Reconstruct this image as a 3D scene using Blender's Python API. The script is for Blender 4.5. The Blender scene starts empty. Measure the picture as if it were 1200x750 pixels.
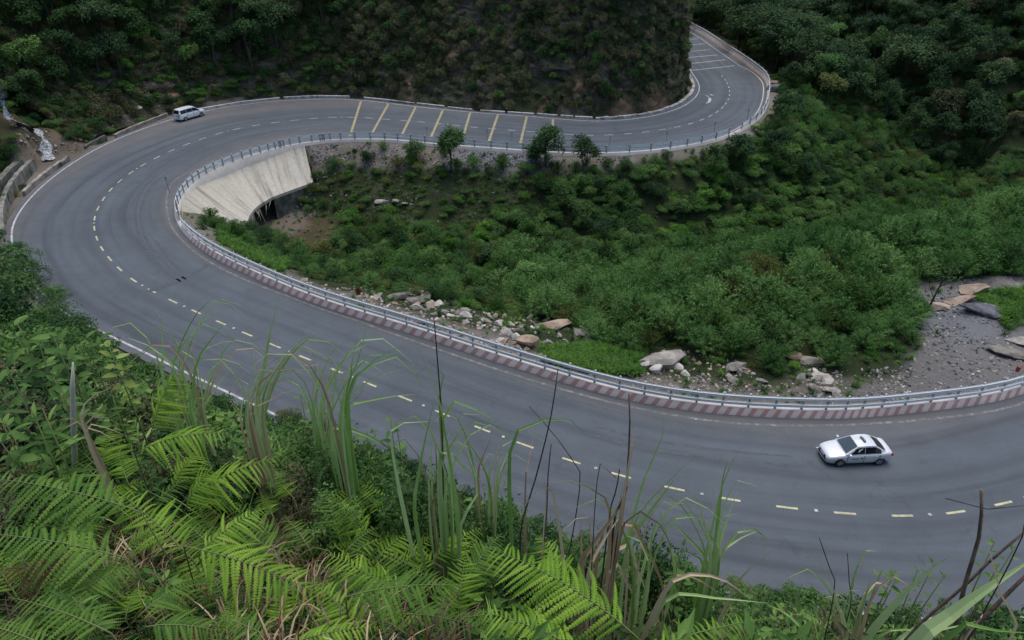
import bpy, math, random
import numpy as np
from mathutils import Vector, Matrix
from mathutils.bvhtree import BVHTree

R = math.radians
scn = bpy.context.scene
COL = scn.collection

# ------------------------------------------------------------------ camera
TILT, HCAM, FPX = R(32.3), 28.8, 800.0
cd = bpy.data.cameras.new("camera")
cam = bpy.data.objects.new("camera", cd)
COL.objects.link(cam)
cam.location = (0, 0, HCAM)
cam.rotation_euler = (math.pi / 2 - TILT, 0, 0)
cd.sensor_width = 36
cd.lens = 24
cd.clip_start = 0.05
cd.clip_end = 2000
scn.camera = cam

# ------------------------------------------------------------------ light (overcast day)
SUN_EL, SUN_AZ = R(74), R(20)           # azimuth from +Y towards +X
world = bpy.data.worlds.new("World")
scn.world = world
world.use_nodes = True
wn = world.node_tree
bg = wn.nodes["Background"]
sky = wn.nodes.new("ShaderNodeTexSky")
sky.sky_type = 'NISHITA'
sky.sun_disc = False
sky.sun_elevation = SUN_EL
sky.sun_rotation = SUN_AZ
sky.air_density = 1.0
sky.dust_density = 1.5
wn.links.new(sky.outputs[0], bg.inputs[0])
bg.inputs[1].default_value = 0.10
sl = bpy.data.lights.new("sun", 'SUN')
sl.energy = 1.3
sl.angle = R(45)
sl.color = (1.0, 0.96, 0.9)
sun = bpy.data.objects.new("sun", sl)
COL.objects.link(sun)
sd = Vector((math.sin(SUN_AZ) * math.cos(SUN_EL), math.cos(SUN_AZ) * math.cos(SUN_EL), math.sin(SUN_EL)))
sun.rotation_euler = sd.to_track_quat('Z', 'Y').to_euler()
sun.location = (0, 60, 120)
vs = scn.view_settings
vs.view_transform = 'Standard'
vs.look = 'None'
vs.exposure = 1.02
vs.gamma = 1.0
vs.use_curve_mapping = False
scn.cycles.max_bounces = 6
scn.cycles.diffuse_bounces = 3
scn.cycles.transparent_max_bounces = 4

# ------------------------------------------------------------------ helpers
CT, ST = math.cos(TILT), math.sin(TILT)


def ray(u, v):
    dx = (u - 600) / FPX
    dy = (375 - v) / FPX
    return Vector((dx, CT + dy * ST, -ST + dy * CT))


def P(u, v, z=0.0):
    """world point seen at photo pixel (u, v) at height z"""
    d = ray(u, v)
    t = (z - HCAM) / d.z
    return Vector((0, 0, HCAM)) + d * t


def PY(u, v, y):
    """world point seen at photo pixel (u, v) at forward distance y"""
    d = ray(u, v)
    return Vector((0, 0, HCAM)) + d * (y / d.y)


def project(p):
    """photo pixel of world points (n,3)"""
    p = np.asarray(p, float).reshape(-1, 3)
    dep = p[:, 1] * CT - (p[:, 2] - HCAM) * ST
    up = p[:, 1] * ST + (p[:, 2] - HCAM) * CT
    dep = np.where(dep < 0.1, 0.1, dep)
    return 600 + FPX * p[:, 0] / dep, 375 - FPX * up / dep, dep


def smooth(a, b, x):
    t = np.clip((x - a) / (b - a), 0, 1)
    return t * t * (3 - 2 * t)


_nr = np.random.RandomState(7)
_PERM = _nr.rand(256, 256)


def vnoise(x, y):
    xi = np.floor(x).astype(int)
    yi = np.floor(y).astype(int)
    fx = x - xi
    fy = y - yi
    fx = fx * fx * (3 - 2 * fx)
    fy = fy * fy * (3 - 2 * fy)
    g = lambda a, b: _PERM[a & 255, b & 255]
    return (g(xi, yi) * (1 - fx) + g(xi + 1, yi) * fx) * (1 - fy) + (g(xi, yi + 1) * (1 - fx) + g(xi + 1, yi + 1) * fx) * fy


def fbm(x, y, sc=1.0, oct=4):
    s = 0
    a = 0.5
    f = sc
    for i in range(oct):
        s = s + a * (vnoise(x * f + 17.3 * i, y * f - 9.1 * i) - 0.5)
        a *= 0.5
        f *= 2.03
    return s


def mesh_np(name, V, Fc, mat=None, smooth_shade=False, tint=None, uv=None):
    """V (n,3), Fc list of index tuples or (m,k) array"""
    me = bpy.data.meshes.new(name)
    V = np.asarray(V, np.float32).reshape(-1, 3)
    if isinstance(Fc, np.ndarray):
        m, k = Fc.shape
        me.vertices.add(len(V))
        me.vertices.foreach_set("co", V.ravel())
        me.loops.add(m * k)
        me.loops.foreach_set("vertex_index", Fc.astype(np.int32).ravel())
        me.polygons.add(m)
        me.polygons.foreach_set("loop_start", np.arange(0, m * k, k, dtype=np.int32))
        me.update(calc_edges=True)
    else:
        me.from_pydata([tuple(map(float, p)) for p in V], [], Fc)
        me.update()
    if tint is not None:
        at = me.attributes.new("tint", 'FLOAT', 'FACE')
        at.data.foreach_set("value", np.asarray(tint, np.float32))
    if uv is not None:
        ul = me.uv_layers.new(name="uv")
        li = np.empty(len(me.loops), np.int32)
        me.loops.foreach_get("vertex_index", li)
        ul.data.foreach_set("uv", np.asarray(uv, np.float32)[li].ravel())
    if smooth_shade:
        me.polygons.foreach_set("use_smooth", np.ones(len(me.polygons), bool))
    if mat is not None:
        for m_ in (mat if isinstance(mat, (list, tuple)) else [mat]):
            me.materials.append(m_)
    return me


def link(name, data, parent=None, loc=None):
    o = bpy.data.objects.new(name, data)
    COL.objects.link(o)
    if parent is not None:
        o.parent = parent
    if loc is not None:
        o.location = loc
    return o


def tag(o, label=None, cat=None, group=None, kind=None):
    if label:
        o["label"] = label
    if cat:
        o["category"] = cat
    if group:
        o["group"] = group
    if kind:
        o["kind"] = kind
    return o


def thing(name, label, cat, loc=(0, 0, 0), rotz=0.0, group=None):
    o = bpy.data.objects.new(name, None)
    COL.objects.link(o)
    o.location = loc
    o.rotation_euler = (0, 0, rotz)
    o.empty_display_size = 0.2
    return tag(o, label, cat, group)


class MB:
    """collects shapes for one mesh"""

    def __init__(s):
        s.v = []
        s.f = []

    def add(s, V, Fc):
        b = len(s.v)
        s.v += [tuple(map(float, p)) for p in V]
        s.f += [tuple(int(i) + b for i in f) for f in Fc]
        return s

    def box(s, x0, x1, y0, y1, z0, z1, M=None):
        V = [(x0, y0, z0), (x1, y0, z0), (x1, y1, z0), (x0, y1, z0), (x0, y0, z1), (x1, y0, z1), (x1, y1, z1), (x0, y1, z1)]
        if M is not None:
            V = [M @ Vector(p) for p in V]
        return s.add(V, [(0, 3, 2, 1), (4, 5, 6, 7), (0, 1, 5, 4), (1, 2, 6, 5), (2, 3, 7, 6), (3, 0, 4, 7)])

    def tube(s, pts, rad, n=6, cap=True):
        pts = [Vector(p) for p in pts]
        if not hasattr(rad, '__len__'):
            rad = [rad] * len(pts)
        V = []
        prev = None
        for i, p in enumerate(pts):
            t = (pts[min(i + 1, len(pts) - 1)] - pts[max(i - 1, 0)])
            t = t.normalized() if t.length > 1e-9 else Vector((0, 0, 1))
            a = prev - t * prev.dot(t) if prev is not None else t.orthogonal()
            a = a.normalized() if a.length > 1e-6 else t.orthogonal().normalized()
            prev = a
            b = t.cross(a)
            for k in range(n):
                c = 2 * math.pi * k / n
                V.append(p + (a * math.cos(c) + b * math.sin(c)) * rad[i])
        Fc = []
        for i in range(len(pts) - 1):
            for k in range(n):
                k2 = (k + 1) % n
                Fc.append((i * n + k, i * n + k2, (i + 1) * n + k2, (i + 1) * n + k))
        if cap:
            Fc.append(tuple(range(n - 1, -1, -1)))
            Fc.append(tuple((len(pts) - 1) * n + k for k in range(n)))
        return s.add(V, Fc)

    def ribbon(s, pts, wid, side=None, fold=0.25):
        """grass blade: V folded strip"""
        pts = [Vector(p) for p in pts]
        V = []
        n = len(pts)
        for i, p in enumerate(pts):
            t = (pts[min(i + 1, n - 1)] - pts[max(i - 1, 0)]).normalized()
            sd_ = (side(i) if callable(side) else Vector(side)) if side is not None else t.cross(Vector((0, 0, 1)))
            sd_ = sd_ - t * sd_.dot(t)
            sd_ = sd_.normalized() if sd_.length > 1e-6 else Vector((1, 0, 0))
            nn = t.cross(sd_)
            w = wid[i] if hasattr(wid, '__len__') else wid
            V += [p - sd_ * w * .5 + nn * w * fold, p, p + sd_ * w * .5 + nn * w * fold]
        Fc = []
        for i in range(n - 1):
            a = i * 3
            Fc += [(a, a + 1, a + 4, a + 3), (a + 1, a + 2, a + 5, a + 4)]
        return s.add(V, Fc)

    def mesh(s, name, mat, sm=False, tint=None):
        return mesh_np(name, s.v, s.f, mat, sm, None if tint is None else np.full(len(s.f), tint))

    def build(s, name, mat, parent=None, sm=False, tint=None):
        return link(name, s.mesh(name, mat, sm, tint), parent)


# ------------------------------------------------------------------ materials
def nmat(name):
    m = bpy.data.materials.new(name)
    m.use_nodes = True
    return m, m.node_tree.nodes, m.node_tree.links, m.node_tree.nodes["Principled BSDF"]


def ramp(N, stops):
    r = N.new("ShaderNodeValToRGB")
    el = r.color_ramp.elements
    while len(el) < len(stops):
        el.new(0.5)
    for e, (p, c) in zip(el, stops):
        e.position = p
        e.color = (c[0], c[1], c[2], 1) if hasattr(c, '__len__') else (c, c, c, 1)
    return r


def noise(N, L, scale, detail=4, rough=0.6, vec=None, dist=0.0):
    n = N.new("ShaderNodeTexNoise")
    n.inputs["Scale"].default_value = scale
    n.inputs["Detail"].default_value = detail
    n.inputs["Roughness"].default_value = rough
    n.inputs["Distortion"].default_value = dist
    if vec is not None:
        L.new(vec, n.inputs["Vector"])
    return n


def mixc(N, L, fac, a, b, mode='MIX'):
    m = N.new("ShaderNodeMix")
    m.data_type = 'RGBA'
    m.blend_type = mode
    for k, x in ((0, fac), (6, a), (7, b)):
        if hasattr(x, 'links') or hasattr(x, 'is_linked'):
            L.new(x, m.inputs[k])
        else:
            m.inputs[k].default_value = x if not hasattr(x, '__len__') else (*x[:3], 1)
    return m.outputs[2]


def mth(N, L, op, a, b=0.0, clamp=False):
    m = N.new("ShaderNodeMath")
    m.operation = op
    m.use_clamp = clamp
    for k, x in ((0, a), (1, b)):
        if hasattr(x, 'is_linked'):
            L.new(x, m.inputs[k])
        else:
            m.inputs[k].default_value = x
    return m.outputs[0]


def bump(N, L, B, h, strength=0.4, dist=0.05):
    b = N.new("ShaderNodeBump")
    b.inputs["Strength"].default_value = strength
    b.inputs["Distance"].default_value = dist
    L.new(h, b.inputs["Height"])
    L.new(b.outputs[0], B.inputs["Normal"])


def pos(N):
    return N.new("ShaderNodeNewGeometry").outputs["Position"]


def leaf_mat(name, dark, mid, light, rough=0.65, trans=0.25, wscale=0.15, spec=0.12):
    """colour runs over per leaf tint, per object random and a broad world noise"""
    m, N, L, B = nmat(name)
    at = N.new("ShaderNodeAttribute")
    at.attribute_name = "tint"
    oi = N.new("ShaderNodeObjectInfo")
    ns = noise(N, L, wscale, 3, 0.6, pos(N))
    a = mth(N, L, 'MULTIPLY', at.outputs["Fac"], 0.5)
    b = mth(N, L, 'MULTIPLY', mth(N, L, 'SUBTRACT', oi.outputs["Random"], 0.2), 0.5)
    c = mth(N, L, 'MULTIPLY', mth(N, L, 'SUBTRACT', ns.outputs[0], 0.38), 1.1)
    f = mth(N, L, 'ADD', mth(N, L, 'ADD', a, b), c, True)
    r = ramp(N, [(0.05, dark), (0.5, mid), (0.95, light)])
    L.new(f, r.inputs[0])
    L.new(r.outputs[0], B.inputs["Base Color"])
    B.inputs["Roughness"].default_value = rough
    B.inputs["Specular IOR Level"].default_value = spec
    if trans > 0:
        tr = N.new("ShaderNodeBsdfTranslucent")
        L.new(r.outputs[0], tr.inputs[0])
        mx = N.new("ShaderNodeMixShader")
        mx.inputs[0].default_value = trans
        out = N["Material Output"] if "Material Output" in N else None
        L.new(B.outputs[0], mx.inputs[1])
        L.new(tr.outputs[0], mx.inputs[2])
        L.new(mx.outputs[0], out.inputs[0])
    return m


def rough_mat(name, cols, scale=1.5, rough=0.9, bstr=0.5, bdist=0.05, spec=0.3, detail=6):
    m, N, L, B = nmat(name)
    p = pos(N)
    oi = N.new("ShaderNodeObjectInfo")
    va = N.new("ShaderNodeVectorMath")
    va.operation = 'ADD'
    L.new(p, va.inputs[0])
    L.new(oi.outputs["Random"], va.inputs[1])
    ns = noise(N, L, scale, detail, 0.65, va.outputs[0])
    k = len(cols)
    r = ramp(N, [(0.3 + 0.4 * i / max(k - 1, 1), c) for i, c in enumerate(cols)])
    f = mth(N, L, 'ADD', ns.outputs[0], mth(N, L, 'MULTIPLY', mth(N, L, 'SUBTRACT', oi.outputs["Random"], 0.5), 0.25))
    L.new(f, r.inputs[0])
    L.new(r.outputs[0], B.inputs["Base Color"])
    B.inputs["Roughness"].default_value = rough
    B.inputs["Specular IOR Level"].default_value = spec
    n2 = noise(N, L, scale * 6, 5, 0.7, p)
    bump(N, L, B, n2.outputs[0], bstr, bdist)
    return m


def plain(name, c, rough=0.5, metal=0.0, spec=0.5, coat=0.0):
    m, N, L, B = nmat(name)
    ns = noise(N, L, 6.0, 3, 0.6, pos(N))
    col = mixc(N, L, ns.outputs[0], [x * 0.85 for x in c], [min(1, x * 1.12) for x in c])
    L.new(col, B.inputs["Base Color"])
    B.inputs["Roughness"].default_value = rough
    B.inputs["Metallic"].default_value = metal
    B.inputs["Specular IOR Level"].default_value = spec
    B.inputs["Coat Weight"].default_value = coat
    return m


M = {}


def asphalt_mat():
    m, N, L, B = nmat("asphalt")
    uvn = N.new("ShaderNodeUVMap")
    uvn.uv_map = "uv"
    sx = N.new("ShaderNodeSeparateXYZ")
    L.new(uvn.outputs[0], sx.inputs[0])
    s_, t_ = sx.outputs[0], sx.outputs[1]
    mp = N.new("ShaderNodeMapping")
    L.new(uvn.outputs[0], mp.inputs[0])
    mp.inputs["Scale"].default_value = (0.02, 0.55, 1)
    streak = noise(N, L, 1.6, 6, 0.62, mp.outputs[0], 0.4)
    p = pos(N)
    broad = noise(N, L, 0.09, 5, 0.6, p)
    patch = noise(N, L, 0.35, 6, 0.7, p)
    fine = noise(N, L, 9.0, 4, 0.8, p)
    c = mixc(N, L, mth(N, L, 'MULTIPLY', broad.outputs[0], 1.0), (0.049, 0.059, 0.069), (0.088, 0.102, 0.115))
    st = ramp(N, [(0.28, 0.62), (0.46, 1.0), (0.7, 1.25)])
    L.new(streak.outputs[0], st.inputs[0])
    c = mixc(N, L, 0.85, c, st.outputs[0], 'MULTIPLY')
    pr = ramp(N, [(0.3, 0.78), (0.55, 1.02), (0.75, 1.2)])
    L.new(patch.outputs[0], pr.inputs[0])
    c = mixc(N, L, 0.6, c, pr.outputs[0], 'MULTIPLY')
    fr = ramp(N, [(0.3, 0.85), (0.7, 1.15)])
    L.new(fine.outputs[0], fr.inputs[0])
    c = mixc(N, L, 0.9, c, fr.outputs[0], 'MULTIPLY')
    bl = noise(N, L, 0.5, 5, 0.7, p, 0.5)
    br_ = ramp(N, [(0.30, 0.62), (0.42, 1.0)])
    L.new(bl.outputs[0], br_.inputs[0])
    c = mixc(N, L, 0.55, c, br_.outputs[0], 'MULTIPLY')
    # polished dark wheel tracks: bands across the road, broken up along it
    warp = mth(N, L, 'MULTIPLY', mth(N, L, 'SUBTRACT', noise(N, L, 0.035, 2, 0.5, p).outputs[0], 0.5), 3.0)
    tw = mth(N, L, 'ADD', t_, warp)
    sn = mth(N, L, 'SINE', mth(N, L, 'MULTIPLY', tw, 1.9))
    band = mth(N, L, 'POWER', mth(N, L, 'MAXIMUM', sn, 0.0), 6.0)
    band = mth(N, L, 'MULTIPLY', band, mth(N, L, 'MULTIPLY', broad.outputs[0], 0.55))
    c = mixc(N, L, band, c, (0.036, 0.040, 0.047))
    # rust brown dust towards both edges (t runs from barrier, about -8, to hillside, about +8)
    ed = mth(N, L, 'ABSOLUTE', mth(N, L, 'ADD', t_, 0.0))
    dr = N.new("ShaderNodeMapRange")
    dr.inputs[1].default_value = 4.6
    dr.inputs[2].default_value = 7.8
    L.new(ed, dr.inputs[0])
    df = mth(N, L, 'MULTIPLY', dr.outputs[0], mth(N, L, 'ADD', mth(N, L, 'MULTIPLY', patch.outputs[0], 0.9), 0.0))
    c = mixc(N, L, df, c, (0.135, 0.118, 0.108))
    L.new(c, B.inputs["Base Color"])
    rr = mth(N, L, 'ADD', 0.62, mth(N, L, 'MULTIPLY', fine.outputs[0], 0.3))
    L.new(rr, B.inputs["Roughness"])
    B.inputs["Specular IOR Level"].default_value = 0.35
    bump(N, L, B, noise(N, L, 30, 3, 0.8, p).outputs[0], 0.35, 0.01)
    return m


def paint_mat(name, c, wear=0.5, lo=0.42, hi=0.62, under=(0.075, 0.077, 0.085)):
    m, N, L, B = nmat(name)
    p = pos(N)
    n1 = noise(N, L, 2.2, 7, 0.75, p)
    r = ramp(N, [(lo, 0.0), (hi, 1.0)])
    L.new(n1.outputs[0], r.inputs[0])
    f = mth(N, L, 'MULTIPLY', r.outputs[0], wear)
    col = mixc(N, L, f, c, under)
    L.new(col, B.inputs["Base Color"])
    B.inputs["Roughness"].default_value = 0.7
    return m


def barrier_mat():
    """cream concrete with slanting red bands on its road face (printed along the wall's own length)"""
    m, N, L, B = nmat("striped_concrete")
    uvn = N.new("ShaderNodeUVMap")
    uvn.uv_map = "uv"
    sx = N.new("ShaderNodeSeparateXYZ")
    L.new(uvn.outputs[0], sx.inputs[0])
    p = pos(N)
    k = mth(N, L, 'FRACT', mth(N, L, 'MULTIPLY', mth(N, L, 'ADD', sx.outputs[0], mth(N, L, 'MULTIPLY', sx.outputs[1], 0.55)), 1 / 0.92))
    red = mth(N, L, 'GREATER_THAN', k, 0.56)
    face = mth(N, L, 'LESS_THAN', sx.outputs[1], 0.66)
    on = mth(N, L, 'LESS_THAN', sx.outputs[0], 1000.0)
    n1 = noise(N, L, 1.3, 7, 0.7, p)
    n2 = noise(N, L, 0.4, 5, 0.6, p)
    cream = mixc(N, L, n1.outputs[0], (0.34, 0.31, 0.28), (0.58, 0.54, 0.49))
    pink = mixc(N, L, n1.outputs[0], (0.48, 0.38, 0.34), (0.68, 0.57, 0.52))
    rd = mixc(N, L, n1.outputs[0], (0.32, 0.165, 0.140), (0.52, 0.31, 0.27))
    wr = ramp(N, [(0.44, 0.0), (0.68, 0.85)])
    L.new(n1.outputs[0], wr.inputs[0])
    rd = mixc(N, L, wr.outputs[0], rd, (0.34, 0.25, 0.22))
    st = mixc(N, L, red, pink, rd)
    f = mth(N, L, 'MULTIPLY', face, on)
    c = mixc(N, L, f, cream, st)
    dr = ramp(N, [(0.35, 0.75), (0.65, 1.05)])
    L.new(n2.outputs[0], dr.inputs[0])
    c = mixc(N, L, 0.7, c, dr.outputs[0], 'MULTIPLY')
    L.new(c, B.inputs["Base Color"])
    B.inputs["Roughness"].default_value = 0.85
    bump(N, L, B, noise(N, L, 12, 4, 0.7, p).outputs[0], 0.3, 0.01)
    return m


def ground_mat():
    m, N, L, B = nmat("ground_soil")
    p = pos(N)
    n1 = noise(N, L, 0.12, 6, 0.65, p)
    n2 = noise(N, L, 0.7, 7, 0.7, p)
    n3 = noise(N, L, 5.0, 5, 0.75, p)
    at = N.new("ShaderNodeAttribute")
    at.attribute_name = "bare"
    a2 = N.new("ShaderNodeAttribute")
    a2.attribute_name = "rust"
    a3 = N.new("ShaderNodeAttribute")
    a3.attribute_name = "slate"
    green = mixc(N, L, n2.outputs[0], (0.016, 0.026, 0.010), (0.045, 0.060, 0.020))
    gn = noise(N, L, 2.6, 8, 0.8, p)
    soil = mixc(N, L, mth(N, L, 'ADD', mth(N, L, 'MULTIPLY', n2.outputs[0], 0.6), mth(N, L, 'MULTIPLY', mth(N, L, 'SUBTRACT', gn.outputs[0], 0.3), 1.0), True), (0.085, 0.075, 0.064), (0.31, 0.285, 0.255))
    dry = mixc(N, L, n3.outputs[0], (0.085, 0.078, 0.052), (0.20, 0.175, 0.135))
    sg = ramp(N, [(0.38, 0), (0.6, 1)])
    L.new(n1.outputs[0], sg.inputs[0])
    soil = mixc(N, L, sg.outputs[0], soil, dry)
    ff = ramp(N, [(0.35, 0), (0.6, 1)])
    L.new(mth(N, L, 'ADD', mth(N, L, 'MULTIPLY', at.outputs["Fac"], 0.6), mth(N, L, 'MULTIPLY', n2.outputs[0], 0.4)), ff.inputs[0])
    c = mixc(N, L, ff.outputs[0], green, soil)
    rs = mixc(N, L, n3.outputs[0], (0.060, 0.036, 0.024), (0.165, 0.10, 0.062))
    c = mixc(N, L, mth(N, L, 'MULTIPLY', a2.outputs["Fac"], mth(N, L, 'ADD', n2.outputs[0], 0.35), True), c, rs)
    sl_ = mixc(N, L, n3.outputs[0], (0.10, 0.105, 0.12), (0.30, 0.30, 0.32))
    c = mixc(N, L, mth(N, L, 'MULTIPLY', a3.outputs["Fac"], mth(N, L, 'ADD', n2.outputs[0], 0.4), True), c, sl_)
    L.new(c, B.inputs["Base Color"])
    B.inputs["Roughness"].default_value = 0.95
    B.inputs["Specular IOR Level"].default_value = 0.2
    bump(N, L, B, mth(N, L, 'ADD', n3.outputs[0], gn.outputs[0]), 1.0, 0.2)
    return m


def cliff_mat():
    m, N, L, B = nmat("cliff_rock")
    p = pos(N)
    n1 = noise(N, L, 0.16, 7, 0.68, p, 0.6)
    n2 = noise(N, L, 0.9, 7, 0.7, p)
    n3 = noise(N, L, 4.0, 5, 0.75, p)
    mp = N.new("ShaderNodeMapping")
    L.new(p, mp.inputs[0])
    mp.inputs["Scale"].default_value = (1, 1, 0.25)
    n4 = noise(N, L, 0.8, 6, 0.7, mp.outputs[0])
    rk = ramp(N, [(0.32, 0.0), (0.66, 1.0)])
    L.new(mth(N, L, 'ADD', mth(N, L, 'MULTIPLY', n2.outputs[0], 0.5), mth(N, L, 'MULTIPLY', n3.outputs[0], 0.5)), rk.inputs[0])
    rock = mixc(N, L, rk.outputs[0], (0.026, 0.022, 0.018), (0.200, 0.165, 0.130))
    gr = mixc(N, L, n3.outputs[0], (0.022, 0.032, 0.014), (0.075, 0.090, 0.040))
    f = ramp(N, [(0.42, 0), (0.56, 1)])
    L.new(n1.outputs[0], f.inputs[0])
    c = mixc(N, L, f.outputs[0], rock, gr)
    oc = ramp(N, [(0.62, 0), (0.74, 1)])
    L.new(n4.outputs[0], oc.inputs[0])
    at = N.new("ShaderNodeAttribute")
    at.attribute_name = "ochre"
    c = mixc(N, L, mth(N, L, 'MULTIPLY', oc.outputs[0], 0.35), c, (0.12, 0.085, 0.05))
    c = mixc(N, L, mth(N, L, 'MULTIPLY', at.outputs["Fac"], mth(N, L, 'ADD', n3.outputs[0], 0.45), True), c, (0.27, 0.175, 0.105))
    L.new(c, B.inputs["Base Color"])
    B.inputs["Roughness"].default_value = 0.95
    B.inputs["Specular IOR Level"].default_value = 0.15
    bump(N, L, B, mth(N, L, 'ADD', n3.outputs[0], mth(N, L, 'MULTIPLY', n2.outputs[0], 2.0)), 0.9, 0.3)
    return m


def apron_mat():
    m, N, L, B = nmat("stained_concrete")
    uvn = N.new("ShaderNodeUVMap")
    uvn.uv_map = "uv"
    mp = N.new("ShaderNodeMapping")
    L.new(uvn.outputs[0], mp.inputs[0])
    mp.inputs["Scale"].default_value = (1.0, 0.05, 1)
    n1 = noise(N, L, 1.1, 7, 0.7, mp.outputs[0], 0.2)
    p = pos(N)
    n2 = noise(N, L, 0.35, 6, 0.65, p)
    n3 = noise(N, L, 3.0, 6, 0.75, p)
    c = mixc(N, L, n2.outputs[0], (0.36, 0.325, 0.26), (0.52, 0.48, 0.40))
    r = ramp(N, [(0.34, 0.36), (0.48, 0.88), (0.7, 1.08)])
    L.new(n1.outputs[0], r.inputs[0])
    c = mixc(N, L, 0.85, c, r.outputs[0], 'MULTIPLY')
    r2 = ramp(N, [(0.35, 0.8), (0.6, 1.05)])
    L.new(n3.outputs[0], r2.inputs[0])
    c = mixc(N, L, 0.8, c, r2.outputs[0], 'MULTIPLY')
    L.new(c, B.inputs["Base Color"])
    B.inputs["Roughness"].default_value = 0.9
    bump(N, L, B, n3.outputs[0], 0.35, 0.03)
    return m


M['asphalt'] = asphalt_mat()
M['white_line'] = paint_mat("white_line_paint", (0.46, 0.455, 0.44), 0.8, 0.44, 0.66)
M['worn_line'] = paint_mat("worn_line_paint", (0.30, 0.285, 0.26), 1.0, 0.30, 0.52, (0.10, 0.095, 0.09))
M['yellow_line'] = paint_mat("yellow_line_paint", (0.50, 0.45, 0.25), 0.7, 0.45, 0.70)
M['yellow_band'] = paint_mat("yellow_band_paint", (0.38, 0.325, 0.16), 0.8, 0.40, 0.66)
M['cream_line'] = paint_mat("cream_line_paint", (0.48, 0.43, 0.26), 0.7, 0.45, 0.70)
M['barrier'] = barrier_mat()
M['ground'] = ground_mat()
M['cliff'] = cliff_mat()
M['apron'] = apron_mat()
M['concrete'] = rough_mat("old_concrete", [(0.045, 0.050, 0.035), (0.125, 0.122, 0.10), (0.25, 0.235, 0.205)], 1.0)
M['kerb'] = rough_mat("whitewashed_kerb", [(0.16, 0.15, 0.13), (0.38, 0.36, 0.33), (0.52, 0.50, 0.46)], 1.6)
M['steel'] = plain("galvanised_steel", (0.46, 0.50, 0.53), 0.45, 0.55)
M['steel_dark'] = plain("weathered_steel_post", (0.30, 0.305, 0.30), 0.6, 0.1)
M['rail'] = plain("galvanised_rail", (0.74, 0.745, 0.73), 0.5, 0.0)
M['black'] = plain("black_rubber", (0.012, 0.012, 0.013), 0.75, 0, 0.3)
M['hole'] = plain("culvert_dark", (0.03, 0.028, 0.025), 0.95, 0, 0.1)
M['rock'] = rough_mat("grey_rock", [(0.09, 0.082, 0.07), (0.21, 0.188, 0.16), (0.35, 0.32, 0.28)], 1.2, bstr=0.8, bdist=0.08)
M['rock_tan'] = rough_mat("tan_rock", [(0.16, 0.11, 0.075), (0.32, 0.235, 0.17), (0.44, 0.34, 0.26)], 1.2, bstr=0.8, bdist=0.08)
M['rock_dark'] = rough_mat("slate_rock", [(0.035, 0.036, 0.042), (0.085, 0.085, 0.095), (0.16, 0.16, 0.17)], 2.0, bstr=0.8, bdist=0.06)
M['rock_pale'] = rough_mat("pale_rock", [(0.22, 0.20, 0.17), (0.38, 0.345, 0.30), (0.52, 0.48, 0.43)], 1.0, bstr=0.7, bdist=0.06)
M['bark'] = rough_mat("bark", [(0.028, 0.022, 0.017), (0.06, 0.05, 0.04), (0.11, 0.095, 0.08)], 8.0)
M['bark_pale'] = rough_mat("pale_dead_wood", [(0.26, 0.21, 0.15), (0.48, 0.41, 0.31), (0.62, 0.55, 0.43)], 9.0)
# foliage
M['lf_dark'] = leaf_mat("leaf_dark", (0.012, 0.032, 0.010), (0.034, 0.082, 0.024), (0.078, 0.150, 0.042))
M['lf_forest'] = leaf_mat("leaf_forest", (0.012, 0.032, 0.012), (0.036, 0.082, 0.030), (0.090, 0.150, 0.055), wscale=0.05)
M['lf_mid'] = leaf_mat("leaf_mid", (0.024, 0.064, 0.014), (0.068, 0.150, 0.034), (0.140, 0.24, 0.060))
M['lf_bright'] = leaf_mat("leaf_bright", (0.030, 0.098, 0.012), (0.082, 0.205, 0.028), (0.17, 0.30, 0.05))
M['lf_grey'] = leaf_mat("leaf_greygreen", (0.036, 0.100, 0.024), (0.105, 0.225, 0.058), (0.215, 0.345, 0.11))
M['lf_olive'] = leaf_mat("leaf_olive", (0.04, 0.062, 0.014), (0.095, 0.122, 0.032), (0.165, 0.18, 0.055))
M['lf_scrub'] = leaf_mat("leaf_scrub", (0.028, 0.036, 0.015), (0.085, 0.096, 0.042), (0.20, 0.19, 0.10), wscale=0.1)
M['lf_broad'] = leaf_mat("leaf_broad", (0.028, 0.070, 0.014), (0.075, 0.155, 0.034), (0.18, 0.28, 0.065), wscale=1.5)
M['lf_lime'] = leaf_mat("leaf_lime", (0.10, 0.155, 0.030), (0.19, 0.26, 0.055), (0.30, 0.36, 0.10), wscale=1.5)
M['fern'] = leaf_mat("fern_green", (0.045, 0.110, 0.010), (0.135, 0.260, 0.024), (0.27, 0.41, 0.052), wscale=1.2, trans=0.3)
M['fern_deep'] = leaf_mat("fern_deep_green", (0.022, 0.065, 0.012), (0.064, 0.145, 0.022), (0.14, 0.235, 0.04), wscale=1.2, trans=0.25)
M['fern_rust'] = leaf_mat("fern_rust", (0.05, 0.022, 0.012), (0.11, 0.050, 0.026), (0.19, 0.095, 0.05), wscale=1.2)
M['blade'] = leaf_mat("grass_blade_green", (0.09, 0.20, 0.035), (0.22, 0.37, 0.09), (0.42, 0.54, 0.24), wscale=1.5, trans=0.3)
M['blade_dry'] = leaf_mat("grass_blade_dry", (0.17, 0.105, 0.055), (0.36, 0.26, 0.155), (0.56, 0.45, 0.29), wscale=1.5)
M['stem_dark'] = rough_mat("dark_dry_stem", [(0.05, 0.033, 0.025), (0.12, 0.080, 0.058), (0.21, 0.15, 0.11)], 12.0)
M['bleached'] = plain("bleached_wood", (0.56, 0.50, 0.39), 0.9, 0, 0.2)
M['stem_green'] = plain("green_stem", (0.13, 0.16, 0.05), 0.6, 0, 0.3)

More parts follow.
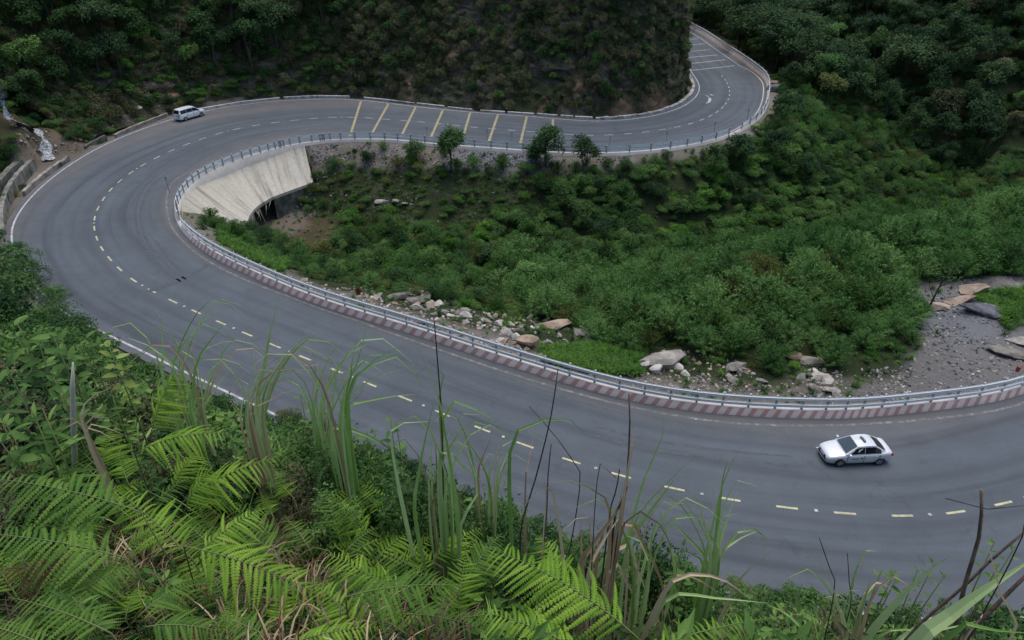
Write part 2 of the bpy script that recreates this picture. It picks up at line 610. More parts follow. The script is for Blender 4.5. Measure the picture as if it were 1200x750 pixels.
# ------------------------------------------------------------------ road geometry
CPX = [(1105,605),(1041,605.6),(977,601),(914,594.5),(852,585.5),(798,575),(744,562),(692,548),(644,532),(594,514),(557,500),(518,484),(482,470),(448,456),(354,418),(302.5,397),(249,374),(227,364),(206,355),(186,345),(167,336),(150,325),(138,314),(128,303),(118,291),(113,280.7),(110,269),(109,257.4),(112.5,247),(119,235.6),(127,224.3),(137.6,213.6),(151,203.5),(166,193.5),(183,185),(200.5,176),(220,168.5),(240,161),(260.5,155),(281,149.6),(304,146),(324,143),(346,141),(366,138.6),(388,137),(409,137),(430,138),(469,141),(489,142.4),(529,146.4),(569,150.4),(591,152),(630,155),(671,158),(692,159),(710,158.5),(729,157.6),(748,156),(765,153.6),(782,151),(797.5,148.6),(811,144.6),(822,141),(832,136.6),(841,131),(847,126),(851,121),(854,116),(855.5,110),(855,105.5),(854,100.5),(851,95),(848,90),(842.6,85.7),(832,76),(819,63),(813,54)]
OPX = [(302,43),(805,60),(807,75),(810.5,86.5),(817,94),(820.5,103),(815.5,114),(800.5,125),(775.5,133.6),(740,140),(700,142),(650,139.4),(617.5,135.6),(584,134),(552,131.6),(519,128.6),(488,125),(455,121.5),(423,118),(383,115),(350,116.5),(300,120),(243,129),(205.5,138),(170,150.4),(140,161.7),(113,174),(90,188),(65,205.5),(47.6,220.6),(32.6,235.6),(22.6,248),(15,261),(12.5,272),(15,284.5),(19,298),(27,315),(66,362),(91.5,375),(110,383.5),(145,401),(175,415),(210,433),(236,445),(261,456),(293,472.5),(325,487.5),(348,497.6),(423,531),(454,546)][1:]
IPX = [(1200,476),(1150,486),(1025,495),(912.5,499),(888,499),(825.6,492.6),(760,481),(688,465),(625,446),(583,433.7),(513,408.6),(435,383.5),(413,372),(337.6,348),(298,333),(253,312),(233,298),(213,282),(200.5,265.7),(196.7,250.6),(196.7,238)]
BPX = [(1200,467.5),(1100.5,481),(1025,487.5),(962.7,491),(898,489),(850,486),(800,481),(750,472.5),(700,461),(650,445),(600,431),(525.6,406),(475,388.5),(425,375),(387.7,363),(337.6,344.6),(300,327),(265.7,311),(240.6,296),(220.6,280.7),(213.5,272),(207,262),(203,250)]
B2PX = [(204,240),(212,222),(232,205),(265,190),(298,179),(332,170),(357,164.5),(410,161),(450,160),(515,167.5),(550,169),(600,173),(650,177),(713,177),(763,174.5),(813,167.5),(850.6,157),(875.7,144.5),(893,129.5),(898,113),(899.5,95),(888,84),(870.7,71),(850,57.6),(825.6,41),(803,29)]


def w2(L, z=0.0):
    return [tuple(P(u, v, z)[:2]) for u, v in L]


def resample(pts, step):
    p = np.array(pts, float)
    # Catmull-Rom
    q = []
    for i in range(len(p) - 1):
        p0, p1, p2, p3 = p[max(i - 1, 0)], p[i], p[i + 1], p[min(i + 2, len(p) - 1)]
        for t in np.linspace(0, 1, 12, endpoint=False):
            q.append(0.5 * (2 * p1 + (p2 - p0) * t + (2 * p0 - 5 * p1 + 4 * p2 - p3) * t * t + (3 * p1 - p0 - 3 * p2 + p3) * t ** 3))
    q.append(p[-1])
    q = np.array(q)
    d = np.r_[0, np.cumsum(np.linalg.norm(np.diff(q, axis=0), axis=1))]
    n = int(d[-1] / step) + 1
    s = np.linspace(0, d[-1], n)
    return np.c_[np.interp(s, d, q[:, 0]), np.interp(s, d, q[:, 1])], s


def gsm(a, sig):
    k = np.arange(-int(3 * sig), int(3 * sig) + 1)
    w = np.exp(-0.5 * (k / sig) ** 2)
    w /= w.sum()
    if a.ndim == 1:
        return np.convolve(np.pad(a, len(k) // 2, mode='edge'), w, 'valid')
    ext = lambda c: np.convolve(np.r_[2 * c[0] - c[1:len(k) // 2 + 1][::-1], c, 2 * c[-1] - c[-len(k) // 2:-1][::-1]], w, 'valid')
    return np.c_[ext(a[:, 0]), ext(a[:, 1])]


cpts = [(120, 88), (92, 64), (66, 44), (48, 34.5), (36, 29.3), (29, 27.0)] + w2(CPX) + [(39.3, 156), (40.0, 168), (38.5, 180), (33, 192), (20, 206), (0, 218), (-30, 226)]
CL, CS = resample(cpts, 0.75)
CL = gsm(CL, 3.0)
NC = len(CL)
CT_ = np.gradient(CL, axis=0)
CT_ /= np.linalg.norm(CT_, axis=1)[:, None]
CN = np.c_[-CT_[:, 1], CT_[:, 0]]          # left of travel: the hillside
CS = np.r_[0, np.cumsum(np.linalg.norm(np.diff(CL, axis=0), axis=1))]


def cast(poly, sign):
    """distance from each centre sample along +-normal to a polyline"""
    a = np.array(poly[:-1])
    b = np.array(poly[1:])
    e = b - a
    out = np.full(NC, np.nan)
    for i in range(NC):
        d = CN[i] * sign
        w = a - CL[i]
        den = d[0] * e[:, 1] - d[1] * e[:, 0]
        den = np.where(np.abs(den) < 1e-9, 1e-9, den)
        t = (w[:, 0] * e[:, 1] - w[:, 1] * e[:, 0]) / den
        k = (w[:, 0] * d[1] - w[:, 1] * d[0]) / den
        ok = (t > 2) & (t < 14) & (k >= -0.01) & (k <= 1.01)
        if ok.any():
            out[i] = t[ok].min()
    return out


def fill(a, default, sig=4):
    ok = ~np.isnan(a)
    idx = np.arange(len(a))
    first, last = idx[ok][0], idx[ok][-1]
    b = np.interp(idx, idx[ok], a[ok])
    b[:first] = default[0] + (b[first] - default[0]) * np.exp(-(first - idx[:first]) / 14.0)
    b[last:] = default[1] + (b[last] - default[1]) * np.exp(-(idx[last:] - last) / 14.0)
    return gsm(b, sig)


def s_at(u, v):
    p = np.array(P(u, v)[:2])
    return int(np.argmin(((CL - p) ** 2).sum(1)))


WO = fill(cast(w2(OPX), 1), (6.3, 6.0))
barr = w2(BPX) + w2(B2PX, 0.35)
WB = fill(cast(barr, -1), (8.2, 6.5))
wi = cast(w2(IPX), -1)
i_top = s_at(181, 185)
wi[i_top:] = np.nan
WI = fill(wi, (7.3, 5.6))
k_ = smooth(i_top - 14, i_top + 6, np.arange(NC))
WI = np.minimum(WI * (1 - k_) + (WB - 0.55) * k_, WB - 0.35)
WIDE = smooth(s_at(842, 85), s_at(832, 76), np.arange(NC))     # wide dusty shoulder past the far bend
WI = WI - 0.9 * WIDE
IDX_STRIPE = s_at(130, 305)                                   # red bands begin here and run to the right
IDX_FAR = s_at(851, 95)
IDX_CLIFF = s_at(300, 146)


def off(i, o):
    """point at lateral offset o (+ hillside) from centre sample i (float index)"""
    i = np.clip(i, 0, NC - 1.001)
    a = int(i)
    f = i - a
    c = CL[a] * (1 - f) + CL[a + 1] * f
    n = CN[a] * (1 - f) + CN[a + 1] * f
    return c + n * o


def idx_of_s(s):
    return float(np.interp(s, CS, np.arange(NC)))


def strip(name, idxs, offs, zs, mat, parent=None, u0=0.0, kind=None):
    """sheet along the road. offs: list of arrays (len idxs), zs likewise"""
    K = len(offs)
    V = []
    UV = []
    for j, i in enumerate(idxs):
        for k in range(K):
            p = off(i, offs[k][j])
            V.append((p[0], p[1], zs[k][j] if hasattr(zs[k], '__len__') else zs[k]))
            UV.append((np.interp(i, np.arange(NC), CS), offs[k][j]))
    n = len(idxs)
    a = (np.arange(n - 1)[:, None] * K + np.arange(K - 1)[None, :]).ravel()
    Fc = np.c_[a, a + 1, a + K + 1, a + K]
    if offs[0][0] < offs[-1][0]:
        Fc = Fc[:, ::-1]
    me = mesh_np(name, V, Fc.copy(), mat, False, uv=UV)
    return link(name, me, parent)


# ------------------------------------------------------------------ terrain
def nearest(X, Y):
    n = len(X)
    ib = np.zeros(n, int)
    db = np.full(n, 1e9)
    for s0 in range(0, n, 20000):
        x = X[s0:s0 + 20000]
        y = Y[s0:s0 + 20000]
        d = (x[:, None] - CL[None, :, 0]) ** 2 + (y[:, None] - CL[None, :, 1]) ** 2
        k = d.argmin(1)
        ib[s0:s0 + 20000] = k
        db[s0:s0 + 20000] = d[np.arange(len(x)), k]
    dx = X - CL[ib, 0]
    dy = Y - CL[ib, 1]
    sg = np.sign(dx * CN[ib, 0] + dy * CN[ib, 1])
    return ib, np.sqrt(db) * np.where(sg == 0, 1, sg)


def polyline_dist(X, Y, L):
    """distance to polyline and interpolated third value"""
    best = np.full(len(X), 1e9)
    val = np.zeros(len(X))
    for (a, b) in zip(L[:-1], L[1:]):
        ax, ay, az = a
        bx, by, bz = b
        ex, ey = bx - ax, by - ay
        t = np.clip(((X - ax) * ex + (Y - ay) * ey) / (ex * ex + ey * ey), 0, 1)
        d = np.hypot(X - ax - t * ex, Y - ay - t * ey)
        v = az + t * (bz - az)
        m = d < best
        best = np.where(m, d, best)
        val = np.where(m, v, val)
    return best, val


def inside(px, py, poly):
    c = np.zeros(len(px), bool)
    n = len(poly)
    j = n - 1
    for i in range(n):
        xi, yi = poly[i]
        xj, yj = poly[j]
        if yi != yj:
            m = ((yi > py) != (yj > py)) & (px < (xj - xi) * (py - yi) / (yj - yi) + xi)
            c ^= m
        j = i
    return c


CULV = P(318, 262, -6.3)
VAL = [(CULV.x - 6, CULV.y + 3, -6.3), (CULV.x, CULV.y, -6.5), (-12, 69, -6.3), (14, 68, -7.2), (40, 75, -8.6), (64, 87, -10.2), (92, 98, -12), (140, 112, -14), (300, 150, -16)]
FOOT = [(300, 120, -14), (150, 104, -13), (92, 100, -11.5), (68, 108, -10), (63, 128, -8.5), (66, 160, -7), (64, 185, -6), (52, 225, -4), (20, 255, 0), (-60, 270, 6)]
FOOT_POLY = [(a, b) for a, b, c in FOOT] + [(-60, 600), (600, 600), (600, 120)]
STREAM = [tuple(P(57, 190, -0.6)), tuple(P(55, 178, 0.2)), tuple(P(52, 165, 1.4)), tuple(P(42, 153, 2.4)), tuple(P(28, 147, 3.4)), tuple(P(10, 138, 4.8)), tuple(P(0, 112, 7.2)), tuple(P(-12, 90, 10.0))]

# foot of the camera's hill as a function of azimuth
_ii = np.arange(0, s_at(109, 257))
_fp = np.array([off(i, WO[i] + 1.4) for i in _ii])
_az = np.arctan2(_fp[:, 0], _fp[:, 1])
_rr = np.hypot(_fp[:, 0], _fp[:, 1])
_azg = np.radians(np.arange(-41, 55, 0.5))
_rg = np.array([_rr[np.abs(_az - a) < 0.02].min() if (np.abs(_az - a) < 0.02).any() else np.nan for a in _azg])
_ok = ~np.isnan(_rg)
_rg = gsm(np.interp(_azg, _azg[_ok], _rg[_ok]), 2)


def apex(az):
    return np.interp(az, np.radians([-60, -40, -25, -8, 10, 60]), [25.4, 25.7, 26.5, 27.2, 27.35, 27.35])


def terrain(X, Y):
    ib, lat = nearest(X, Y)
    wo, wb = WO[ib], WB[ib]
    # valley side
    dv = np.maximum(-lat - wb, 0)
    dl, zv = polyline_dist(X, Y, VAL)
    t = dv / (dv + dl + 1e-6)
    near_road = ib < s_at(205, 354)
    plat = smooth(0, 22, X) * near_road
    pr = smooth(0.02, 0.75, t) * (1 - plat) + smooth(0.52, 1.0, t) * plat
    n1 = fbm(X, Y, 0.09, 5)
    zval = -0.12 + (zv + 0.12) * pr + n1 * 1.6 * smooth(1, 8, dv) + fbm(X + 50, Y, 0.5, 3) * 0.5 * smooth(0.5, 3, dv)
    fi = inside(X, Y, FOOT_POLY)
    df, zf = polyline_dist(X, Y, FOOT)
    hill = zf + df * 0.60 + fbm(X, Y, 0.03, 5) * 16 * smooth(4, 30, df) + n1 * 2
    zval = np.where(fi, np.maximum(hill, zval), zval)
    # hillside
    dm = np.maximum(lat - wo, 0)
    r = np.hypot(X, Y)
    az = np.arctan2(X, Y)
    Rg = np.interp(az, _azg, _rg)
    A = apex(az)
    back = smooth(np.radians(70), np.radians(150), np.abs(az))
    slope = (A + 0.4) / Rg * (1 - back) - 0.25 * back
    bulge = 1.6 * np.sin(np.clip(r / Rg, 0, 1) * math.pi) * smooth(-0.2, -0.5, az)
    cone = A - slope * r + bulge + fbm(X + 9, Y + 4, 0.12, 4) * 2.2 * smooth(4, 14, r) * (1 - smooth(Rg - 8, Rg, r))
    cone = np.where(r < 1.6, np.maximum(cone, 27.3 - 1.2 * r), cone)
    cone = np.where(ib < s_at(127, 224), cone, np.where(r < 60, cone, -5))
    vg = np.interp(ib, [0, s_at(128, 303), s_at(109, 257), s_at(166, 193), s_at(240, 161), s_at(304, 146), NC], [1.2, 3, 7.0, 7.5, 4.5, 2.2, 2.0])
    cs = np.interp(ib, [0, s_at(109, 257), s_at(166, 193), s_at(240, 161), s_at(350, 141), NC], [0.0, 0.35, 0.55, 0.75, 0.8, 0.8])
    rise = np.maximum(dm - vg, 0)
    zc = -0.3 - 0.5 * smooth(0.5, 3, dm) * (ib > s_at(128, 303)) * (ib < s_at(240, 161)) + cs * rise
    zc = zc + n1 * 3.0 * smooth(0, 10, rise)
    zc = np.minimum(zc, 75)
    zmt = np.maximum(zc, cone)
    ds, zs = polyline_dist(X, Y, STREAM)
    g = 1 - smooth(0.8, 7.0, ds)
    zmt = np.where(lat > 0, zmt * (1 - g) + np.minimum(zs + 0.0, zmt + 4) * g, zmt)
    z = np.where(lat > 0, zmt, zval)
    # road bed
    bed = (lat < wo + 0.9) & (lat > -(wb + 0.35))
    z = np.where(bed, -0.14, z)
    return z, ib, lat


def axis(lo, hi, f0, f1, fine, coarse):
    return np.r_[np.arange(lo, f0, coarse), np.arange(f0, f1, fine), np.arange(f1, hi + coarse, coarse)]


gx = axis(-230, 330, -66, 72, 0.7, 3.0)
gy = axis(-60, 420, -4, 128, 0.7, 3.0)
GX, GY = np.meshgrid(gx, gy)
tz, tib, tlat = terrain(GX.ravel(), GY.ravel())
TV = np.c_[GX.ravel(), GY.ravel(), tz]

# the apron pit: lower the ground under the concrete slope and culvert
APR_TOP_PX = [(214, 257), (213, 243), (217, 229), (228, 214), (243, 202), (265, 192), (290, 184), (318, 177), (340, 173), (357, 171)]
APR_BOT = [P(219, 258.5, -1.2), P(245, 260.5, -2.2), P(270, 262.5, -3.2), P(288, 264, -3.7), P(292, 254, -3.7), P(297, 246, -3.6), P(305, 239, -3.5), P(320, 230.5, -3.5), P(342, 222.5, -3.5), P(367, 213.5, -3.4)]
apt = np.array([P(u, v, -0.12) for u, v in APR_TOP_PX])
apb = np.array([tuple(p) for p in APR_BOT])
_ap = [tuple(p[:2]) for p in apt] + [tuple(p[:2]) for p in apb[::-1]]
m_ap = inside(TV[:, 0], TV[:, 1], _ap)
dcm = np.hypot(TV[:, 0] - apb[6, 0], TV[:, 1] - apb[6, 1])
TV[:, 2] = np.where(m_ap, np.minimum(TV[:, 2], -4.2 - 2.4 * smooth(7, 3, dcm)), TV[:, 2])
MOUTH = P(322, 262, -6.3)
dmo = np.hypot(TV[:, 0] - MOUTH.x, TV[:, 1] - MOUTH.y)
valley = tlat < -(WB[tib] + 1.5)
TV[:, 2] = np.where(valley & ~m_ap, TV[:, 2] * smooth(2.5, 6.5, dmo) + np.minimum(TV[:, 2], -6.4) * (1 - smooth(2.5, 6.5, dmo)), TV[:, 2])

nx, ny = len(gx), len(gy)
a_ = (np.arange(ny - 1)[:, None] * nx + np.arange(nx - 1)[None, :]).ravel()
TF = np.c_[a_, a_ + 1, a_ + nx + 1, a_ + nx]
ground_me = mesh_np("ground", TV, TF, M['ground'], True)
pu, pv, pd = project(TV)
dvr = np.maximum(-tlat - WB[tib], 0)
PLAT = [(1060, 335), (1200, 322), (1290, 320), (1290, 470), (1000, 470), (1005, 455), (1060, 440), (1080, 405)]
SLATE = [(1085, 350), (1150, 342), (1172, 372), (1165, 405), (1100, 402), (1070, 385)]
RUST = [(300, 266), (335, 252), (395, 255), (405, 275), (385, 290), (320, 285)]
GRASSY = [(370, 200), (470, 200), (620, 205), (640, 240), (560, 270), (470, 268), (380, 240)]
FARBANK = [(360, 160), (450, 165), (600, 178), (715, 182), (770, 178), (765, 184), (720, 190), (640, 197), (500, 196), (370, 196)]
SLATE2 = [(535, 172), (660, 178), (640, 196), (545, 196)]
bare = np.zeros(len(TV))
bare = np.maximum(bare, (1 - smooth(2.0, np.where(tib > s_at(692, 159), 2.6, 5.5), dvr + fbm(TV[:, 0], TV[:, 1], .3) * 3)) * (tlat < 0))
bare = np.maximum(bare, inside(pu, pv, PLAT) * 1.0)
bare = np.maximum(bare, inside(pu, pv, FARBANK) * 1.0 * (tlat < 0))
bare = np.maximum(bare, inside(pu, pv, GRASSY) * 0.25)
bare = np.maximum(bare, (tlat > 0) * (tlat < WO[tib] + 6) * (tib > s_at(128, 303)) * 1.0)
bare = np.maximum(bare, (tlat > 0) * (tlat < WO[tib] + 1.8) * 0.9)
bare = np.maximum(bare, 1 - smooth(3, 7, dcm))
rust = inside(pu, pv, RUST) * (tlat < 0) * 0.6
rust = np.maximum(rust, 0.4 * (1 - smooth(1.5, 5, polyline_dist(TV[:, 0], TV[:, 1], STREAM)[0])) * (tlat > 0))
for (u, v, z0, rad) in ((137, 124, 2.5, 3.5), (202, 106, 2.5, 3.0), (85, 165, 0.5, 4)):
    q = P(u, v, z0)
    rust = np.maximum(rust, 0.8 * (1 - smooth(rad * .4, rad, np.hypot(TV[:, 0] - q.x, TV[:, 1] - q.y))))
slate = np.maximum(np.maximum(inside(pu, pv, SLATE), inside(pu, pv, SLATE2)) * 1.0, inside(pu, pv, PLAT) * 0.5) * (tlat < 0)
for nm, ar in (("bare", bare), ("rust", rust), ("slate", slate)):
    g = ar.reshape(ny, nx)
    for _ in range(2):
        g[1:-1, 1:-1] = (g[1:-1, 1:-1] * 2 + g[:-2, 1:-1] + g[2:, 1:-1] + g[1:-1, :-2] + g[1:-1, 2:]) / 6
    at = ground_me.attributes.new(nm, 'FLOAT', 'POINT')
    at.data.foreach_set("value", g.ravel().astype(np.float32))
ground = tag(link("ground", ground_me), "earth, rubble and undergrowth of the valley floor and hillsides", "ground", kind="structure")

# ------------------------------------------------------------------ cliff above the far road
ci = np.arange(s_at(200, 176), NC - 2, 1.0)
NV = 100
hts = np.r_[np.linspace(-0.4, 18, 76), np.linspace(19, 42, NV - 76)]
cV = []
cO = []
i_slopes = [s_at(200, 176), s_at(260, 155), s_at(346, 141), s_at(671, 158), s_at(765, 153), s_at(822, 141), s_at(851, 121), NC]
slp = np.interp(ci, i_slopes, [0.85, 1.0, 1.5, 1.7, 2.6, 5.5, 8.0, 8.0])
bof = np.interp(ci, i_slopes, [6.0, 3.6, 2.3, 2.1, 2.1, 2.0, 2.0, 2.0])
ochre_px = [(478, 100, 16), (680, 100, 13), (770, 124, 22), (730, 128, 18), (530, 60, 14), (205, 106, 10), (640, 132, 12)]
for j, i in enumerate(ci):
    s = CS[int(i)]
    run = hts / slp[j]
    wob = fbm(np.full(NV, s), hts * 1.3, 0.11, 5) * 4.5 * smooth(0, 5, hts) * np.interp(slp[j], [1, 8], [1, 0.35])
    wob += fbm(np.full(NV, s + 90), hts * 1.2, 0.5, 5) * 2.0 * smooth(0, 1.5, hts)
    rg_ = 1 - 2 * np.abs(fbm(np.full(NV, s * .9), hts * 2.2, 0.55, 4))
    wob += (rg_ - .75) * 2.2 * smooth(0, 1.5, hts)
    o = WO[int(i)] + bof[j] + run + wob * 0.8
    if slp[j] < 2.5:
        o = o + 0.004 * np.maximum(hts - 14, 0) ** 2
    for k in range(NV):
        p = CL[int(i)] + CN[int(i)] * o[k]
        cV.append((p[0], p[1], hts[k] + 0.25 * math.sin(s * 1.7 + k)* (k > 2)))
cV = np.array(cV)
nc = len(ci)
a_ = (np.arange(nc - 1)[:, None] * NV + np.arange(NV - 1)[None, :]).ravel()
CF = np.c_[a_, a_ + NV, a_ + NV + 1, a_ + 1]
cliff_me = mesh_np("cliff", cV, CF, M['cliff'], False)
cu, cv_, cdp = project(cV)
oc = np.zeros(len(cV))
for (u, v, rad) in ochre_px:
    oc = np.maximum(oc, 1 - smooth(rad * 0.3, rad, np.hypot(cu - u, (cv_ - v) * 0.6) + 8 * fbm(cu, cv_, 0.1, 3)))
at = cliff_me.attributes.new("ochre", 'FLOAT', 'POINT')
at.data.foreach_set("value", oc.astype(np.float32))
cliff = tag(link("cliff", cliff_me), "steep scrubby rock cliff above the far stretch of road", "cliff", kind="structure")

bvh_g = BVHTree.FromPolygons([tuple(p) for p in TV], [tuple(f) for f in TF.tolist()])
bvh_c = BVHTree.FromPolygons([tuple(p) for p in cV], [tuple(f) for f in CF.tolist()])


def gz(x, y):
    h = bvh_g.ray_cast(Vector((x, y, 200)), Vector((0, 0, -1)))
    return h[0].z if h[0] is not None else 0.0


def gp(u, v):
    """ground point seen at photo pixel"""
    d = ray(u, v).normalized()
    o = Vector((0, 0, HCAM)) + d * 12
    best = None
    for b in (bvh_g, bvh_c):
        h = b.ray_cast(o, d)
        if h[0] is not None and (best is None or h[3] < best[3]):
            best = h
    return best[0] if best else P(u, v)


# ------------------------------------------------------------------ road, markings
ri = np.arange(0, NC - 1, 1.0)
rint = ri.astype(int)
K = 14
offs = []
zz = []
for k in range(K):
    f = k / (K - 1)
    offs.append(-(WB[rint] + 0.12) * (1 - f) + (WO[rint] + 0.65) * f)
    zz.append(0.0)
road = tag(strip("road", ri, offs, zz, M['asphalt']), "grey asphalt road in a hairpin bend", "road", kind="structure")


def line_strip(name, i0, i1, o_arr, w, mat, z=0.004):
    idx = np.arange(i0, i1, 1.0)
    ii = idx.astype(int)
    return strip(name, idx, [o_arr[ii] - w / 2, o_arr[ii] + w / 2], [z, z], mat, road)


line_strip("edge_line", 0, NC - 2, WO, 0.17, M['white_line'])
line_strip("edge_line", 0, s_at(166, 193), -WI, 0.2, M['worn_line'])
line_strip("edge_line", s_at(166, 193), NC - 2, -WI, 0.17, M['white_line'])


def dash(name, ic, length, width, mat, z=0.004):
    s = np.interp(ic, np.arange(NC), CS)
    ids = [idx_of_s(s + length * t) for t in (-0.5, 0, 0.5)]
    w = np.full(3, width / 2)
    return strip(name, ids, [-w, w], [z, z], mat, road)


s_first = CS[0] + 30
s_last = CS[s_at(842.6, 85.7)]
s = s_first
kk = 0
i_y = s_at(150, 325)
i_w = s_at(183, 185)
while s < s_last:
    ic = idx_of_s(s)
    near = ic < i_y
    mt = M['yellow_line'] if near else (M['cream_line'] if ic < i_w else M['white_line'])
    gap = 3.05 if near else 2.75
    ln = 1.15 if near else 1.2
    dash("lane_dash", ic, ln, 0.145, mt)
    if kk % 2 == 0 and (near or kk % 6 == 0):
        q = off(idx_of_s(s + gap / 2), 0)
        b = MB().box(q[0] - .09, q[0] + .09, q[1] - .09, q[1] + .09, 0.0, 0.03)
        b.build("road_stud", M['white_line'], road)
    s += gap
    kk += 1
    if s < s_first + 200 and abs(ic - s_at(405, 438)) < 1.9:
        s += 0.0


def flat_band(name, p0, p1, w, mat, z=0.006):
    p0, p1 = Vector(p0), Vector(p1)
    t = (p1 - p0)
    n = Vector((-t.y, t.x, 0)).normalized() * w / 2
    b = MB()
    NN = 6
    for q in range(NN):
        a, c = p0 + t * (q / NN), p0 + t * ((q + 1) / NN)
        b.add([(a - n), (c - n), (c + n), (a + n)], [(0, 1, 2, 3)])
    b.v = [(x, y, z) for x, y, _ in b.v]
    return b.build(name, mat, road)


for (a, b) in (((423, 118.5), (410, 160)), ((455, 122), (435, 158)), ((487, 125.5), (470, 160)), ((519, 129), (504, 163)), ((551, 132), (541, 166)), ((583.5, 134.5), (572, 168)), ((617.5, 136), (609, 171)), ((648, 139.5), (647, 174))):
    flat_band("speed_band", P(*a), P(*b), 0.34, M['yellow_band'])
for (a, b) in (((800, 83.6), (861, 77)), ((796, 76), (850, 70)), ((790, 69), (841, 64.3)), ((786, 62), (832, 58.3)), ((780, 54.5), (826, 51.3)), ((775, 47.5), (818, 45.5))):
    flat_band("speed_band", P(*a), P(*b), 0.3, M['white_line'])
# curved painted arrow on the far bend
ar = [P(u, v, .006) for u, v in ((826.5, 111.5), (829.5, 112.6), (831.6, 114.8), (832, 117.2), (830.4, 119.6), (827.5, 121.2))]
MB().ribbon(ar, [0.1, 0.35, 0.45, 0.5, 0.4, 0.15], (0, 1, 0), 0).build("lane_arrow", M['white_line'], road)
ar = [P(u, v, .006) for u, v in ((832.5, 110.6), (834.5, 111.6), (837, 111.4))]
MB().ribbon(ar, [0.5, 0.35, 0.3], (0, 1, 0), 0).build("lane_arrow", M['white_line'], road)
for (u, v) in ((816, 491.5), (958, 525)):
    q = P(u, v)
    MB().box(q.x - .1, q.x + .1, q.y - .06, q.y + .06, 0.0, 0.03).build("road_stud", M['white_line'], road)

# tyre marks and a patched seam across the road
M['skid'] = paint_mat("tyre_mark", (0.034, 0.039, 0.045), 1.0, 0.36, 0.60, (0.066, 0.074, 0.083))
for pts, w in (([(184, 206), (170, 218), (160, 240), (160, 265), (172, 292), (195, 318), (225, 338)], 0.28), ([(190, 207), (176, 220), (166, 242), (166, 266), (178, 291), (201, 316), (231, 335)], 0.28),
               ([(245, 309), (226, 321), (200, 332), (178, 340), (160, 348)], 0.75), ([(215, 322), (195, 300), (183, 282)], 0.2), ([(700, 500), (760, 515), (850, 528), (930, 535)], 0.25), ([(690, 508), (755, 525), (845, 538), (925, 545)], 0.25),
               ([(560, 430), (620, 452), (690, 474), (740, 488)], 0.2)):
    wp, _ = resample(w2(pts), 0.6)
    MB().ribbon([(x, y, 0.005) for x, y in wp], [w * (0.4 + 0.6 * math.sin(math.pi * (k + .5) / len(wp))) for k in range(len(wp))], None, 0).build("tyre_mark", M['skid'], road)

# ------------------------------------------------------------------ barrier wall
bi = np.arange(0, NC - 2, 1.0)
bint = bi.astype(int)
low = smooth(IDX_STRIPE - 6, IDX_STRIPE + 8, bi) * (1 - smooth(IDX_FAR - 6, IDX_FAR + 6, bi))   # 1 = low plain kerb (upper bend)
hB = 0.50 * (1 - low) + 0.2 * low
prof_o = [0 * bi, 0.2 * (1 - low) + 0.05 * low, 0.62 * (1 - low) + 0.5 * low, 0.62 * (1 - low) + 0.52 * low]
V = []
UV = []
for j, i in enumerate(bint):
    w = WB[i]
    zs_ = [-0.05, hB[j], hB[j] + 0.003, -1.5]
    vv = [0, 0.65, 1.1, 3.0]
    striped = (low[j] < 0.5)
    for k in range(4):
        p = CL[i] - CN[i] * (w + prof_o[k][j])
        V.append((p[0], p[1], zs_[k]))
        UV.append((CS[i] + (0 if striped else 2000), vv[k]))
n = len(bint)


def wall_piece(name, j0, j1, label):
    a = (np.arange(j0, j1)[:, None] * 4 + np.arange(3)[None, :]).ravel()
    Fc = np.c_[a, a + 1, a + 5, a + 4]
    used = np.unique(Fc)
    mp = -np.ones(len(V), int)
    mp[used] = np.arange(len(used))
    me = mesh_np(name, np.array(V)[used], mp[Fc], M['barrier'], False, uv=np.array(UV)[used])
    o = link(name, me)
    return tag(o, label, "wall")


jS = int(np.argmax(low > 0.5))
jF = int(len(low) - np.argmax(low[::-1] > 0.5))
wall_piece("barrier_wall", 0, jS, "low concrete barrier wall with slanting red bands along the near inside curve")
wall_piece("barrier_wall", jS, jF - 1, "plain pale concrete parapet above the spillway and along the far straight")
wall_piece("barrier_wall", jF - 1, n - 1, "banded concrete barrier wall running up behind the cliff past the far bend")


# ------------------------------------------------------------------ guard rails
def wbeam():
    """unit length W section along x, 0.30 tall in z"""
    pr = [(-0.150, 0.0), (-0.115, 0.0), (-0.08, 0.055), (-0.045, 0.055), (0.0, 0.0), (0.045, 0.055), (0.08, 0.055), (0.115, 0.0), (0.150, 0.0)]
    b = MB()
    V = []
    for x in (-0.5, 0.5):
        V += [(x, y, z) for z, y in pr] + [(x, y - 0.012, z) for z, y in pr]
    k = len(pr)
    Fc = []
    for q in range(k - 1):
        Fc.append((q, q + 1, 2 * k + q + 1, 2 * k + q))
        Fc.append((k + q + 1, k + q, 3 * k + q, 3 * k + q + 1))
    Fc.append((0, 2 * k, 3 * k, k))
    Fc.append((k - 1, 2 * k - 1, 4 * k - 1, 3 * k - 1))
    return b.add(V, Fc).mesh("rail", M['rail'])


RAIL = wbeam()
_pb = MB()
_pb.box(-0.06, 0.06, -0.05, 0.05, 0, 0.97)
_pb.box(-0.065, 0.065, -0.055, 0.055, 0.97, 0.985)
POST = _pb.mesh("post", M['steel_dark'])
REFL = MB().box(-0.045, 0.045, -0.03, 0.03, 0, 0.07).mesh("reflector", plain("white_reflector", (0.75, 0.75, 0.72), 0.4))


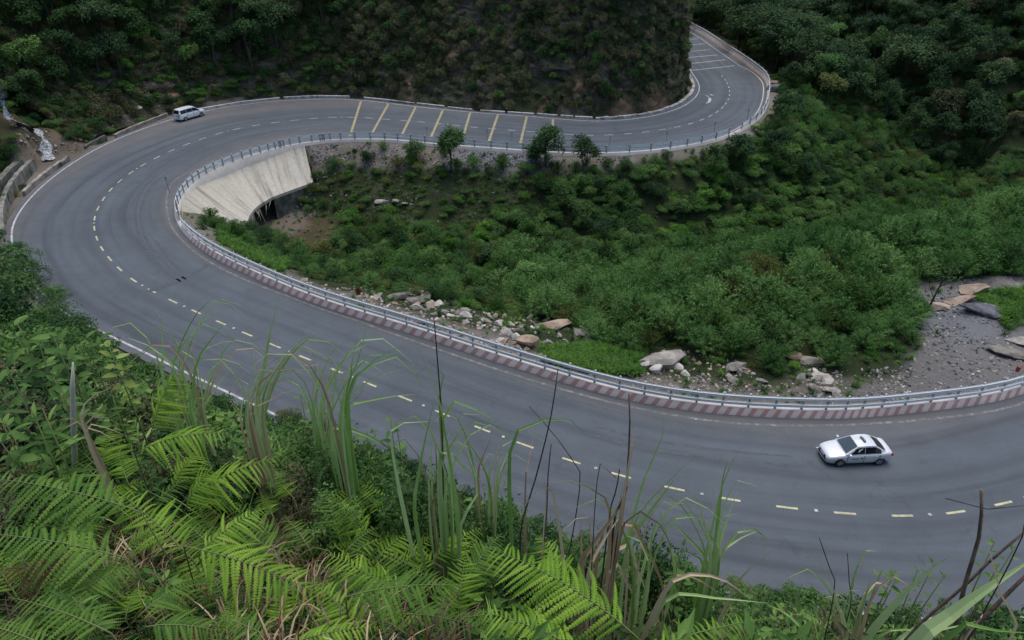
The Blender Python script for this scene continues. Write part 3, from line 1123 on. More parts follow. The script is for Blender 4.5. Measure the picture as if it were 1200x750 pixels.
def guard_rail(s0, s1, label, gap, z_lo, z_hi, spacing):
    base = off(idx_of_s((s0 + s1) / 2), -(np.interp(idx_of_s((s0 + s1) / 2), np.arange(NC), WB) + .4))
    t = thing("guard_rail", label, "guard rail", (base[0], base[1], 0.3))
    B0 = Vector((base[0], base[1], 0.3))
    ps = []
    s = s0
    while s <= s1:
        i = idx_of_s(s)
        wb_ = np.interp(i, np.arange(NC), WB) + 0.36
        h = np.interp(i, bi, hB)
        q = off(i, -wb_)
        ps.append((Vector((q[0], q[1], h)), CT_[int(i)]))
        s += spacing
    for (q, d) in ps:
        o = link("post", POST, t, q - B0)
        o.rotation_euler = (0, 0, math.atan2(d[1], d[0]))
        r_ = link("reflector", REFL, o, (0, 0, 0.985))
    for (a, _), (b, _) in zip(ps[:-1], ps[1:]):
        e = b - a
        nrm = Vector((-e.y, e.x, 0)).normalized()      # towards the road
        for z in (z_lo, z_hi):
            c = (a + b) / 2 + nrm * 0.06 + Vector((0, 0, z))
            o = link("rail", RAIL, t, c - B0)
            o.rotation_euler = (0, 0, math.atan2(e.y, e.x))
            o.scale = (e.length * 1.004, 1, 1)
    return t


guard_rail(CS[0] + 20, CS[s_at(118, 291)], "double beam steel guard rail on the red banded barrier wall", 0, 0.30, 0.82, 2.0)
guard_rail(CS[s_at(118, 291)] + 2.0, CS[s_at(810, 145)], "double beam steel guard rail round the pale parapet and far straight", 0, 0.30, 0.78, 2.1)
guard_rail(CS[s_at(810, 145)] + 2.1, CS[s_at(842, 85)] + 90, "thin steel guard rail curling round the far bend beside the cliff", 0, 0.28, 0.74, 2.4)

# delineator posts (dark thin posts above the rail)
def delineator(u, v, hgt, label):
    q = P(u, v, 0.3)
    b = MB()
    b.tube([(0, 0, 0), (0, 0, hgt)], 0.055, 6)
    b.box(-0.09, 0.09, -0.03, 0.03, hgt - 0.35, hgt)
    o = b.build("marker_post", M['steel_dark'])
    o.location = q
    tag(o, label, "post", "marker posts along the guard rail")


for (u, v, hh, lb) in ((780, 171, 1.9, "thin dark marker post at the guard rail before the far bend"), (836, 159, 1.9, "thin dark marker post at the start of the far bend"), (875, 143, 1.9, "thin dark marker post on the outside of the far bend"), (714, 176, 1.8, "thin dark marker post at the rail right of the young trees"), (571, 169, 2.0, "dark marker post between the yellow bands and the small trees"), (501, 165, 1.9, "dark marker post by the fourth yellow band"), (600, 172, 2.0, "dark marker post right of the middle yellow bands"), (199, 226, 1.9, "dark marker post at the inside of the hairpin beside the rail"), (210, 252, 1.4, "short dark marker post above the grass at the spillway edge")):
    delineator(u, v, hh, lb)

# ------------------------------------------------------------------ kerb blocks along the cliff foot
kerb = thing("kerb", "row of whitewashed concrete kerb blocks along the cliff foot", "kerb", (*off(s_at(591, 152), WO[s_at(591, 152)] + 1.0), 0))
k0 = Vector(kerb.location)
rng = random.Random(5)
s = CS[s_at(281, 150)]
s_end = CS[s_at(842, 85)] + 10
while s < s_end:
    far_bend = s > CS[s_at(700, 159)]
    ln = rng.uniform(1.6, 4.6) if not far_bend else 1.0
    i0, i1 = idx_of_s(s), idx_of_s(s + ln)
    im = int((i0 + i1) / 2)
    wv = 0.55 if far_bend else 0.40
    oo = WO[im] + 0.75
    a0, a1, c0, c1 = off(i0, WO[int(i0)] + 0.75), off(i1, WO[int(i1)] + 0.75), off(i0, WO[int(i0)] + 0.75 + wv), off(i1, WO[int(i1)] + 0.75 + wv)
    h = rng.uniform(0.2, 0.34)
    b = MB().add([(a0[0], a0[1], -.2), (a1[0], a1[1], -.2), (c1[0], c1[1], -.2), (c0[0], c0[1], -.2), (a0[0], a0[1], h), (a1[0], a1[1], h), (c1[0], c1[1], h), (c0[0], c0[1], h)],
                 [(0, 3, 2, 1), (4, 5, 6, 7), (0, 1, 5, 4), (1, 2, 6, 5), (2, 3, 7, 6), (3, 0, 4, 7)])
    b.v = [tuple(Vector(p) - k0) for p in b.v]
    b.build("kerb_block", M['kerb'], kerb)
    s += ln + (rng.choice([0.05, 0.5, 0.9, 1.4]) if not far_bend else 0.03)


def low_wall(pxs, z, h, w, label, name="drainage_wall", mat='concrete'):
    """low wall along a photo polyline standing at height z"""
    pts = [P(u, v, z) for u, v in pxs]
    wp, _ = resample([tuple(p[:2]) for p in pts], 0.8)
    b = MB()
    n = len(wp)
    tt = np.gradient(wp, axis=0)
    tt /= np.linalg.norm(tt, axis=1)[:, None]
    V = []
    for k in range(n):
        nn = np.array([-tt[k, 1], tt[k, 0]]) * w / 2
        hz = z + h + 0.04 * math.sin(k * 2.3)
        for (sx_, zz_) in ((-1, z - 1.2), (-1, hz), (1, hz), (1, z - 1.2)):
            V.append((wp[k, 0] + nn[0] * sx_, wp[k, 1] + nn[1] * sx_, zz_))
    Fc = []
    for k in range(n - 1):
        for q in range(3):
            Fc.append((k * 4 + q, k * 4 + q + 1, k * 4 + q + 5, k * 4 + q + 4))
    Fc += [(0, 1, 2, 3), ((n - 1) * 4 + 3, (n - 1) * 4 + 2, (n - 1) * 4 + 1, (n - 1) * 4)]
    o = b.add(V, Fc).build(name, M[mat])
    return tag(o, label, "wall")


low_wall([(38, 190), (27, 200), (14, 216), (6, 232), (2, 250), (3, 272)], 0.3, 0.35, 0.5, "curved concrete drain wall left of the hairpin, nearest the road")
low_wall([(25, 192), (14, 200), (4, 211), (-10, 224)], 0.6, 0.5, 0.7, "straight mossy concrete drain wall at the far left edge")
low_wall([(124, 161), (112, 167), (100, 174)], 0.0, 0.35, 0.3, "long pale concrete parapet by the stream outlet", "parapet")
low_wall([(80, 186), (76, 190), (72, 194)], 0.0, 0.4, 0.4, "short grey concrete headwall where the stream goes under the road", "parapet")
low_wall([(196, 134), (188, 137), (170, 144), (150, 152), (135, 159)], 0.0, 0.22, 0.35, "broken stone edging wall behind the white minivan", "stone_edging", 'rock')
low_wall([(28, 226), (40, 214), (60, 198), (72, 190)], -0.05, 0.2, 0.4, "mossy stone edging along the outside of the hairpin", "stone_edging", 'rock')

# ------------------------------------------------------------------ stream
srng = np.random.RandomState(3)
st = np.array(STREAM)
sp, _ = resample([tuple(p[:2]) for p in st], 0.35)
sV = []
SF = []
KS = 7
dS = np.r_[0, np.cumsum(np.linalg.norm(np.diff(st[:, :2], axis=0), axis=1))]
dP = np.r_[0, np.cumsum(np.linalg.norm(np.diff(sp, axis=0), axis=1))]
tt = np.gradient(sp, axis=0)
tt /= np.linalg.norm(tt, axis=1)[:, None]
for k in range(len(sp)):
    zc_ = np.interp(dP[k], dS, st[:, 2])
    w = 0.5 + 0.22 * math.sin(k * 0.5) + 0.2 * math.sin(k * 1.3)
    for q in range(KS):
        f = (q / (KS - 1) - 0.5) * 2
        n_ = np.array([-tt[k, 1], tt[k, 0]]) * f * w
        x, y = sp[k] + n_
        sV.append((x, y, max(gz(x, y) + 0.05, zc_ - 0.2) + 0.10 * (1 - f * f) + srng.rand() * 0.16))
for k in range(len(sp) - 1):
    for q in range(KS - 1):
        SF.append((k * KS + q, k * KS + q + 1, (k + 1) * KS + q + 1, (k + 1) * KS + q))
m, N, L, B = nmat("white_water")
p_ = pos(N)
n1 = noise(N, L, 5.0, 8, 0.8, p_)
r_ = ramp(N, [(0.40, (0.04, 0.043, 0.045)), (0.52, (0.20, 0.22, 0.24)), (0.62, (0.74, 0.77, 0.80))])
L.new(n1.outputs[0], r_.inputs[0])
L.new(r_.outputs[0], B.inputs["Base Color"])
B.inputs["Roughness"].default_value = 0.35
bump(N, L, B, n1.outputs[0], 0.8, 0.1)
stream = tag(link("stream", mesh_np("stream", sV, SF, m, True)), "white mountain stream tumbling down to the hairpin", "stream", kind="structure")

# ------------------------------------------------------------------ concrete spillway apron and culvert
nU, nW = 40, 14
at_, _ = resample([tuple(p[:2]) for p in apt], 0.2)
ab_s = np.r_[0, np.cumsum(np.linalg.norm(np.diff(apb, axis=0), axis=1))]
at_s = np.linspace(0, len(at_) - 1, nU)
cb = np.linspace(0, 1, len(apb))
V = []
UV = []
for a in range(nU):
    f = a / (nU - 1)
    tp = np.array([*at_[int(at_s[a])], -0.10])
    bp = np.array([np.interp(f, cb, apb[:, c]) for c in range(3)])
    for w in range(nW):
        g = w / (nW - 1)
        p = tp * (1 - g) + bp * g
        p[2] += -0.35 * math.sin(math.pi * g)
        V.append(p)
        UV.append((f * 26, g * 9))
a_ = (np.arange(nU - 1)[:, None] * nW + np.arange(nW - 1)[None, :]).ravel()
Fc = np.c_[a_, a_ + nW, a_ + nW + 1, a_ + 1].tolist()
# rim turned down at the free edges so that the slab has thickness
base = len(V)
rim = [a * nW + nW - 1 for a in range(nU)]
for q in rim:
    p = V[q]
    V.append((p[0], p[1], p[2] - 0.35))
    UV.append(UV[q])
for a in range(nU - 1):
    Fc.append([rim[a], rim[a + 1], base + a + 1, base + a])
for col in (0, nU - 1):
    b2 = len(V)
    for w in range(nW):
        p = V[col * nW + w]
        V.append((p[0], p[1], p[2] - 0.5))
        UV.append(UV[col * nW + w])
    for w in range(nW - 1):
        Fc.append([col * nW + w, col * nW + w + 1, b2 + w + 1, b2 + w])
apron = tag(link("spillway_apron", mesh_np("spillway_apron", V, [tuple(f) for f in Fc], M['apron'], False, uv=UV)), "streaked pale concrete spillway apron below the hairpin parapet", "spillway")

cul = thing("culvert", "dark culvert mouth with grey headwalls under the concrete apron", "culvert", tuple(MOUTH))
C0 = Vector(MOUTH)


def face_wall(name, pts, depth, zb, mat, back):
    """wall hanging below a top polyline, thickness away from the viewer"""
    b = MB()
    V = []
    for p in pts:
        V += [Vector(p), Vector((p[0], p[1], zb)), Vector(p) + back, Vector((p[0], p[1], zb)) + back]
    Fc = []
    for k in range(len(pts) - 1):
        o = k * 4
        Fc += [(o, o + 4, o + 5, o + 1), (o + 2, o + 3, o + 7, o + 6), (o, o + 2, o + 6, o + 4)]
    o = (len(pts) - 1) * 4
    Fc += [(0, 1, 3, 2), (o, o + 2, o + 3, o + 1)]
    b.add([v - C0 for v in V], Fc)
    return b.build(name, mat, cul)


dz = Vector((0, 0, -0.36))
face_wall("headwall", [apb[i] + np.array(dz) for i in (3, 4, 5)], 1, -7.2, M['concrete'], Vector((-0.4, 0.3, 0)))
face_wall("headwall", [apb[i] + np.array(dz) for i in (7, 8, 9)], 1, -7.2, M['concrete'], Vector((0.0, 0.45, 0)))
e0, e1 = Vector(apb[5]) + dz, Vector(apb[7]) + dz
bk = Vector((-2.5, 5.5, 0))
b = MB()
V = [e0, e1, e1 + bk, e0 + bk] + [Vector((q.x, q.y, -7.2)) for q in (e0, e1, e1 + bk, e0 + bk)]
b.add([v - C0 for v in V], [(0, 1, 2, 3), (1, 5, 6, 2), (2, 6, 7, 3), (3, 7, 4, 0)])
b.build("barrel", M['hole'], cul)

_rr = random.Random(8)
for _k in range(12):
    f_ = _rr.uniform(0.05, 0.95)
    a_ = e0 * (1 - f_) + e1 * f_ if _k % 2 else Vector(apb[4]) * (1 - f_) + Vector(apb[5]) * f_ + dz
    q_ = a_ + Vector((_rr.uniform(-.5, .5), -_rr.uniform(.1, .5), -_rr.uniform(.8, 2.2)))
    MB().tube([a_ - C0, (a_ + q_) / 2 - C0 + Vector((_rr.uniform(-.2, .2), -.15, .1)), q_ - C0], [.05, .035, .015], 4).build("hanging_root", M['bark_pale'], cul)

# ------------------------------------------------------------------ foliage builders
def unit(a):
    return a / np.maximum(np.linalg.norm(a, axis=-1, keepdims=True), 1e-9)


def leaf_cloud(rs, centres, outward, nleaf, srad, L_, W_, up=0.5, rnd=0.5, droop=0.15, flat=0.45, narrow=False, fold=0.0):
    """diamond leaves spread round spray centres -> V, F, tint"""
    n = len(centres)
    c = np.repeat(centres, nleaf, 0)
    o = np.repeat(outward, nleaf, 0)
    d = rs.normal(size=(n * nleaf, 3))
    d = unit(d) * (rs.rand(n * nleaf, 1) ** 0.5) * srad
    comp = (d * o).sum(1, keepdims=True)
    d = d - o * comp * (1 - flat)
    p = c + d
    nn = unit(o * 0.55 + np.array([0, 0, up]) + rs.normal(size=p.shape) * rnd)
    t = unit(d * 1.2 / srad + o * 0.5 + rs.normal(size=p.shape) * 0.5)
    t = unit(t - nn * (t * nn).sum(1, keepdims=True))
    b = np.cross(nn, t)
    l = L_ * (0.6 + 0.8 * rs.rand(len(p), 1))
    w = W_ * (0.6 + 0.8 * rs.rand(len(p), 1))
    k = 0.42
    v0 = p
    v1 = p + t * l * k + b * w * .5 + nn * w * fold
    v2 = p + t * l - nn * l * droop
    v3 = p + t * l * k - b * w * .5 + nn * w * fold
    V = np.stack([v0, v1, v2, v3], 1).reshape(-1, 3)
    Fc = np.arange(len(p) * 4).reshape(-1, 4)
    ct = np.repeat(rs.rand(n), nleaf)
    tint = np.clip(0.6 * ct + 0.5 * rs.rand(len(p)) - 0.05, 0, 1)
    return V, Fc, tint


def crown_mesh(name, seed, mat, rx, rz, nlobe, nspray, nleaf, L_, W_, srad, zc=0.0, lobe=0.55, up=0.5, droop=0.15, lift=0.0, low=-0.35):
    """uneven crown made of leaf sprays on the shells of several lobes; centre at height zc"""
    rs = np.random.RandomState(seed)
    C, O = [], []
    for q in range(nlobe):
        a = 2 * math.pi * (q + rs.rand() * 0.8) / nlobe
        rr = rs.uniform(0.25, 0.75) if q else 0.0
        lc = np.array([math.cos(a) * rx * rr, math.sin(a) * rx * rr, (rs.uniform(-0.45, 0.6) if q else 0.35) * rz])
        lr = np.array([rx, rx, rz]) * lobe * rs.uniform(0.65, 1.1)
        m = max(4, int(nspray / nlobe))
        d = unit(rs.normal(size=(m, 3)))
        d[:, 2] = np.where(d[:, 2] < low, -d[:, 2] * rs.rand(m), d[:, 2])
        C.append(lc + d * lr * (0.55 + 0.5 * rs.rand(m, 1)))
        O.append(d)
    C = np.concatenate(C)
    O = unit(np.concatenate(O) + np.array([0, 0, lift]))
    C[:, 2] += zc
    V, Fc, t = leaf_cloud(rs, C, O, nleaf, srad, L_, W_, up, 0.45, droop)
    return mesh_np(name, V, Fc, mat, False, t), C


def trunk_mesh(name, seed, mat, h, r, targets, nb=7, lean=0.06):
    rs = np.random.RandomState(seed)
    b = MB()
    top = Vector((rs.normal() * lean * h, rs.normal() * lean * h, h))
    pts = [Vector((0, 0, -0.5)) + (top - Vector((0, 0, -0.5))) * t + Vector((rs.normal(), rs.normal(), 0)) * 0.03 * h * math.sin(t * math.pi) for t in np.linspace(0, 1, 6)]
    b.tube(pts, [r * (1.25 - 0.95 * t) for t in np.linspace(0, 1, 6)], 6, False)
    sel = targets[rs.permutation(len(targets))[:nb]]
    for q in sel:
        f = rs.uniform(0.35, 0.9)
        a = pts[0] + (pts[-1] - pts[0]) * f
        e = Vector(q)
        mdl = (a + e) / 2 + Vector((0, 0, 0.08 * h))
        b.tube([a, mdl, e], [r * (0.62 - 0.4 * f), r * 0.3, r * 0.1], 4, False)
    return b.mesh(name, mat, True)


class Proto:
    def __init__(s, parts):
        s.parts = parts            # list of (name, mesh)


def plant(name, proto, loc, rotz, sc, label, cat, group, tilt=(0, 0)):
    t = thing(name, label, cat, loc, rotz, group)
    t.rotation_euler = (tilt[0], tilt[1], rotz)
    t.scale = sc if hasattr(sc, '__len__') else (sc, sc, sc)
    for pn, me in proto.parts:
        link(pn, me, t)
    return t


def tree_proto(seed, mat, h, rx, rz, nlobe, nspray, nleaf, L_, W_, srad, tr=0.14, zc=None, **kw):
    zc = h * 0.68 if zc is None else zc
    cm, C = crown_mesh("crown", seed, M[mat], rx, rz, nlobe, nspray, nleaf, L_, W_, srad, zc, **kw)
    tm = trunk_mesh("trunk", seed + 1, M['bark'], h * 0.75, tr, C, 8)
    return Proto([("trunk", tm), ("crown", cm)])


def shrub_proto(seed, mat, h, rx, nlobe, nspray, nleaf, L_, W_, srad, **kw):
    cm, C = crown_mesh("foliage", seed, M[mat], rx, h * 0.5, nlobe, nspray, nleaf, L_, W_, srad, h * 0.5, **kw)
    rs = np.random.RandomState(seed + 9)
    b = MB()
    for q in C[rs.permutation(len(C))[:7]]:
        b.tube([(rs.normal() * .05, rs.normal() * .05, -0.4), (q[0] * .4, q[1] * .4, q[2] * .5), tuple(q)], [0.035, 0.025, 0.01], 4, False)
    return Proto([("stem", b.mesh("stem", M['bark'], True)), ("foliage", cm)])


def feather_proto(seed, mat, h, rx, nst, nleaf, L_, W_):
    """loose upright willowy shrub: arching stems set with narrow leaves"""
    rs = np.random.RandomState(seed)
    Vs, Fs, Ts = [], [], []
    b = MB()
    base = 0
    for q in range(nst):
        a = rs.rand() * 2 * math.pi
        rr = rx * (rs.rand() ** 0.6)
        hh = h * (1 - 0.45 * (rr / rx) ** 2) * rs.uniform(0.8, 1.08)
        tip = np.array([math.cos(a) * rr, math.sin(a) * rr, hh])
        ctrl = np.array([tip[0] * .35, tip[1] * .35, hh * 0.75])
        t = 0.3 + 0.7 * rs.rand(nleaf, 1) ** 0.8
        p = 2 * t * (1 - t) * ctrl + t * t * tip
        tg = unit(2 * (1 - t) * ctrl + 2 * t * (tip - ctrl))
        d = unit(tg * 0.6 + rs.normal(size=p.shape) * 0.75 + np.array([0, 0, 0.1]))
        nn = unit(np.cross(d, rs.normal(size=p.shape)) + np.array([0, 0, 0.5]))
        bb = unit(np.cross(nn, d))
        l = L_ * (0.6 + 0.8 * rs.rand(nleaf, 1))
        w = W_ * (0.7 + 0.6 * rs.rand(nleaf, 1))
        V = np.stack([p, p + d * l * .45 + bb * w * .5, p + d * l + np.array([0, 0, -0.15]) * l, p + d * l * .45 - bb * w * .5], 1).reshape(-1, 3)
        Vs.append(V)
        Fs.append(np.arange(nleaf * 4).reshape(-1, 4) + base)
        base += nleaf * 4
        Ts.append(np.clip(0.55 * rs.rand() + 0.5 * rs.rand(nleaf), 0, 1))
        if q < 8:
            b.tube([(0, 0, -.4), tuple(ctrl * .9), tuple(tip)], [0.04, 0.025, 0.008], 4, False)
    return Proto([("stem", b.mesh("stem", M['bark'], True)), ("foliage", mesh_np("foliage", np.concatenate(Vs), np.concatenate(Fs), M[mat], False, np.concatenate(Ts)))])


def tuft_mesh(seed, mat, n, h, w, spread, droop=0.5, segs=3):
    rs = np.random.RandomState(seed)
    V, Fc, T = [], [], []
    for q in range(n):
        a = rs.rand() * 6.283
        r0 = spread * 0.25 * rs.rand()
        hh = h * rs.uniform(0.5, 1.1)
        out = spread * rs.uniform(0.2, 1.0)
        ca, sa = math.cos(a), math.sin(a)
        b0 = len(V)
        wd = w * rs.uniform(.7, 1.3)
        for k in range(segs + 1):
            t = k / segs
            x = r0 + out * t ** 1.6
            z = hh * (t - droop * t ** 2.6 * out / spread) - 0.05 * (k == 0)
            ww = wd * (1 - t) ** 0.7 * .5 + 0.001
            V += [(ca * x - sa * ww, sa * x + ca * ww, z), (ca * x + sa * ww, sa * x - ca * ww, z)]
        for k in range(segs):
            Fc.append((b0 + 2 * k, b0 + 2 * k + 1, b0 + 2 * k + 3, b0 + 2 * k + 2))
            T.append(rs.rand())
    return mesh_np("tuft", V, np.array(Fc), M[mat], False, T)


def merged(name, proto):
    """one mesh out of a prototype's parts, each keeping its material"""
    V, Fc, T, mi, mats = [], [], [], [], []
    for k, (_, me) in enumerate(proto.parts):
        b = len(V)
        V += [tuple(v.co) for v in me.vertices]
        at = me.attributes.get("tint")
        for q, p in enumerate(me.polygons):
            Fc.append(tuple(i + b for i in p.vertices))
            T.append(at.data[q].value if at else 0.5)
            mi.append(k)
        mats.append(me.materials[0])
    me = mesh_np(name, V, Fc, mats, False, T)
    me.polygons.foreach_set("material_index", np.array(mi, np.int32))
    return me


# instanced scatter for what nobody could count
def scatter(name, pts, scl, rotz, idx, meshes, label, cat, tilt=None):
    src = bpy.data.collections.new(name + "_source")
    for k, me in enumerate(meshes):
        o = bpy.data.objects.new("%s_piece_%02d" % (name, k), me)
        src.objects.link(o)
    pts = np.asarray(pts, np.float32).reshape(-1, 3)
    me = bpy.data.meshes.new(name)
    me.vertices.add(len(pts))
    me.vertices.foreach_set("co", pts.ravel())
    rot = np.zeros((len(pts), 3), np.float32)
    if tilt is not None:
        rot[:, :2] = tilt
    rot[:, 2] = rotz
    a = me.attributes.new("rot", 'FLOAT_VECTOR', 'POINT')
    a.data.foreach_set("vector", rot.ravel())
    sc3 = np.asarray(scl, np.float32)
    if sc3.ndim == 1:
        sc3 = np.repeat(sc3[:, None], 3, 1)
    a = me.attributes.new("scl", 'FLOAT_VECTOR', 'POINT')
    a.data.foreach_set("vector", sc3.ravel())
    a = me.attributes.new("idx", 'INT', 'POINT')
    a.data.foreach_set("value", np.asarray(idx, np.int32))
    o = link(name, me)
    ng = bpy.data.node_groups.new(name + "_nodes", 'GeometryNodeTree')
    ng.interface.new_socket("Geometry", in_out='INPUT', socket_type='NodeSocketGeometry')
    ng.interface.new_socket("Geometry", in_out='OUTPUT', socket_type='NodeSocketGeometry')
    N, L = ng.nodes, ng.links
    gi, go = N.new("NodeGroupInput"), N.new("NodeGroupOutput")
    ip = N.new("GeometryNodeInstanceOnPoints")
    ci_ = N.new("GeometryNodeCollectionInfo")
    ci_.inputs["Collection"].default_value = src
    ci_.inputs["Separate Children"].default_value = True
    ci_.inputs["Reset Children"].default_value = True
    ip.inputs["Pick Instance"].default_value = True

    def na(nm, tp):
        n = N.new("GeometryNodeInputNamedAttribute")
        n.data_type = tp
        n.inputs["Name"].default_value = nm
        return [s_ for s_ in n.outputs if s_.enabled and s_.name == "Attribute"][0]
    L.new(gi.outputs[0], ip.inputs["Points"])
    L.new(ci_.outputs[0], ip.inputs["Instance"])
    L.new(na("idx", 'INT'), ip.inputs["Instance Index"])
    e2r = N.new("FunctionNodeEulerToRotation")
    L.new(na("rot", 'FLOAT_VECTOR'), e2r.inputs[0])
    L.new(e2r.outputs[0], ip.inputs["Rotation"])
    L.new(na("scl", 'FLOAT_VECTOR'), ip.inputs["Scale"])
    L.new(ip.outputs[0], go.inputs[0])
    md = o.modifiers.new("scatter", 'NODES')
    md.node_group = ng
    return tag(o, label, cat, kind="stuff")


RS = np.random.RandomState(11)


def jgrid(x0, x1, y0, y1, step, jit=0.85):
    xs, ys = np.meshgrid(np.arange(x0, x1, step), np.arange(y0, y1, step))
    n = xs.size
    return np.c_[xs.ravel() + (RS.rand(n) - .5) * step * jit, ys.ravel() + (RS.rand(n) - .5) * step * jit]


def zs_of(xy):
    return np.array([gz(x, y) for x, y in xy])


# ------------------------------------------------------------------ forest on the far valley side
FT = [tree_proto(100, 'lf_forest', 8.5, 3.3, 2.7, 7, 190, 16, 0.36, 0.20, 0.62),
      tree_proto(110, 'lf_forest', 7.0, 3.0, 2.2, 6, 160, 16, 0.34, 0.19, 0.60),
      tree_proto(120, 'lf_dark', 8.0, 2.7, 2.9, 6, 170, 16, 0.32, 0.18, 0.58),
      tree_proto(130, 'lf_forest', 9.5, 3.6, 2.3, 8, 200, 16, 0.34, 0.16, 0.62, lift=0.5),
      tree_proto(140, 'lf_scrub', 6.5, 2.7, 2.4, 6, 160, 16, 0.34, 0.19, 0.58),
      tree_proto(150, 'lf_grey', 7.5, 2.9, 2.0, 6, 170, 18, 0.30, 0.13, 0.60, lift=0.6)]
F_LABEL = ["broad dark green forest tree on the slope across the valley", "rounded dark green forest tree on the slope across the valley",
           "dense blackish green forest tree on the slope across the valley", "spreading layered forest tree on the slope across the valley",
           "low brownish green forest tree on the slope across the valley", "pale grey green forest tree on the slope across the valley"]
xy = jgrid(40, 260, 84, 330, 3.9)
ib, lat = nearest(xy[:, 0], xy[:, 1])
ok = (inside(xy[:, 0], xy[:, 1], FOOT_POLY) | (xy[:, 1] > 118)) & (lat < -(WB[ib] + 3.2))
xy = xy[ok]
zf = zs_of(xy)
u_, v_, dd = project(np.c_[xy, zf + 5])
ok = (u_ > 690) & (u_ < 1420) & (v_ > -190)
xy, zf, u_, v_, dd = xy[ok], zf[ok], u_[ok], v_[ok], dd[ok]
vis = (u_ < 1215) & (v_ > -18)
order = np.argsort(dd + 1e4 * (~vis))
kinds = RS.choice(6, len(xy), p=[0.28, 0.22, 0.2, 0.16, 0.09, 0.05])
ind = order[:285]
print("forest", len(xy), "visible", vis.sum())
for q in ind:
    k = kinds[q]
    sc = (0.6 + 0.75 * RS.rand() ** 1.4) * (0.8 if dd[q] < 95 else 1.0)
    plant("forest_tree", FT[k], (xy[q, 0], xy[q, 1], zf[q] - 0.3), RS.rand() * 6.28, (sc, sc, sc * RS.uniform(.85, 1.1)), F_LABEL[k], "tree", "forest trees across the valley: kind %s" % F_LABEL[k].split(" forest")[0])
rest = order[285:]
FM = [merged("forest_tree_mesh", p) for p in FT]
scatter("far_forest", np.c_[xy[rest], zf[rest] - 0.3], RS.uniform(0.65, 1.12, len(rest)), RS.rand(len(rest)) * 6.28, kinds[rest], FM, "dark green forest covering the upper slope beyond the nearer trees", "forest")
# understory on the forest floor
fx = jgrid(50, 230, 84, 300, 2.6)
ib, lat = nearest(fx[:, 0], fx[:, 1])
fx = fx[(inside(fx[:, 0], fx[:, 1], FOOT_POLY) | (fx[:, 1] > 118)) & (lat < -(WB[ib] + 2.0))]
fz = zs_of(fx)
u_, v_, dd = project(np.c_[fx, fz + 1])
ok = (u_ > 690) & (u_ < 1400) & (v_ > -120)
SP = [shrub_proto(200, 'lf_dark', 2.5, 1.7, 7, 150, 15, 0.20, 0.085, 0.36, lift=.3), shrub_proto(205, 'lf_mid', 2.0, 1.6, 7, 150, 15, 0.18, 0.08, 0.34, lift=.3), shrub_proto(210, 'lf_bright', 1.7, 1.5, 6, 140, 15, 0.17, 0.08, 0.32, lift=.3),
      shrub_proto(215, 'lf_scrub', 1.8, 1.5, 6, 120, 14, 0.18, 0.06, 0.36, lift=.4), shrub_proto(220, 'lf_mid', 3.0, 1.7, 8, 180, 15, 0.19, 0.075, 0.36, lift=.4), shrub_proto(225, 'lf_olive', 1.6, 1.4, 6, 120, 14, 0.17, 0.065, 0.34, lift=.4)]
FP = [feather_proto(300, 'lf_grey', 3.3, 2.1, 80, 34, 0.27, 0.055), feather_proto(305, 'lf_grey', 2.6, 1.9, 70, 34, 0.25, 0.055), feather_proto(310, 'lf_mid', 3.0, 1.9, 72, 34, 0.25, 0.06), feather_proto(315, 'lf_olive', 2.5, 1.7, 60, 32, 0.24, 0.055), feather_proto(320, 'lf_dark', 2.6, 1.7, 60, 32, 0.24, 0.06)]
SM = [merged("shrub_mesh", p) for p in SP]
FPM = [merged("feather_mesh", p) for p in FP]
fx, fz = fx[ok], fz[ok]
scatter("forest_undergrowth", np.c_[fx, fz - 0.2], RS.uniform(0.6, 1.2, len(fx)), RS.rand(len(fx)) * 6.28, RS.choice(6, len(fx), p=[.4, .25, .05, .2, .07, .03]), SM, "dark undergrowth between the trunks of the far slope", "undergrowth")
# three trees that stand out beside the far bend
plant("forest_tree", FT[5], (*gp(958, 112)[:2], gp(958, 112).z - .3), 1.0, (1.0, 1.0, 1.05), "pale domed grey green tree standing out right of the far bend", "tree", "stand-out trees by the far bend")
OLV = tree_proto(160, 'lf_olive', 6.5, 2.5, 2.0, 6, 150, 16, 0.32, 0.18, 0.55)
plant("forest_tree", OLV, (*gp(966, 128)[:2], gp(966, 128).z - .3), 2.0, 1.0, "olive yellow rounded tree just below the pale domed tree", "tree", "stand-out trees by the far bend")
plant("forest_tree", FT[1], (*gp(915, 150)[:2], gp(915, 150).z - .3), 0.3, 0.8, "bushy tree hugging the outside of the far bend below the rail", "tree", "stand-out trees by the far bend")

# ------------------------------------------------------------------ shrubs of the valley floor
xy = np.concatenate([jgrid(-42, 95, 30, 128, 1.5), jgrid(-5, 95, 38, 90, 1.9)])
ib, lat = nearest(xy[:, 0], xy[:, 1])
dv = -lat - WB[ib]
ok = (dv > 1.6) & ~inside(xy[:, 0], xy[:, 1], FOOT_POLY) & ~inside(xy[:, 0], xy[:, 1], _ap) & (np.hypot(xy[:, 0] - MOUTH.x, xy[:, 1] - MOUTH.y) > 4.5)
n_first = int(ok[:len(jgrid(-42, 95, 30, 128, 1.5))].sum())
xy, dv, ib = xy[ok], dv[ok], ib[ok]
zv = zs_of(xy)
u_, v_, dd = project(np.c_[xy, zv])
RIDGE = [(560, 330), (620, 300), (760, 300), (900, 290), (1000, 262), (1290, 235), (1290, 330), (1060, 336), (1085, 400), (940, 440), (830, 425), (700, 405), (620, 375)]
LUSH = [(560, 240), (700, 205), (860, 185), (900, 150), (960, 160), (1000, 250), (860, 290), (640, 300), (540, 290)]
near = ib < s_at(118, 291)
ex = inside(u_, v_, PLAT) | inside(u_, v_, RUST) | inside(u_, v_, FARBANK)
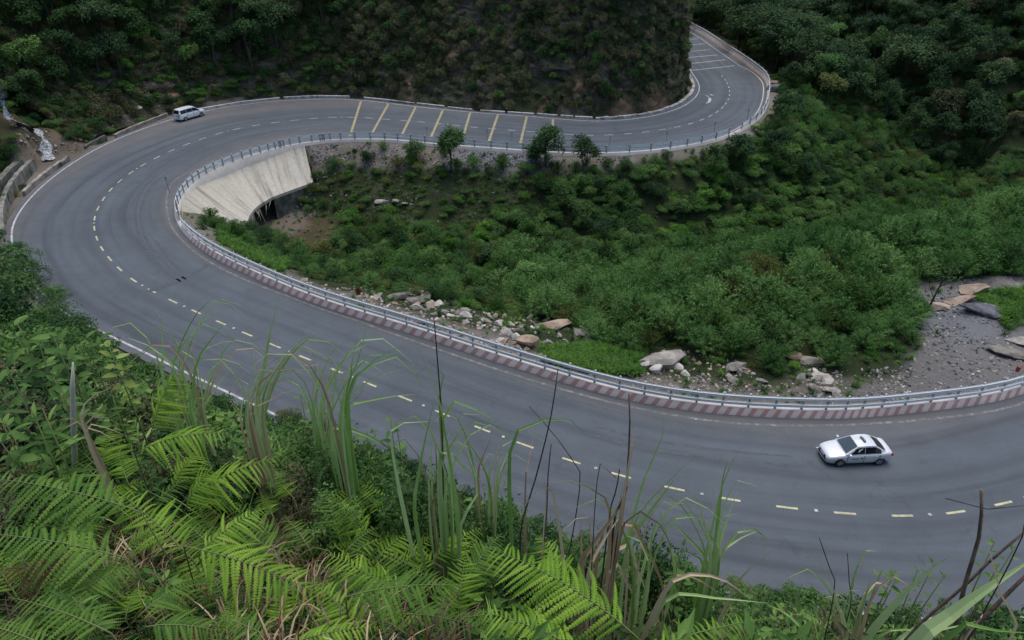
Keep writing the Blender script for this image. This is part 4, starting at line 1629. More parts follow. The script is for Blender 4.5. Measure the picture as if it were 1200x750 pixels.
verge = near & (dv < 3.6 + 3.0 * (vnoise(xy[:, 0] * .25 + 5, xy[:, 1] * .25)))
RUB = [(300, 318), (380, 330), (480, 345), (560, 365), (650, 375), (700, 400), (640, 425), (520, 405), (400, 370), (310, 330)]
RUB2 = [(750, 412), (800, 410), (870, 425), (900, 450), (870, 466), (740, 455)]
RUB3 = [(930, 415), (960, 420), (990, 468), (950, 470), (935, 440)]
rub = inside(u_, v_, RUB) | inside(u_, v_, RUB2) | inside(u_, v_, RUB3)
gra = inside(u_, v_, GRASSY)
keep = ~ex & ~(verge & (RS.rand(len(xy)) > 0.12)) & ~(rub & (RS.rand(len(xy)) > 0.34)) & ~(gra & (RS.rand(len(xy)) > 0.65))
keep |= inside(u_, v_, FARBANK) & (RS.rand(len(xy)) > 0.78)
keep |= inside(u_, v_, PLAT) & (RS.rand(len(xy)) > 0.965)
_first = np.arange(len(xy)) < n_first
keep &= (u_ > -20) & (u_ < 1330) & (_first | inside(u_, v_, RIDGE))
xy, dv, zv, u_, v_, dd, near, gra, rub, verge = [a[keep] for a in (xy, dv, zv, u_, v_, dd, near, gra, rub, verge)]
ridge = inside(u_, v_, RIDGE)
lush = inside(u_, v_, LUSH)
spec = []
for q in range(len(xy)):
    far_d = max(0.0, dv[q] - 2.0)
    if verge[q] or rub[q]:
        k, sc = ('S', RS.choice([1, 2, 2, 5])), RS.uniform(0.3, 0.6)
    elif gra[q]:
        k, sc = ('S', RS.choice([1, 1, 2, 5])), RS.uniform(0.3, 0.75)
    elif ridge[q]:
        if RS.rand() < 0.84:
            k, sc = ('F', RS.choice([0, 0, 0, 1, 1, 2, 3, 4])), RS.uniform(0.45, 1.2)
        else:
            k, sc = ('S', RS.choice([1, 2, 4])), RS.uniform(0.6, 1.0)
    elif lush[q]:
        k, sc = ('S', RS.choice([0, 0, 1, 1, 2, 2, 4])), RS.uniform(0.5, 1.3)
    else:
        k, sc = (('S', RS.choice([0, 0, 1, 1, 2, 4, 5])), RS.uniform(0.4, 1.15)) if RS.rand() < 0.6 else (('F', RS.choice([0, 1, 2, 2, 3])), RS.uniform(0.4, 0.9))
    sc = sc * min(1.0, (0.36 if near[q] else 0.62) + far_d / (15.0 if near[q] else 9.0))
    spec.append((k, sc * (.84 if k[0] == 'S' else .95)))
big = np.array([s_[1] for s_ in spec]) / dd
vis = (u_ > 0) & (u_ < 1200) & (v_ < 480)
order = np.argsort(-(big + vis * 1.0))
S_LABEL = ["dark glossy leafed shrub in the thicket of the valley floor", "mid green rounded shrub in the thicket of the valley floor", "bright green leafy shrub in the thicket of the valley floor",
           "dull brownish green shrub in the thicket of the valley floor", "tall domed green shrub in the thicket of the valley floor", "yellowish olive shrub in the thicket of the valley floor"]
FL_LABEL = ["tall feathery grey green shrub in the pale thicket inside the hairpin", "lower feathery grey green shrub in the pale thicket inside the hairpin", "feathery mid green shrub in the thicket inside the hairpin", "feathery olive shrub in the thicket inside the hairpin", "feathery dark green shrub in the thicket inside the hairpin"]
print("shrubs", len(spec))
nS = nF = 0
rest = []
for q in order:
    (t_, k), sc = spec[q]
    loc = (xy[q, 0], xy[q, 1], zv[q] - 0.15)
    if t_ == 'S' and nS < 290:
        nS += 1
        plant("shrub", SP[k], loc, RS.rand() * 6.28, (sc, sc, sc * RS.uniform(.8, 1.15)), S_LABEL[k], "shrub", "valley shrubs, " + S_LABEL[k].split(" shrub")[0])
    elif t_ == 'F' and nF < 290:
        nF += 1
        plant("feathery_shrub", FP[k], loc, RS.rand() * 6.28, (sc, sc, sc * RS.uniform(.85, 1.15)), FL_LABEL[k], "shrub", "valley shrubs, " + FL_LABEL[k].split(" shrub")[0])
    else:
        rest.append(q)
if rest:
    scatter("valley_thicket", [(xy[q, 0], xy[q, 1], zv[q] - 0.15) for q in rest], [spec[q][1] for q in rest], RS.rand(len(rest)) * 6.28, [spec[q][0][1] + (6 if spec[q][0][0] == 'F' else 0) for q in rest], SM + FPM, "lower leafy thicket filling the gaps between the valley shrubs", "thicket")

# larger trees below the far bend
for (u, v, k, sc, lb) in ((835, 205, 2, .60, "dark bushy tree below the far bend, left of three"), (868, 196, 1, .72, "dark bushy tree below the far bend, middle of three"), (905, 190, 0, .62, "dark bushy tree below the far bend, right of three"), (940, 215, 2, .62, "blackish tree at the dip between far bend and pale thicket"),
                          (620, 345, 5, .62, "tall grey green small tree rising from the middle of the thicket"), (705, 285, 3, .42, "layered small tree in the thicket below the young roadside trees"), (570, 310, 1, .45, "rounded dark small tree in the left part of the thicket")):
    q = gp(u, v)
    plant("valley_tree", FT[k], (q.x, q.y, q.z - .5), RS.rand() * 6, sc, lb, "tree", "trees in the valley")

# thin dark sapling by the gravel
q = gp(1086, 366)
sap = thing("sapling", "thin dark bare sapling leaning at the edge of the gravel patch", "tree", q)
b = MB()
b.tube([(0, 0, -.3), (.1, 0, 1.2), (.35, .1, 2.6), (.9, .1, 4.4)], [.10, .08, .06, .02], 6)
b.build("trunk", M['bark'], sap, True)
for (a, e) in (((.1, 0, 1.4), (-.7, .2, 2.9)), ((.3, .1, 2.3), (1.3, 0, 3.3)), ((.35, .1, 2.6), (-.1, .3, 4.0)), ((.6, .1, 3.4), (1.5, .3, 4.3))):
    MB().tube([a, ((a[0] + e[0]) / 2, 0.1, (a[2] + e[2]) / 2 - .1), e], [.045, .03, .01], 4).build("branch", M['bark'], sap, True)
rs_ = np.random.RandomState(4)
Vv, Ff, Tt = leaf_cloud(rs_, rs_.uniform([-.7, -.3, 2.6], [1.5, .5, 4.6], (16, 3)), unit(rs_.normal(size=(16, 3))), 10, .3, .22, .07)
link("crown", mesh_np("crown", Vv, Ff, M['lf_grey'], False, Tt), sap)

# three young trees beside the far rail
YT = [tree_proto(400, 'lf_dark', 4.2, 1.15, 1.9, 8, 190, 13, 0.26, 0.09, 0.34, tr=0.07, zc=2.5, lift=.3), tree_proto(410, 'lf_dark', 4.0, 1.25, 1.8, 8, 190, 13, 0.26, 0.09, 0.34, tr=0.07, zc=2.4, lift=.3), tree_proto(420, 'lf_dark', 3.4, 1.3, 1.4, 7, 150, 13, 0.26, 0.09, 0.34, tr=0.06, zc=2.2, lift=.4), tree_proto(430, 'lf_dark', 2.6, 1.2, 1.1, 6, 110, 12, 0.24, 0.09, 0.32, tr=0.05, zc=1.6, lift=.4)]
for (u, v, k, sc, lb) in ((530, 199, 0, 1.15, "young roadside tree in front of the fourth yellow band"), (641, 197, 1, 1.1, "young roadside tree in front of the last yellow band"), (628, 192, 3, .9, "small young tree crowding the left side of the last-band tree"), (683, 202, 2, 1.05, "young dark roadside tree right of the yellow bands"), (488, 188, 3, .9, "low bush like young tree left of the fourth yellow band")):
    q = gp(u, v)
    plant("young_tree", YT[k], (q.x, q.y, q.z - .1), RS.rand() * 6, (sc * 1.35, sc * 1.35, sc * 1.25), lb, "tree", "young trees below the far rail")

# ------------------------------------------------------------------ vegetation on the cliff and in the gully
CS_ = [shrub_proto(500, 'lf_scrub', 1.5, 1.15, 5, 60, 12, 0.26, 0.11, 0.36), shrub_proto(505, 'lf_dark', 1.6, 1.1, 5, 60, 12, 0.26, 0.13, 0.36), shrub_proto(510, 'lf_scrub', 1.1, 1.1, 4, 50, 12, 0.24, 0.10, 0.34), shrub_proto(515, 'lf_mid', 1.1, 1.0, 4, 50, 12, 0.24, 0.11, 0.34)]
CM = [merged("cliff_shrub", p) for p in CS_] + [tuft_mesh(520, 'lf_scrub', 54, 1.4, 0.06, 1.0, 1.1), tuft_mesh(525, 'lf_olive', 46, 1.2, 0.055, 0.9, 1.1)]
cm_tri = cV[CF[:, 0]]
cand = []
fcen = cV[CF].mean(1)
e1_ = cV[CF[:, 1]] - cV[CF[:, 0]]
e2_ = cV[CF[:, 3]] - cV[CF[:, 0]]
fn = np.cross(e1_, e2_)
area = np.linalg.norm(fn, axis=1)
fn = unit(fn)
u_, v_, dd = project(fcen)
dens = fbm(fcen[:, 0] + fcen[:, 2] * .5, fcen[:, 1] + fcen[:, 2], 0.10, 4) + 0.5
okf = (u_ > -60) & (u_ < 830) & (v_ > -120)
green = smooth(0.36, 0.56, dens) * 0.85 + 0.2
ofc = oc[CF].mean(1)
rocky = np.interp(u_, [0, 330, 560, 660, 800], [1, 0.95, 0.8, 0.42, 0.24]) * np.interp(fcen[:, 2], [0, 3, 8, 20], [0.25, 0.5, 1, 1.1])
pr_ = np.clip(area, 0, 6) * green * rocky * okf * (1 - 0.85 * np.clip(ofc, 0, 1)) * 4.2
cnt = RS.poisson(pr_)
sel = np.repeat(np.arange(len(fcen)), cnt)
print("cliff veg", len(sel))
w_ = RS.rand(len(sel), 2)
cp = cV[CF[sel, 0]] + e1_[sel] * w_[:, :1] + e2_[sel] * w_[:, 1:]
ck = RS.choice(6, len(sel), p=[.08, .05, .09, .03, .46, .29])
csc = (0.35 + 0.8 * RS.rand(len(sel)) ** 1.6) * np.interp(u_[sel], [200, 400, 800], [1.25, 1.0, 0.85])
tl = np.zeros((len(sel), 2))
# lean out from the face: tilt about the horizontal axis along the cliff
for q in range(len(sel)):
    n_ = fn[sel[q]]
    if n_[1] > 0 and n_[2] < 0:
        n_ = -n_
    ang = 0.55
    tl[q] = (ang, 0)
rz = np.arctan2(-fn[sel][:, 0], fn[sel][:, 1]) * 0 + RS.uniform(-.5, .5, len(sel))
vis = (u_[sel] > 0) & (v_[sel] > 0)
order = np.argsort(-(csc / dd[sel] * (ck < 4) * vis))
C_LABEL = ["dull olive shrub clinging to the scrubby cliff above the far road", "dark green shrub clinging to the scrubby cliff above the far road", "flat brownish shrub clinging to the scrubby cliff above the far road", "fresh green shrub clinging to the scrubby cliff above the far road"]
for q in order[:290]:
    if ck[q] > 3:
        continue
    o = link("cliff_shrub", CM[ck[q]], None, cp[q])
    o.rotation_euler = (tl[q][0], 0, rz[q])
    o.scale = (csc[q],) * 3
    tag(o, C_LABEL[ck[q]], "shrub", "cliff shrubs, " + C_LABEL[ck[q]].split(" shrub")[0])
rq = [q for q in order[290:]] + [q for q in order[:290] if ck[q] > 3]
scatter("cliff_scrub", cp[rq], csc[rq], rz[rq], ck[rq], CM, "grass tufts and low scrub all over the cliff face", "scrub", tl[rq])

# trees of the gully and slope at the left
GT = [tree_proto(600, 'lf_dark', 6.5, 2.4, 2.3, 6, 150, 15, 0.32, 0.18, 0.55), tree_proto(610, 'lf_mid', 6.0, 2.2, 2.0, 6, 150, 15, 0.30, 0.16, 0.52), tree_proto(620, 'lf_forest', 7.0, 2.5, 2.2, 7, 160, 15, 0.30, 0.16, 0.55), tree_proto(630, 'lf_bright', 4.5, 1.6, 1.6, 5, 110, 14, 0.28, 0.17, 0.45)]
G_LABEL = ["dark leafy tree on the slope behind the white minivan", "mid green tree on the slope behind the white minivan", "blackish green tree on the slope behind the white minivan"]
xy = jgrid(-150, -8, 62, 190, 3.6)
ib, lat = nearest(xy[:, 0], xy[:, 1])
dm = lat - WO[ib]
zz_ = []
okk = []
dst = polyline_dist(xy[:, 0], xy[:, 1], STREAM)[0]
for q, (x, y) in enumerate(xy):
    h1 = bvh_g.ray_cast(Vector((x, y, 200)), Vector((0, 0, -1)))[0]
    h2 = bvh_c.ray_cast(Vector((x, y, 200)), Vector((0, 0, -1)))[0]
    z = max(h1.z if h1 else -99, h2.z if h2 else -99)
    zz_.append(z)
zz_ = np.array(zz_)
u_, v_, dd = project(np.c_[xy, zz_ + 2])
lim = np.interp(u_, [0, 100, 200, 300, 420], [9.5, 8.5, 7.0, 5.0, 6.0])
ok = (dm > lim) & (dst > 3.6) & (u_ > -160) & (u_ < 400) & (v_ > -160) & (ib > s_at(150, 325)) & (ib < s_at(430, 138))
ok &= (u_ < 300) | (RS.rand(len(xy)) < 0.4)
q_ = np.where(ok)[0]
print("gully trees", len(q_))
q_ = q_[np.argsort(dd[q_])]
for q in q_[:290]:
    k = RS.choice(3, p=[.45, .25, .3])
    sc = RS.uniform(.65, 1.0) + .45 * RS.rand() ** 2
    plant("slope_tree", GT[k], (xy[q, 0], xy[q, 1], zz_[q] - .4), RS.rand() * 6.28, sc, G_LABEL[k], "tree", "trees behind the minivan, " + G_LABEL[k].split(" tree")[0])
q = gp(170, 62)
plant("slope_tree", GT[3], (q.x, q.y, q.z), 0.4, 1.05, "bright green young tree standing out on the dark slope", "tree", "stand-out trees on the dark slope")
q = gp(152, 90)
plant("slope_tree", GT[3], (q.x, q.y, q.z), 2.4, 0.6, "small bright green tree above the red landslip", "tree", "stand-out trees on the dark slope")
# low green on the gully floor
xy = jgrid(-110, -8, 50, 150, 1.25)
ib, lat = nearest(xy[:, 0], xy[:, 1])
dm = lat - WO[ib]
dst = polyline_dist(xy[:, 0], xy[:, 1], STREAM)[0]
ok = (dm > 2.5) & (dst > 2.0) & (ib > s_at(128, 303)) & (ib < s_at(388, 137)) & ((dm > np.interp(ib, [s_at(109, 257), s_at(240, 161), s_at(281, 149)], [6.5, 5.0, 3.0])) | (RS.rand(len(xy)) < 0.22))
xy = xy[ok]
zz_ = []
for (x, y) in xy:
    h1 = bvh_g.ray_cast(Vector((x, y, 200)), Vector((0, 0, -1)))[0]
    h2 = bvh_c.ray_cast(Vector((x, y, 200)), Vector((0, 0, -1)))[0]
    zz_.append(max(h1.z if h1 else -99, h2.z if h2 else -99))
zz_ = np.array(zz_)
u_, v_, dd = project(np.c_[xy, zz_])
bad = np.zeros(len(xy), bool)
for (u, v, rad) in ((137, 124, 13), (202, 104, 10), (185, 118, 14), (155, 130, 16)):
    bad |= np.hypot(u_ - u, v_ - v) < rad
xy, zz_ = xy[~bad], zz_[~bad]
scatter("gully_undergrowth", np.c_[xy, zz_ - .1], RS.uniform(.35, .8, len(xy)), RS.rand(len(xy)) * 6.28, RS.choice(6, len(xy), p=[.38, .27, .1, .2, .0, .05]), SM, "low leafy undergrowth around the stream and drain walls", "undergrowth")

# ------------------------------------------------------------------ grass and rubble on the valley floor
GT_ = [tuft_mesh(700, 'lf_mid', 26, .55, .05, .5), tuft_mesh(705, 'lf_bright', 26, .5, .05, .5), tuft_mesh(710, 'lf_olive', 22, .5, .04, .5), tuft_mesh(715, 'lf_dark', 26, .6, .05, .55)]
xy = jgrid(-40, 75, 32, 118, 0.62)
ib, lat = nearest(xy[:, 0], xy[:, 1])
dv = -lat - WB[ib]
ok = (dv > 1.0) & ~inside(xy[:, 0], xy[:, 1], _ap)
xy, dv, ib = xy[ok], dv[ok], ib[ok]
zv = zs_of(xy)
u_, v_, dd = project(np.c_[xy, zv])
nz = vnoise(xy[:, 0] * .22, xy[:, 1] * .22)
pl, rst, fb, gr_ = inside(u_, v_, PLAT), inside(u_, v_, RUST), inside(u_, v_, FARBANK), inside(u_, v_, GRASSY)
rb = inside(u_, v_, RUB) | inside(u_, v_, RUB2) | inside(u_, v_, RUB3)
pk = np.where(pl, 0.02 + 0.16 * (nz > .62), np.where(rst, 0.22, np.where(fb, 0.14, np.where(gr_, 0.75 * (nz > .30) + .2, np.where(rb, 0.10 + .3 * (nz > .66), 0.45)))))
pk = np.where((dv < 2.5), np.minimum(pk, 0.12), pk)
pk = np.where(inside(u_, v_, [(790, 425), (900, 440), (1000, 415), (1070, 415), (1050, 460), (960, 468), (850, 464)]) & (nz > .4), 0.45, pk)
ok = (RS.rand(len(xy)) < pk) & (u_ > -20) & (u_ < 1260)
g = np.where(ok)[0]
gk = np.where(gr_[g], RS.choice(4, len(g), p=[.25, .15, .45, .15]), RS.choice(4, len(g), p=[.35, .3, .1, .25]))
print("tufts", len(g))
scatter("valley_grass", np.c_[xy[g], zv[g] - .02], RS.uniform(.5, 1.25, len(g)), RS.rand(len(g)) * 6.28, gk, GT_, "short grass and weeds on the valley floor", "grass")
# vivid grass strip beside the culvert and the lush patch behind the near rail
lush_px = [[(255, 268), (285, 268), (300, 285), (345, 305), (330, 320), (285, 300), (255, 282)], [(700, 402), (755, 400), (750, 440), (700, 438), (640, 425), (630, 405), (665, 408)], [(1140, 345), (1205, 338), (1205, 372), (1182, 388), (1165, 368), (1150, 358)]]
lp = []
for poly in lush_px:
    us = np.array(poly)
    for _ in range(420 if poly[0][0] > 1000 else 900):
        u = RS.uniform(us[:, 0].min(), us[:, 0].max())
        v = RS.uniform(us[:, 1].min(), us[:, 1].max())
        if inside(np.array([u]), np.array([v]), poly)[0]:
            lp.append(tuple(gp(u, v)))
scatter("lush_grass", lp, RS.uniform(.7, 1.5, len(lp)), RS.rand(len(lp)) * 6.28, RS.choice([0, 1, 1], len(lp)), GT_, "vivid green grass behind the inside guard rail", "grass")


def rock_mesh(seed, mat, sub=2, ang=0.5):
    import bmesh
    rs = np.random.RandomState(seed)
    bm = bmesh.new()
    bmesh.ops.create_icosphere(bm, subdivisions=sub, radius=0.5)
    V = np.array([v.co for v in bm.verts])
    for _ in range(15):
        n_ = unit(rs.normal(size=3))
        d_ = rs.uniform(0.20, 0.38)
        s_ = V @ n_
        V = np.where((s_ > d_)[:, None], V - n_ * ((s_ - d_) * 1.0)[:, None], V)
    V = V * np.array([1, rs.uniform(.65, .95), rs.uniform(.55, .85)])
    V += rs.normal(size=V.shape) * 0.008
    for v, c in zip(bm.verts, V):
        v.co = c
    me = bpy.data.meshes.new("rock")
    bm.to_mesh(me)
    bm.free()
    me.materials.append(M[mat])
    return me


RK = {m_: [rock_mesh(800 + 10 * i + k, m_) for k in range(3)] for i, m_ in enumerate(('rock', 'rock_tan', 'rock_dark', 'rock_pale'))}
STONES = [rock_mesh(860 + k, m_, 1) for k, m_ in enumerate(('rock', 'rock', 'rock_tan', 'rock_dark', 'rock_pale', 'rock_dark'))]
def behind_rail(q, r):
    d = (CL[:, 0] - q.x) ** 2 + (CL[:, 1] - q.y) ** 2
    i = int(d.argmin())
    lt = (q.x - CL[i, 0]) * CN[i, 0] + (q.y - CL[i, 1]) * CN[i, 1]
    return lt > 0 or -lt > WB[i] + .75 + r


# rubble
pp, ps, pk_ = [], [], []


def add_rubble(poly, n, s0, s1, ks, clump=True):
    us = np.array(poly)
    c = 0
    for _ in range(n * 12):
        if c >= n:
            break
        u = RS.uniform(us[:, 0].min(), us[:, 0].max())
        v = RS.uniform(us[:, 1].min(), us[:, 1].max())
        if not inside(np.array([u]), np.array([v]), poly)[0]:
            continue
        q = gp(u, v)
        if clump and vnoise(np.array([q.x * .5]), np.array([q.y * .5]))[0] < RS.uniform(0.15, .6):
            continue
        s_ = s0 + (s1 - s0) * RS.rand() ** 3
        if not behind_rail(q, s_ * .5):
            continue
        pp.append((q.x, q.y, q.z - s_ * .04))
        ps.append(s_)
        pk_.append(RS.choice(ks))
        c += 1


add_rubble(RUB, 1050, .14, .9, [0, 0, 1, 2, 4])
add_rubble(RUB2, 700, .07, .55, [0, 2, 4, 1])
add_rubble(RUB3, 260, .12, .6, [0, 0, 4, 1])
add_rubble([(740, 452), (900, 462), (1000, 466), (1200, 444), (1200, 458), (1000, 476), (860, 478), (740, 464)], 420, .07, .3, [0, 0, 4, 1, 2])
add_rubble([(430, 372), (560, 412), (700, 447), (700, 436), (560, 402), (430, 362)], 420, .08, .4, [0, 0, 1, 3])
add_rubble(PLAT, 3800, .04, .5, [0, 0, 1, 3, 4])
add_rubble([(800, 440), (900, 452), (1000, 432), (1070, 428), (1060, 462), (960, 470), (850, 466)], 800, .06, .5, [0, 0, 1, 3, 4])
add_rubble(SLATE, 1100, .06, .35, [3, 5, 0])
add_rubble(FARBANK, 2600, .12, .5, [0, 3, 5, 2, 3])
add_rubble(SLATE2, 900, .15, .5, [3, 5], False)
add_rubble([(430, 230), (490, 232), (485, 246), (430, 244)], 60, .15, .6, [0, 4, 1])
add_rubble([(370, 205), (392, 205), (385, 250), (345, 262), (330, 250)], 200, .15, .7, [0, 1, 3])
add_rubble([(375, 200), (620, 205), (640, 285), (380, 262)], 260, .1, .5, [0, 4, 4])
add_rubble([(60, 160), (130, 140), (200, 118), (225, 128), (150, 152), (85, 180)], 420, .12, .5, [0, 2, 3])
add_rubble([(0, 130), (60, 155), (75, 200), (45, 190), (20, 165)], 200, .2, .8, [0, 2, 3])
print("rubble", len(pp))
scatter("rubble", pp, np.array(ps)[:, None] * RS.uniform(.75, 1.3, (len(ps), 3)), RS.rand(len(pp)) * 6.28, pk_, STONES, "loose stones and rubble along the verge and banks", "rubble", RS.uniform(-.5, .5, (len(pp), 2)))

named = [(621, 404, 1.5, 'rock_tan', (1.25, 1, 1.1), "large rounded tan boulder right behind the inside guard rail"),
         (776, 428, 1.9, 'rock_pale', (1.3, .8, .75), "whitish flat sided block in the verge with shrubs behind"),
         (768, 436, .9, 'rock_pale', (.8, .8, .9), "small whitish chunk leaning on the flat sided block"),
         (461, 336, 1.3, 'rock', (1.2, .8, .9), "grey slab like boulder on top of the rubble pile"),
         (480, 344, 1.5, 'rock', (1.5, .8, .7), "long curved grey boulder on the right of the rubble pile"),
         (466, 350, 1.2, 'rock', (1.1, .9, .8), "squat grey boulder at the front of the rubble pile"),
         (487, 353, 1.1, 'rock', (1, .9, .8), "grey boulder at the foot of the curved one"),
         (684, 392, 1.4, 'rock', (1.4, .9, .7), "flat topped grey rock above the green grass patch"),
         (652, 384, 1.6, 'rock_tan', (1.5, .9, .6), "reddish brown flat rock at the edge of the shrubs"),
         (697, 403, .8, 'rock', (1.2, .9, .6), "low pale rock in the grass beside the flat topped one"),
         (1142, 343, 1.4, 'rock_tan', (1.3, .9, .9), "upright rust stained block above the gravel patch"),
         (1126, 354, 1.3, 'rock_tan', (1.6, .8, .6), "leaning tan slab below the rust stained block"),
         (1094, 360, 1.2, 'rock_tan', (1.5, .9, .7), "low tan rock at the sapling's foot"),
         (1028, 388, 1.3, 'rock', (1.5, .9, .6), "smooth grey flat rock among shrubs left of the gravel"),
         (1152, 366, 2.0, 'rock_dark', (1.3, 1, .6), "broad bluish slate outcrop in the gravel patch"),
         (1186, 412, 1.6, 'rock', (1.5, 1, .25), "thin grey concrete like slab lying at the right edge of the gravel"),
         (1197, 400, 1.4, 'rock', (1.5, .9, .25), "second thin slab behind the first at the right edge"),
         (862, 433, 1.1, 'rock', (1.2, .9, 1), "upright grey stone left of the stony trail"),
         (527, 356, 1.1, 'rock_pale', (1.3, .9, .7), "whitish rock in the verge right of the rubble pile"),
         (538, 368, .9, 'rock', (1.3, .9, .6), "flat grey rock below the whitish verge rock"),
         (447, 238, 1.2, 'rock', (1.2, .9, .7), "left one of three grey rocks on the grassy bank"),
         (463, 237, 1.1, 'rock', (.9, .9, .9), "middle one of three grey rocks on the grassy bank"),
         (474, 239, .9, 'rock', (1.1, .9, .6), "right one of three grey rocks on the grassy bank"),
         (906, 106, 2.6, 'rock_dark', (1.2, .9, .9), "bluish grey rock face just outside the far bend"),
         (908, 98, 1.5, 'rock_tan', (1, 1, .7), "ochre rock on top of the bluish one outside the far bend"),
         (958, 442, .9, 'rock_pale', (1.2, .9, .6), "pale rock halfway up the stony trail behind the rail"),
         (972, 458, 1.0, 'rock', (1.3, .8, .6), "slanted rock at the foot of the stony trail"),
         (160, 128, 1.0, 'rock_pale', (1.3, .8, .7), "white stone on the dark rubble bank left of the minivan")]
for (u, v, s_, m_, sc, lb) in named:
    q = gp(u, v)
    s_ *= 1.8
    o = link("boulder", RK[m_][RS.randint(3)], None, (q.x, q.y, q.z + s_ * sc[2] * .09))
    o.rotation_euler = (RS.uniform(-.2, .2), RS.uniform(-.2, .2), RS.uniform(-.5, .5))
    o.scale = (s_ * sc[0], s_ * sc[1], s_ * sc[2])
    tag(o, lb, "rock", "boulders")
LBR = {'rock': "grey angular boulder in the rubble strip behind the inside guard rail", 'rock_tan': "tan angular boulder in the rubble strip behind the inside guard rail", 'rock_pale': "pale angular boulder in the rubble strip behind the inside guard rail"}
cnt_ = 0
for poly, n_ in ((RUB, 54), (RUB2, 14), (RUB3, 14)):
    us = np.array(poly)
    k = 0
    while k < n_:
        u, v = RS.uniform(us[:, 0].min(), us[:, 0].max()), RS.uniform(us[:, 1].min(), us[:, 1].max())
        if not inside(np.array([u]), np.array([v]), poly)[0]:
            continue
        q = gp(u, v)
        m_ = RS.choice(['rock', 'rock', 'rock_tan', 'rock_pale'])
        s_ = RS.uniform(.7, 1.0) + .9 * RS.rand() ** 3
        if not behind_rail(q, s_ * .7):
            continue
        o = link("boulder", RK[m_][RS.randint(3)], None, (q.x, q.y, q.z + s_ * .02))
        o.rotation_euler = tuple(RS.uniform(-.4, .4, 2)) + (RS.rand() * 6.28,)
        o.scale = tuple(s_ * RS.uniform(.75, 1.3, 3))
        tag(o, LBR[m_], "rock", "rubble strip boulders, " + m_.replace("_", " "))
        k += 1
# rust coloured dead bush and red marker
q = gp(420, 345)
o = link("dead_bush", tuft_mesh(900, 'fern_rust', 60, .9, .10, .5, .5), None, q)
tag(o, "rust orange dead bush among the stones behind the rail", "bush")
q = gp(1189, 441)
mk = thing("warning_post", "short red and white marker post at the right end of the gravel", "post", q)
MB().tube([(0, 0, -.2), (0, 0, .55)], .08, 8).build("post", plain("white_post", (.6, .6, .58), .6), mk)
MB().tube([(0, 0, .45), (0, 0, .85)], .13, 8).build("red_band", plain("red_post", (.28, .03, .03), .6), mk)

# ------------------------------------------------------------------ vehicles
M['car_white'] = plain("white_car_paint", (0.68, 0.69, 0.70), 0.25, 0, 0.5, 0.5)
M['car_silver'] = plain("silver_car_paint", (0.60, 0.61, 0.61), 0.3, 0.1, 0.5, 0.6)
M['glass'] = plain("tinted_glass", (0.012, 0.014, 0.016), 0.12, 0, 0.3)
M['glass_front'] = plain("windscreen_glass", (0.05, 0.068, 0.08), 0.12, 0, 0.5)
M['trim'] = plain("black_trim", (0.02, 0.02, 0.021), 0.5)
M['chrome'] = plain("chrome_trim", (0.6, 0.6, 0.6), 0.2, 0.9)
M['lamp'] = plain("headlamp_lens", (0.62, 0.64, 0.66), 0.1, 0.2, 0.7)
M['tail'] = plain("tail_lamp_lens", (0.30, 0.015, 0.015), 0.2)
M['alloy'] = plain("alloy_wheel", (0.42, 0.43, 0.44), 0.35, 0.6)
M['plate'] = plain("number_plate_white", (0.65, 0.65, 0.63), 0.5)
M['green_decal'] = plain("green_decal", (0.10, 0.30, 0.20), 0.5)
M['sign_grey'] = plain("grey_roof_sign", (0.13, 0.16, 0.16), 0.4)


def lerp_rows(rows, n):
    rows = np.array(rows, float)
    x = np.linspace(0, len(rows) - 1, n)
    out = np.zeros((n, rows.shape[1]))
    for c in range(rows.shape[1]):
        out[:, c] = np.interp(x, np.arange(len(rows)), rows[:, c])
    return out


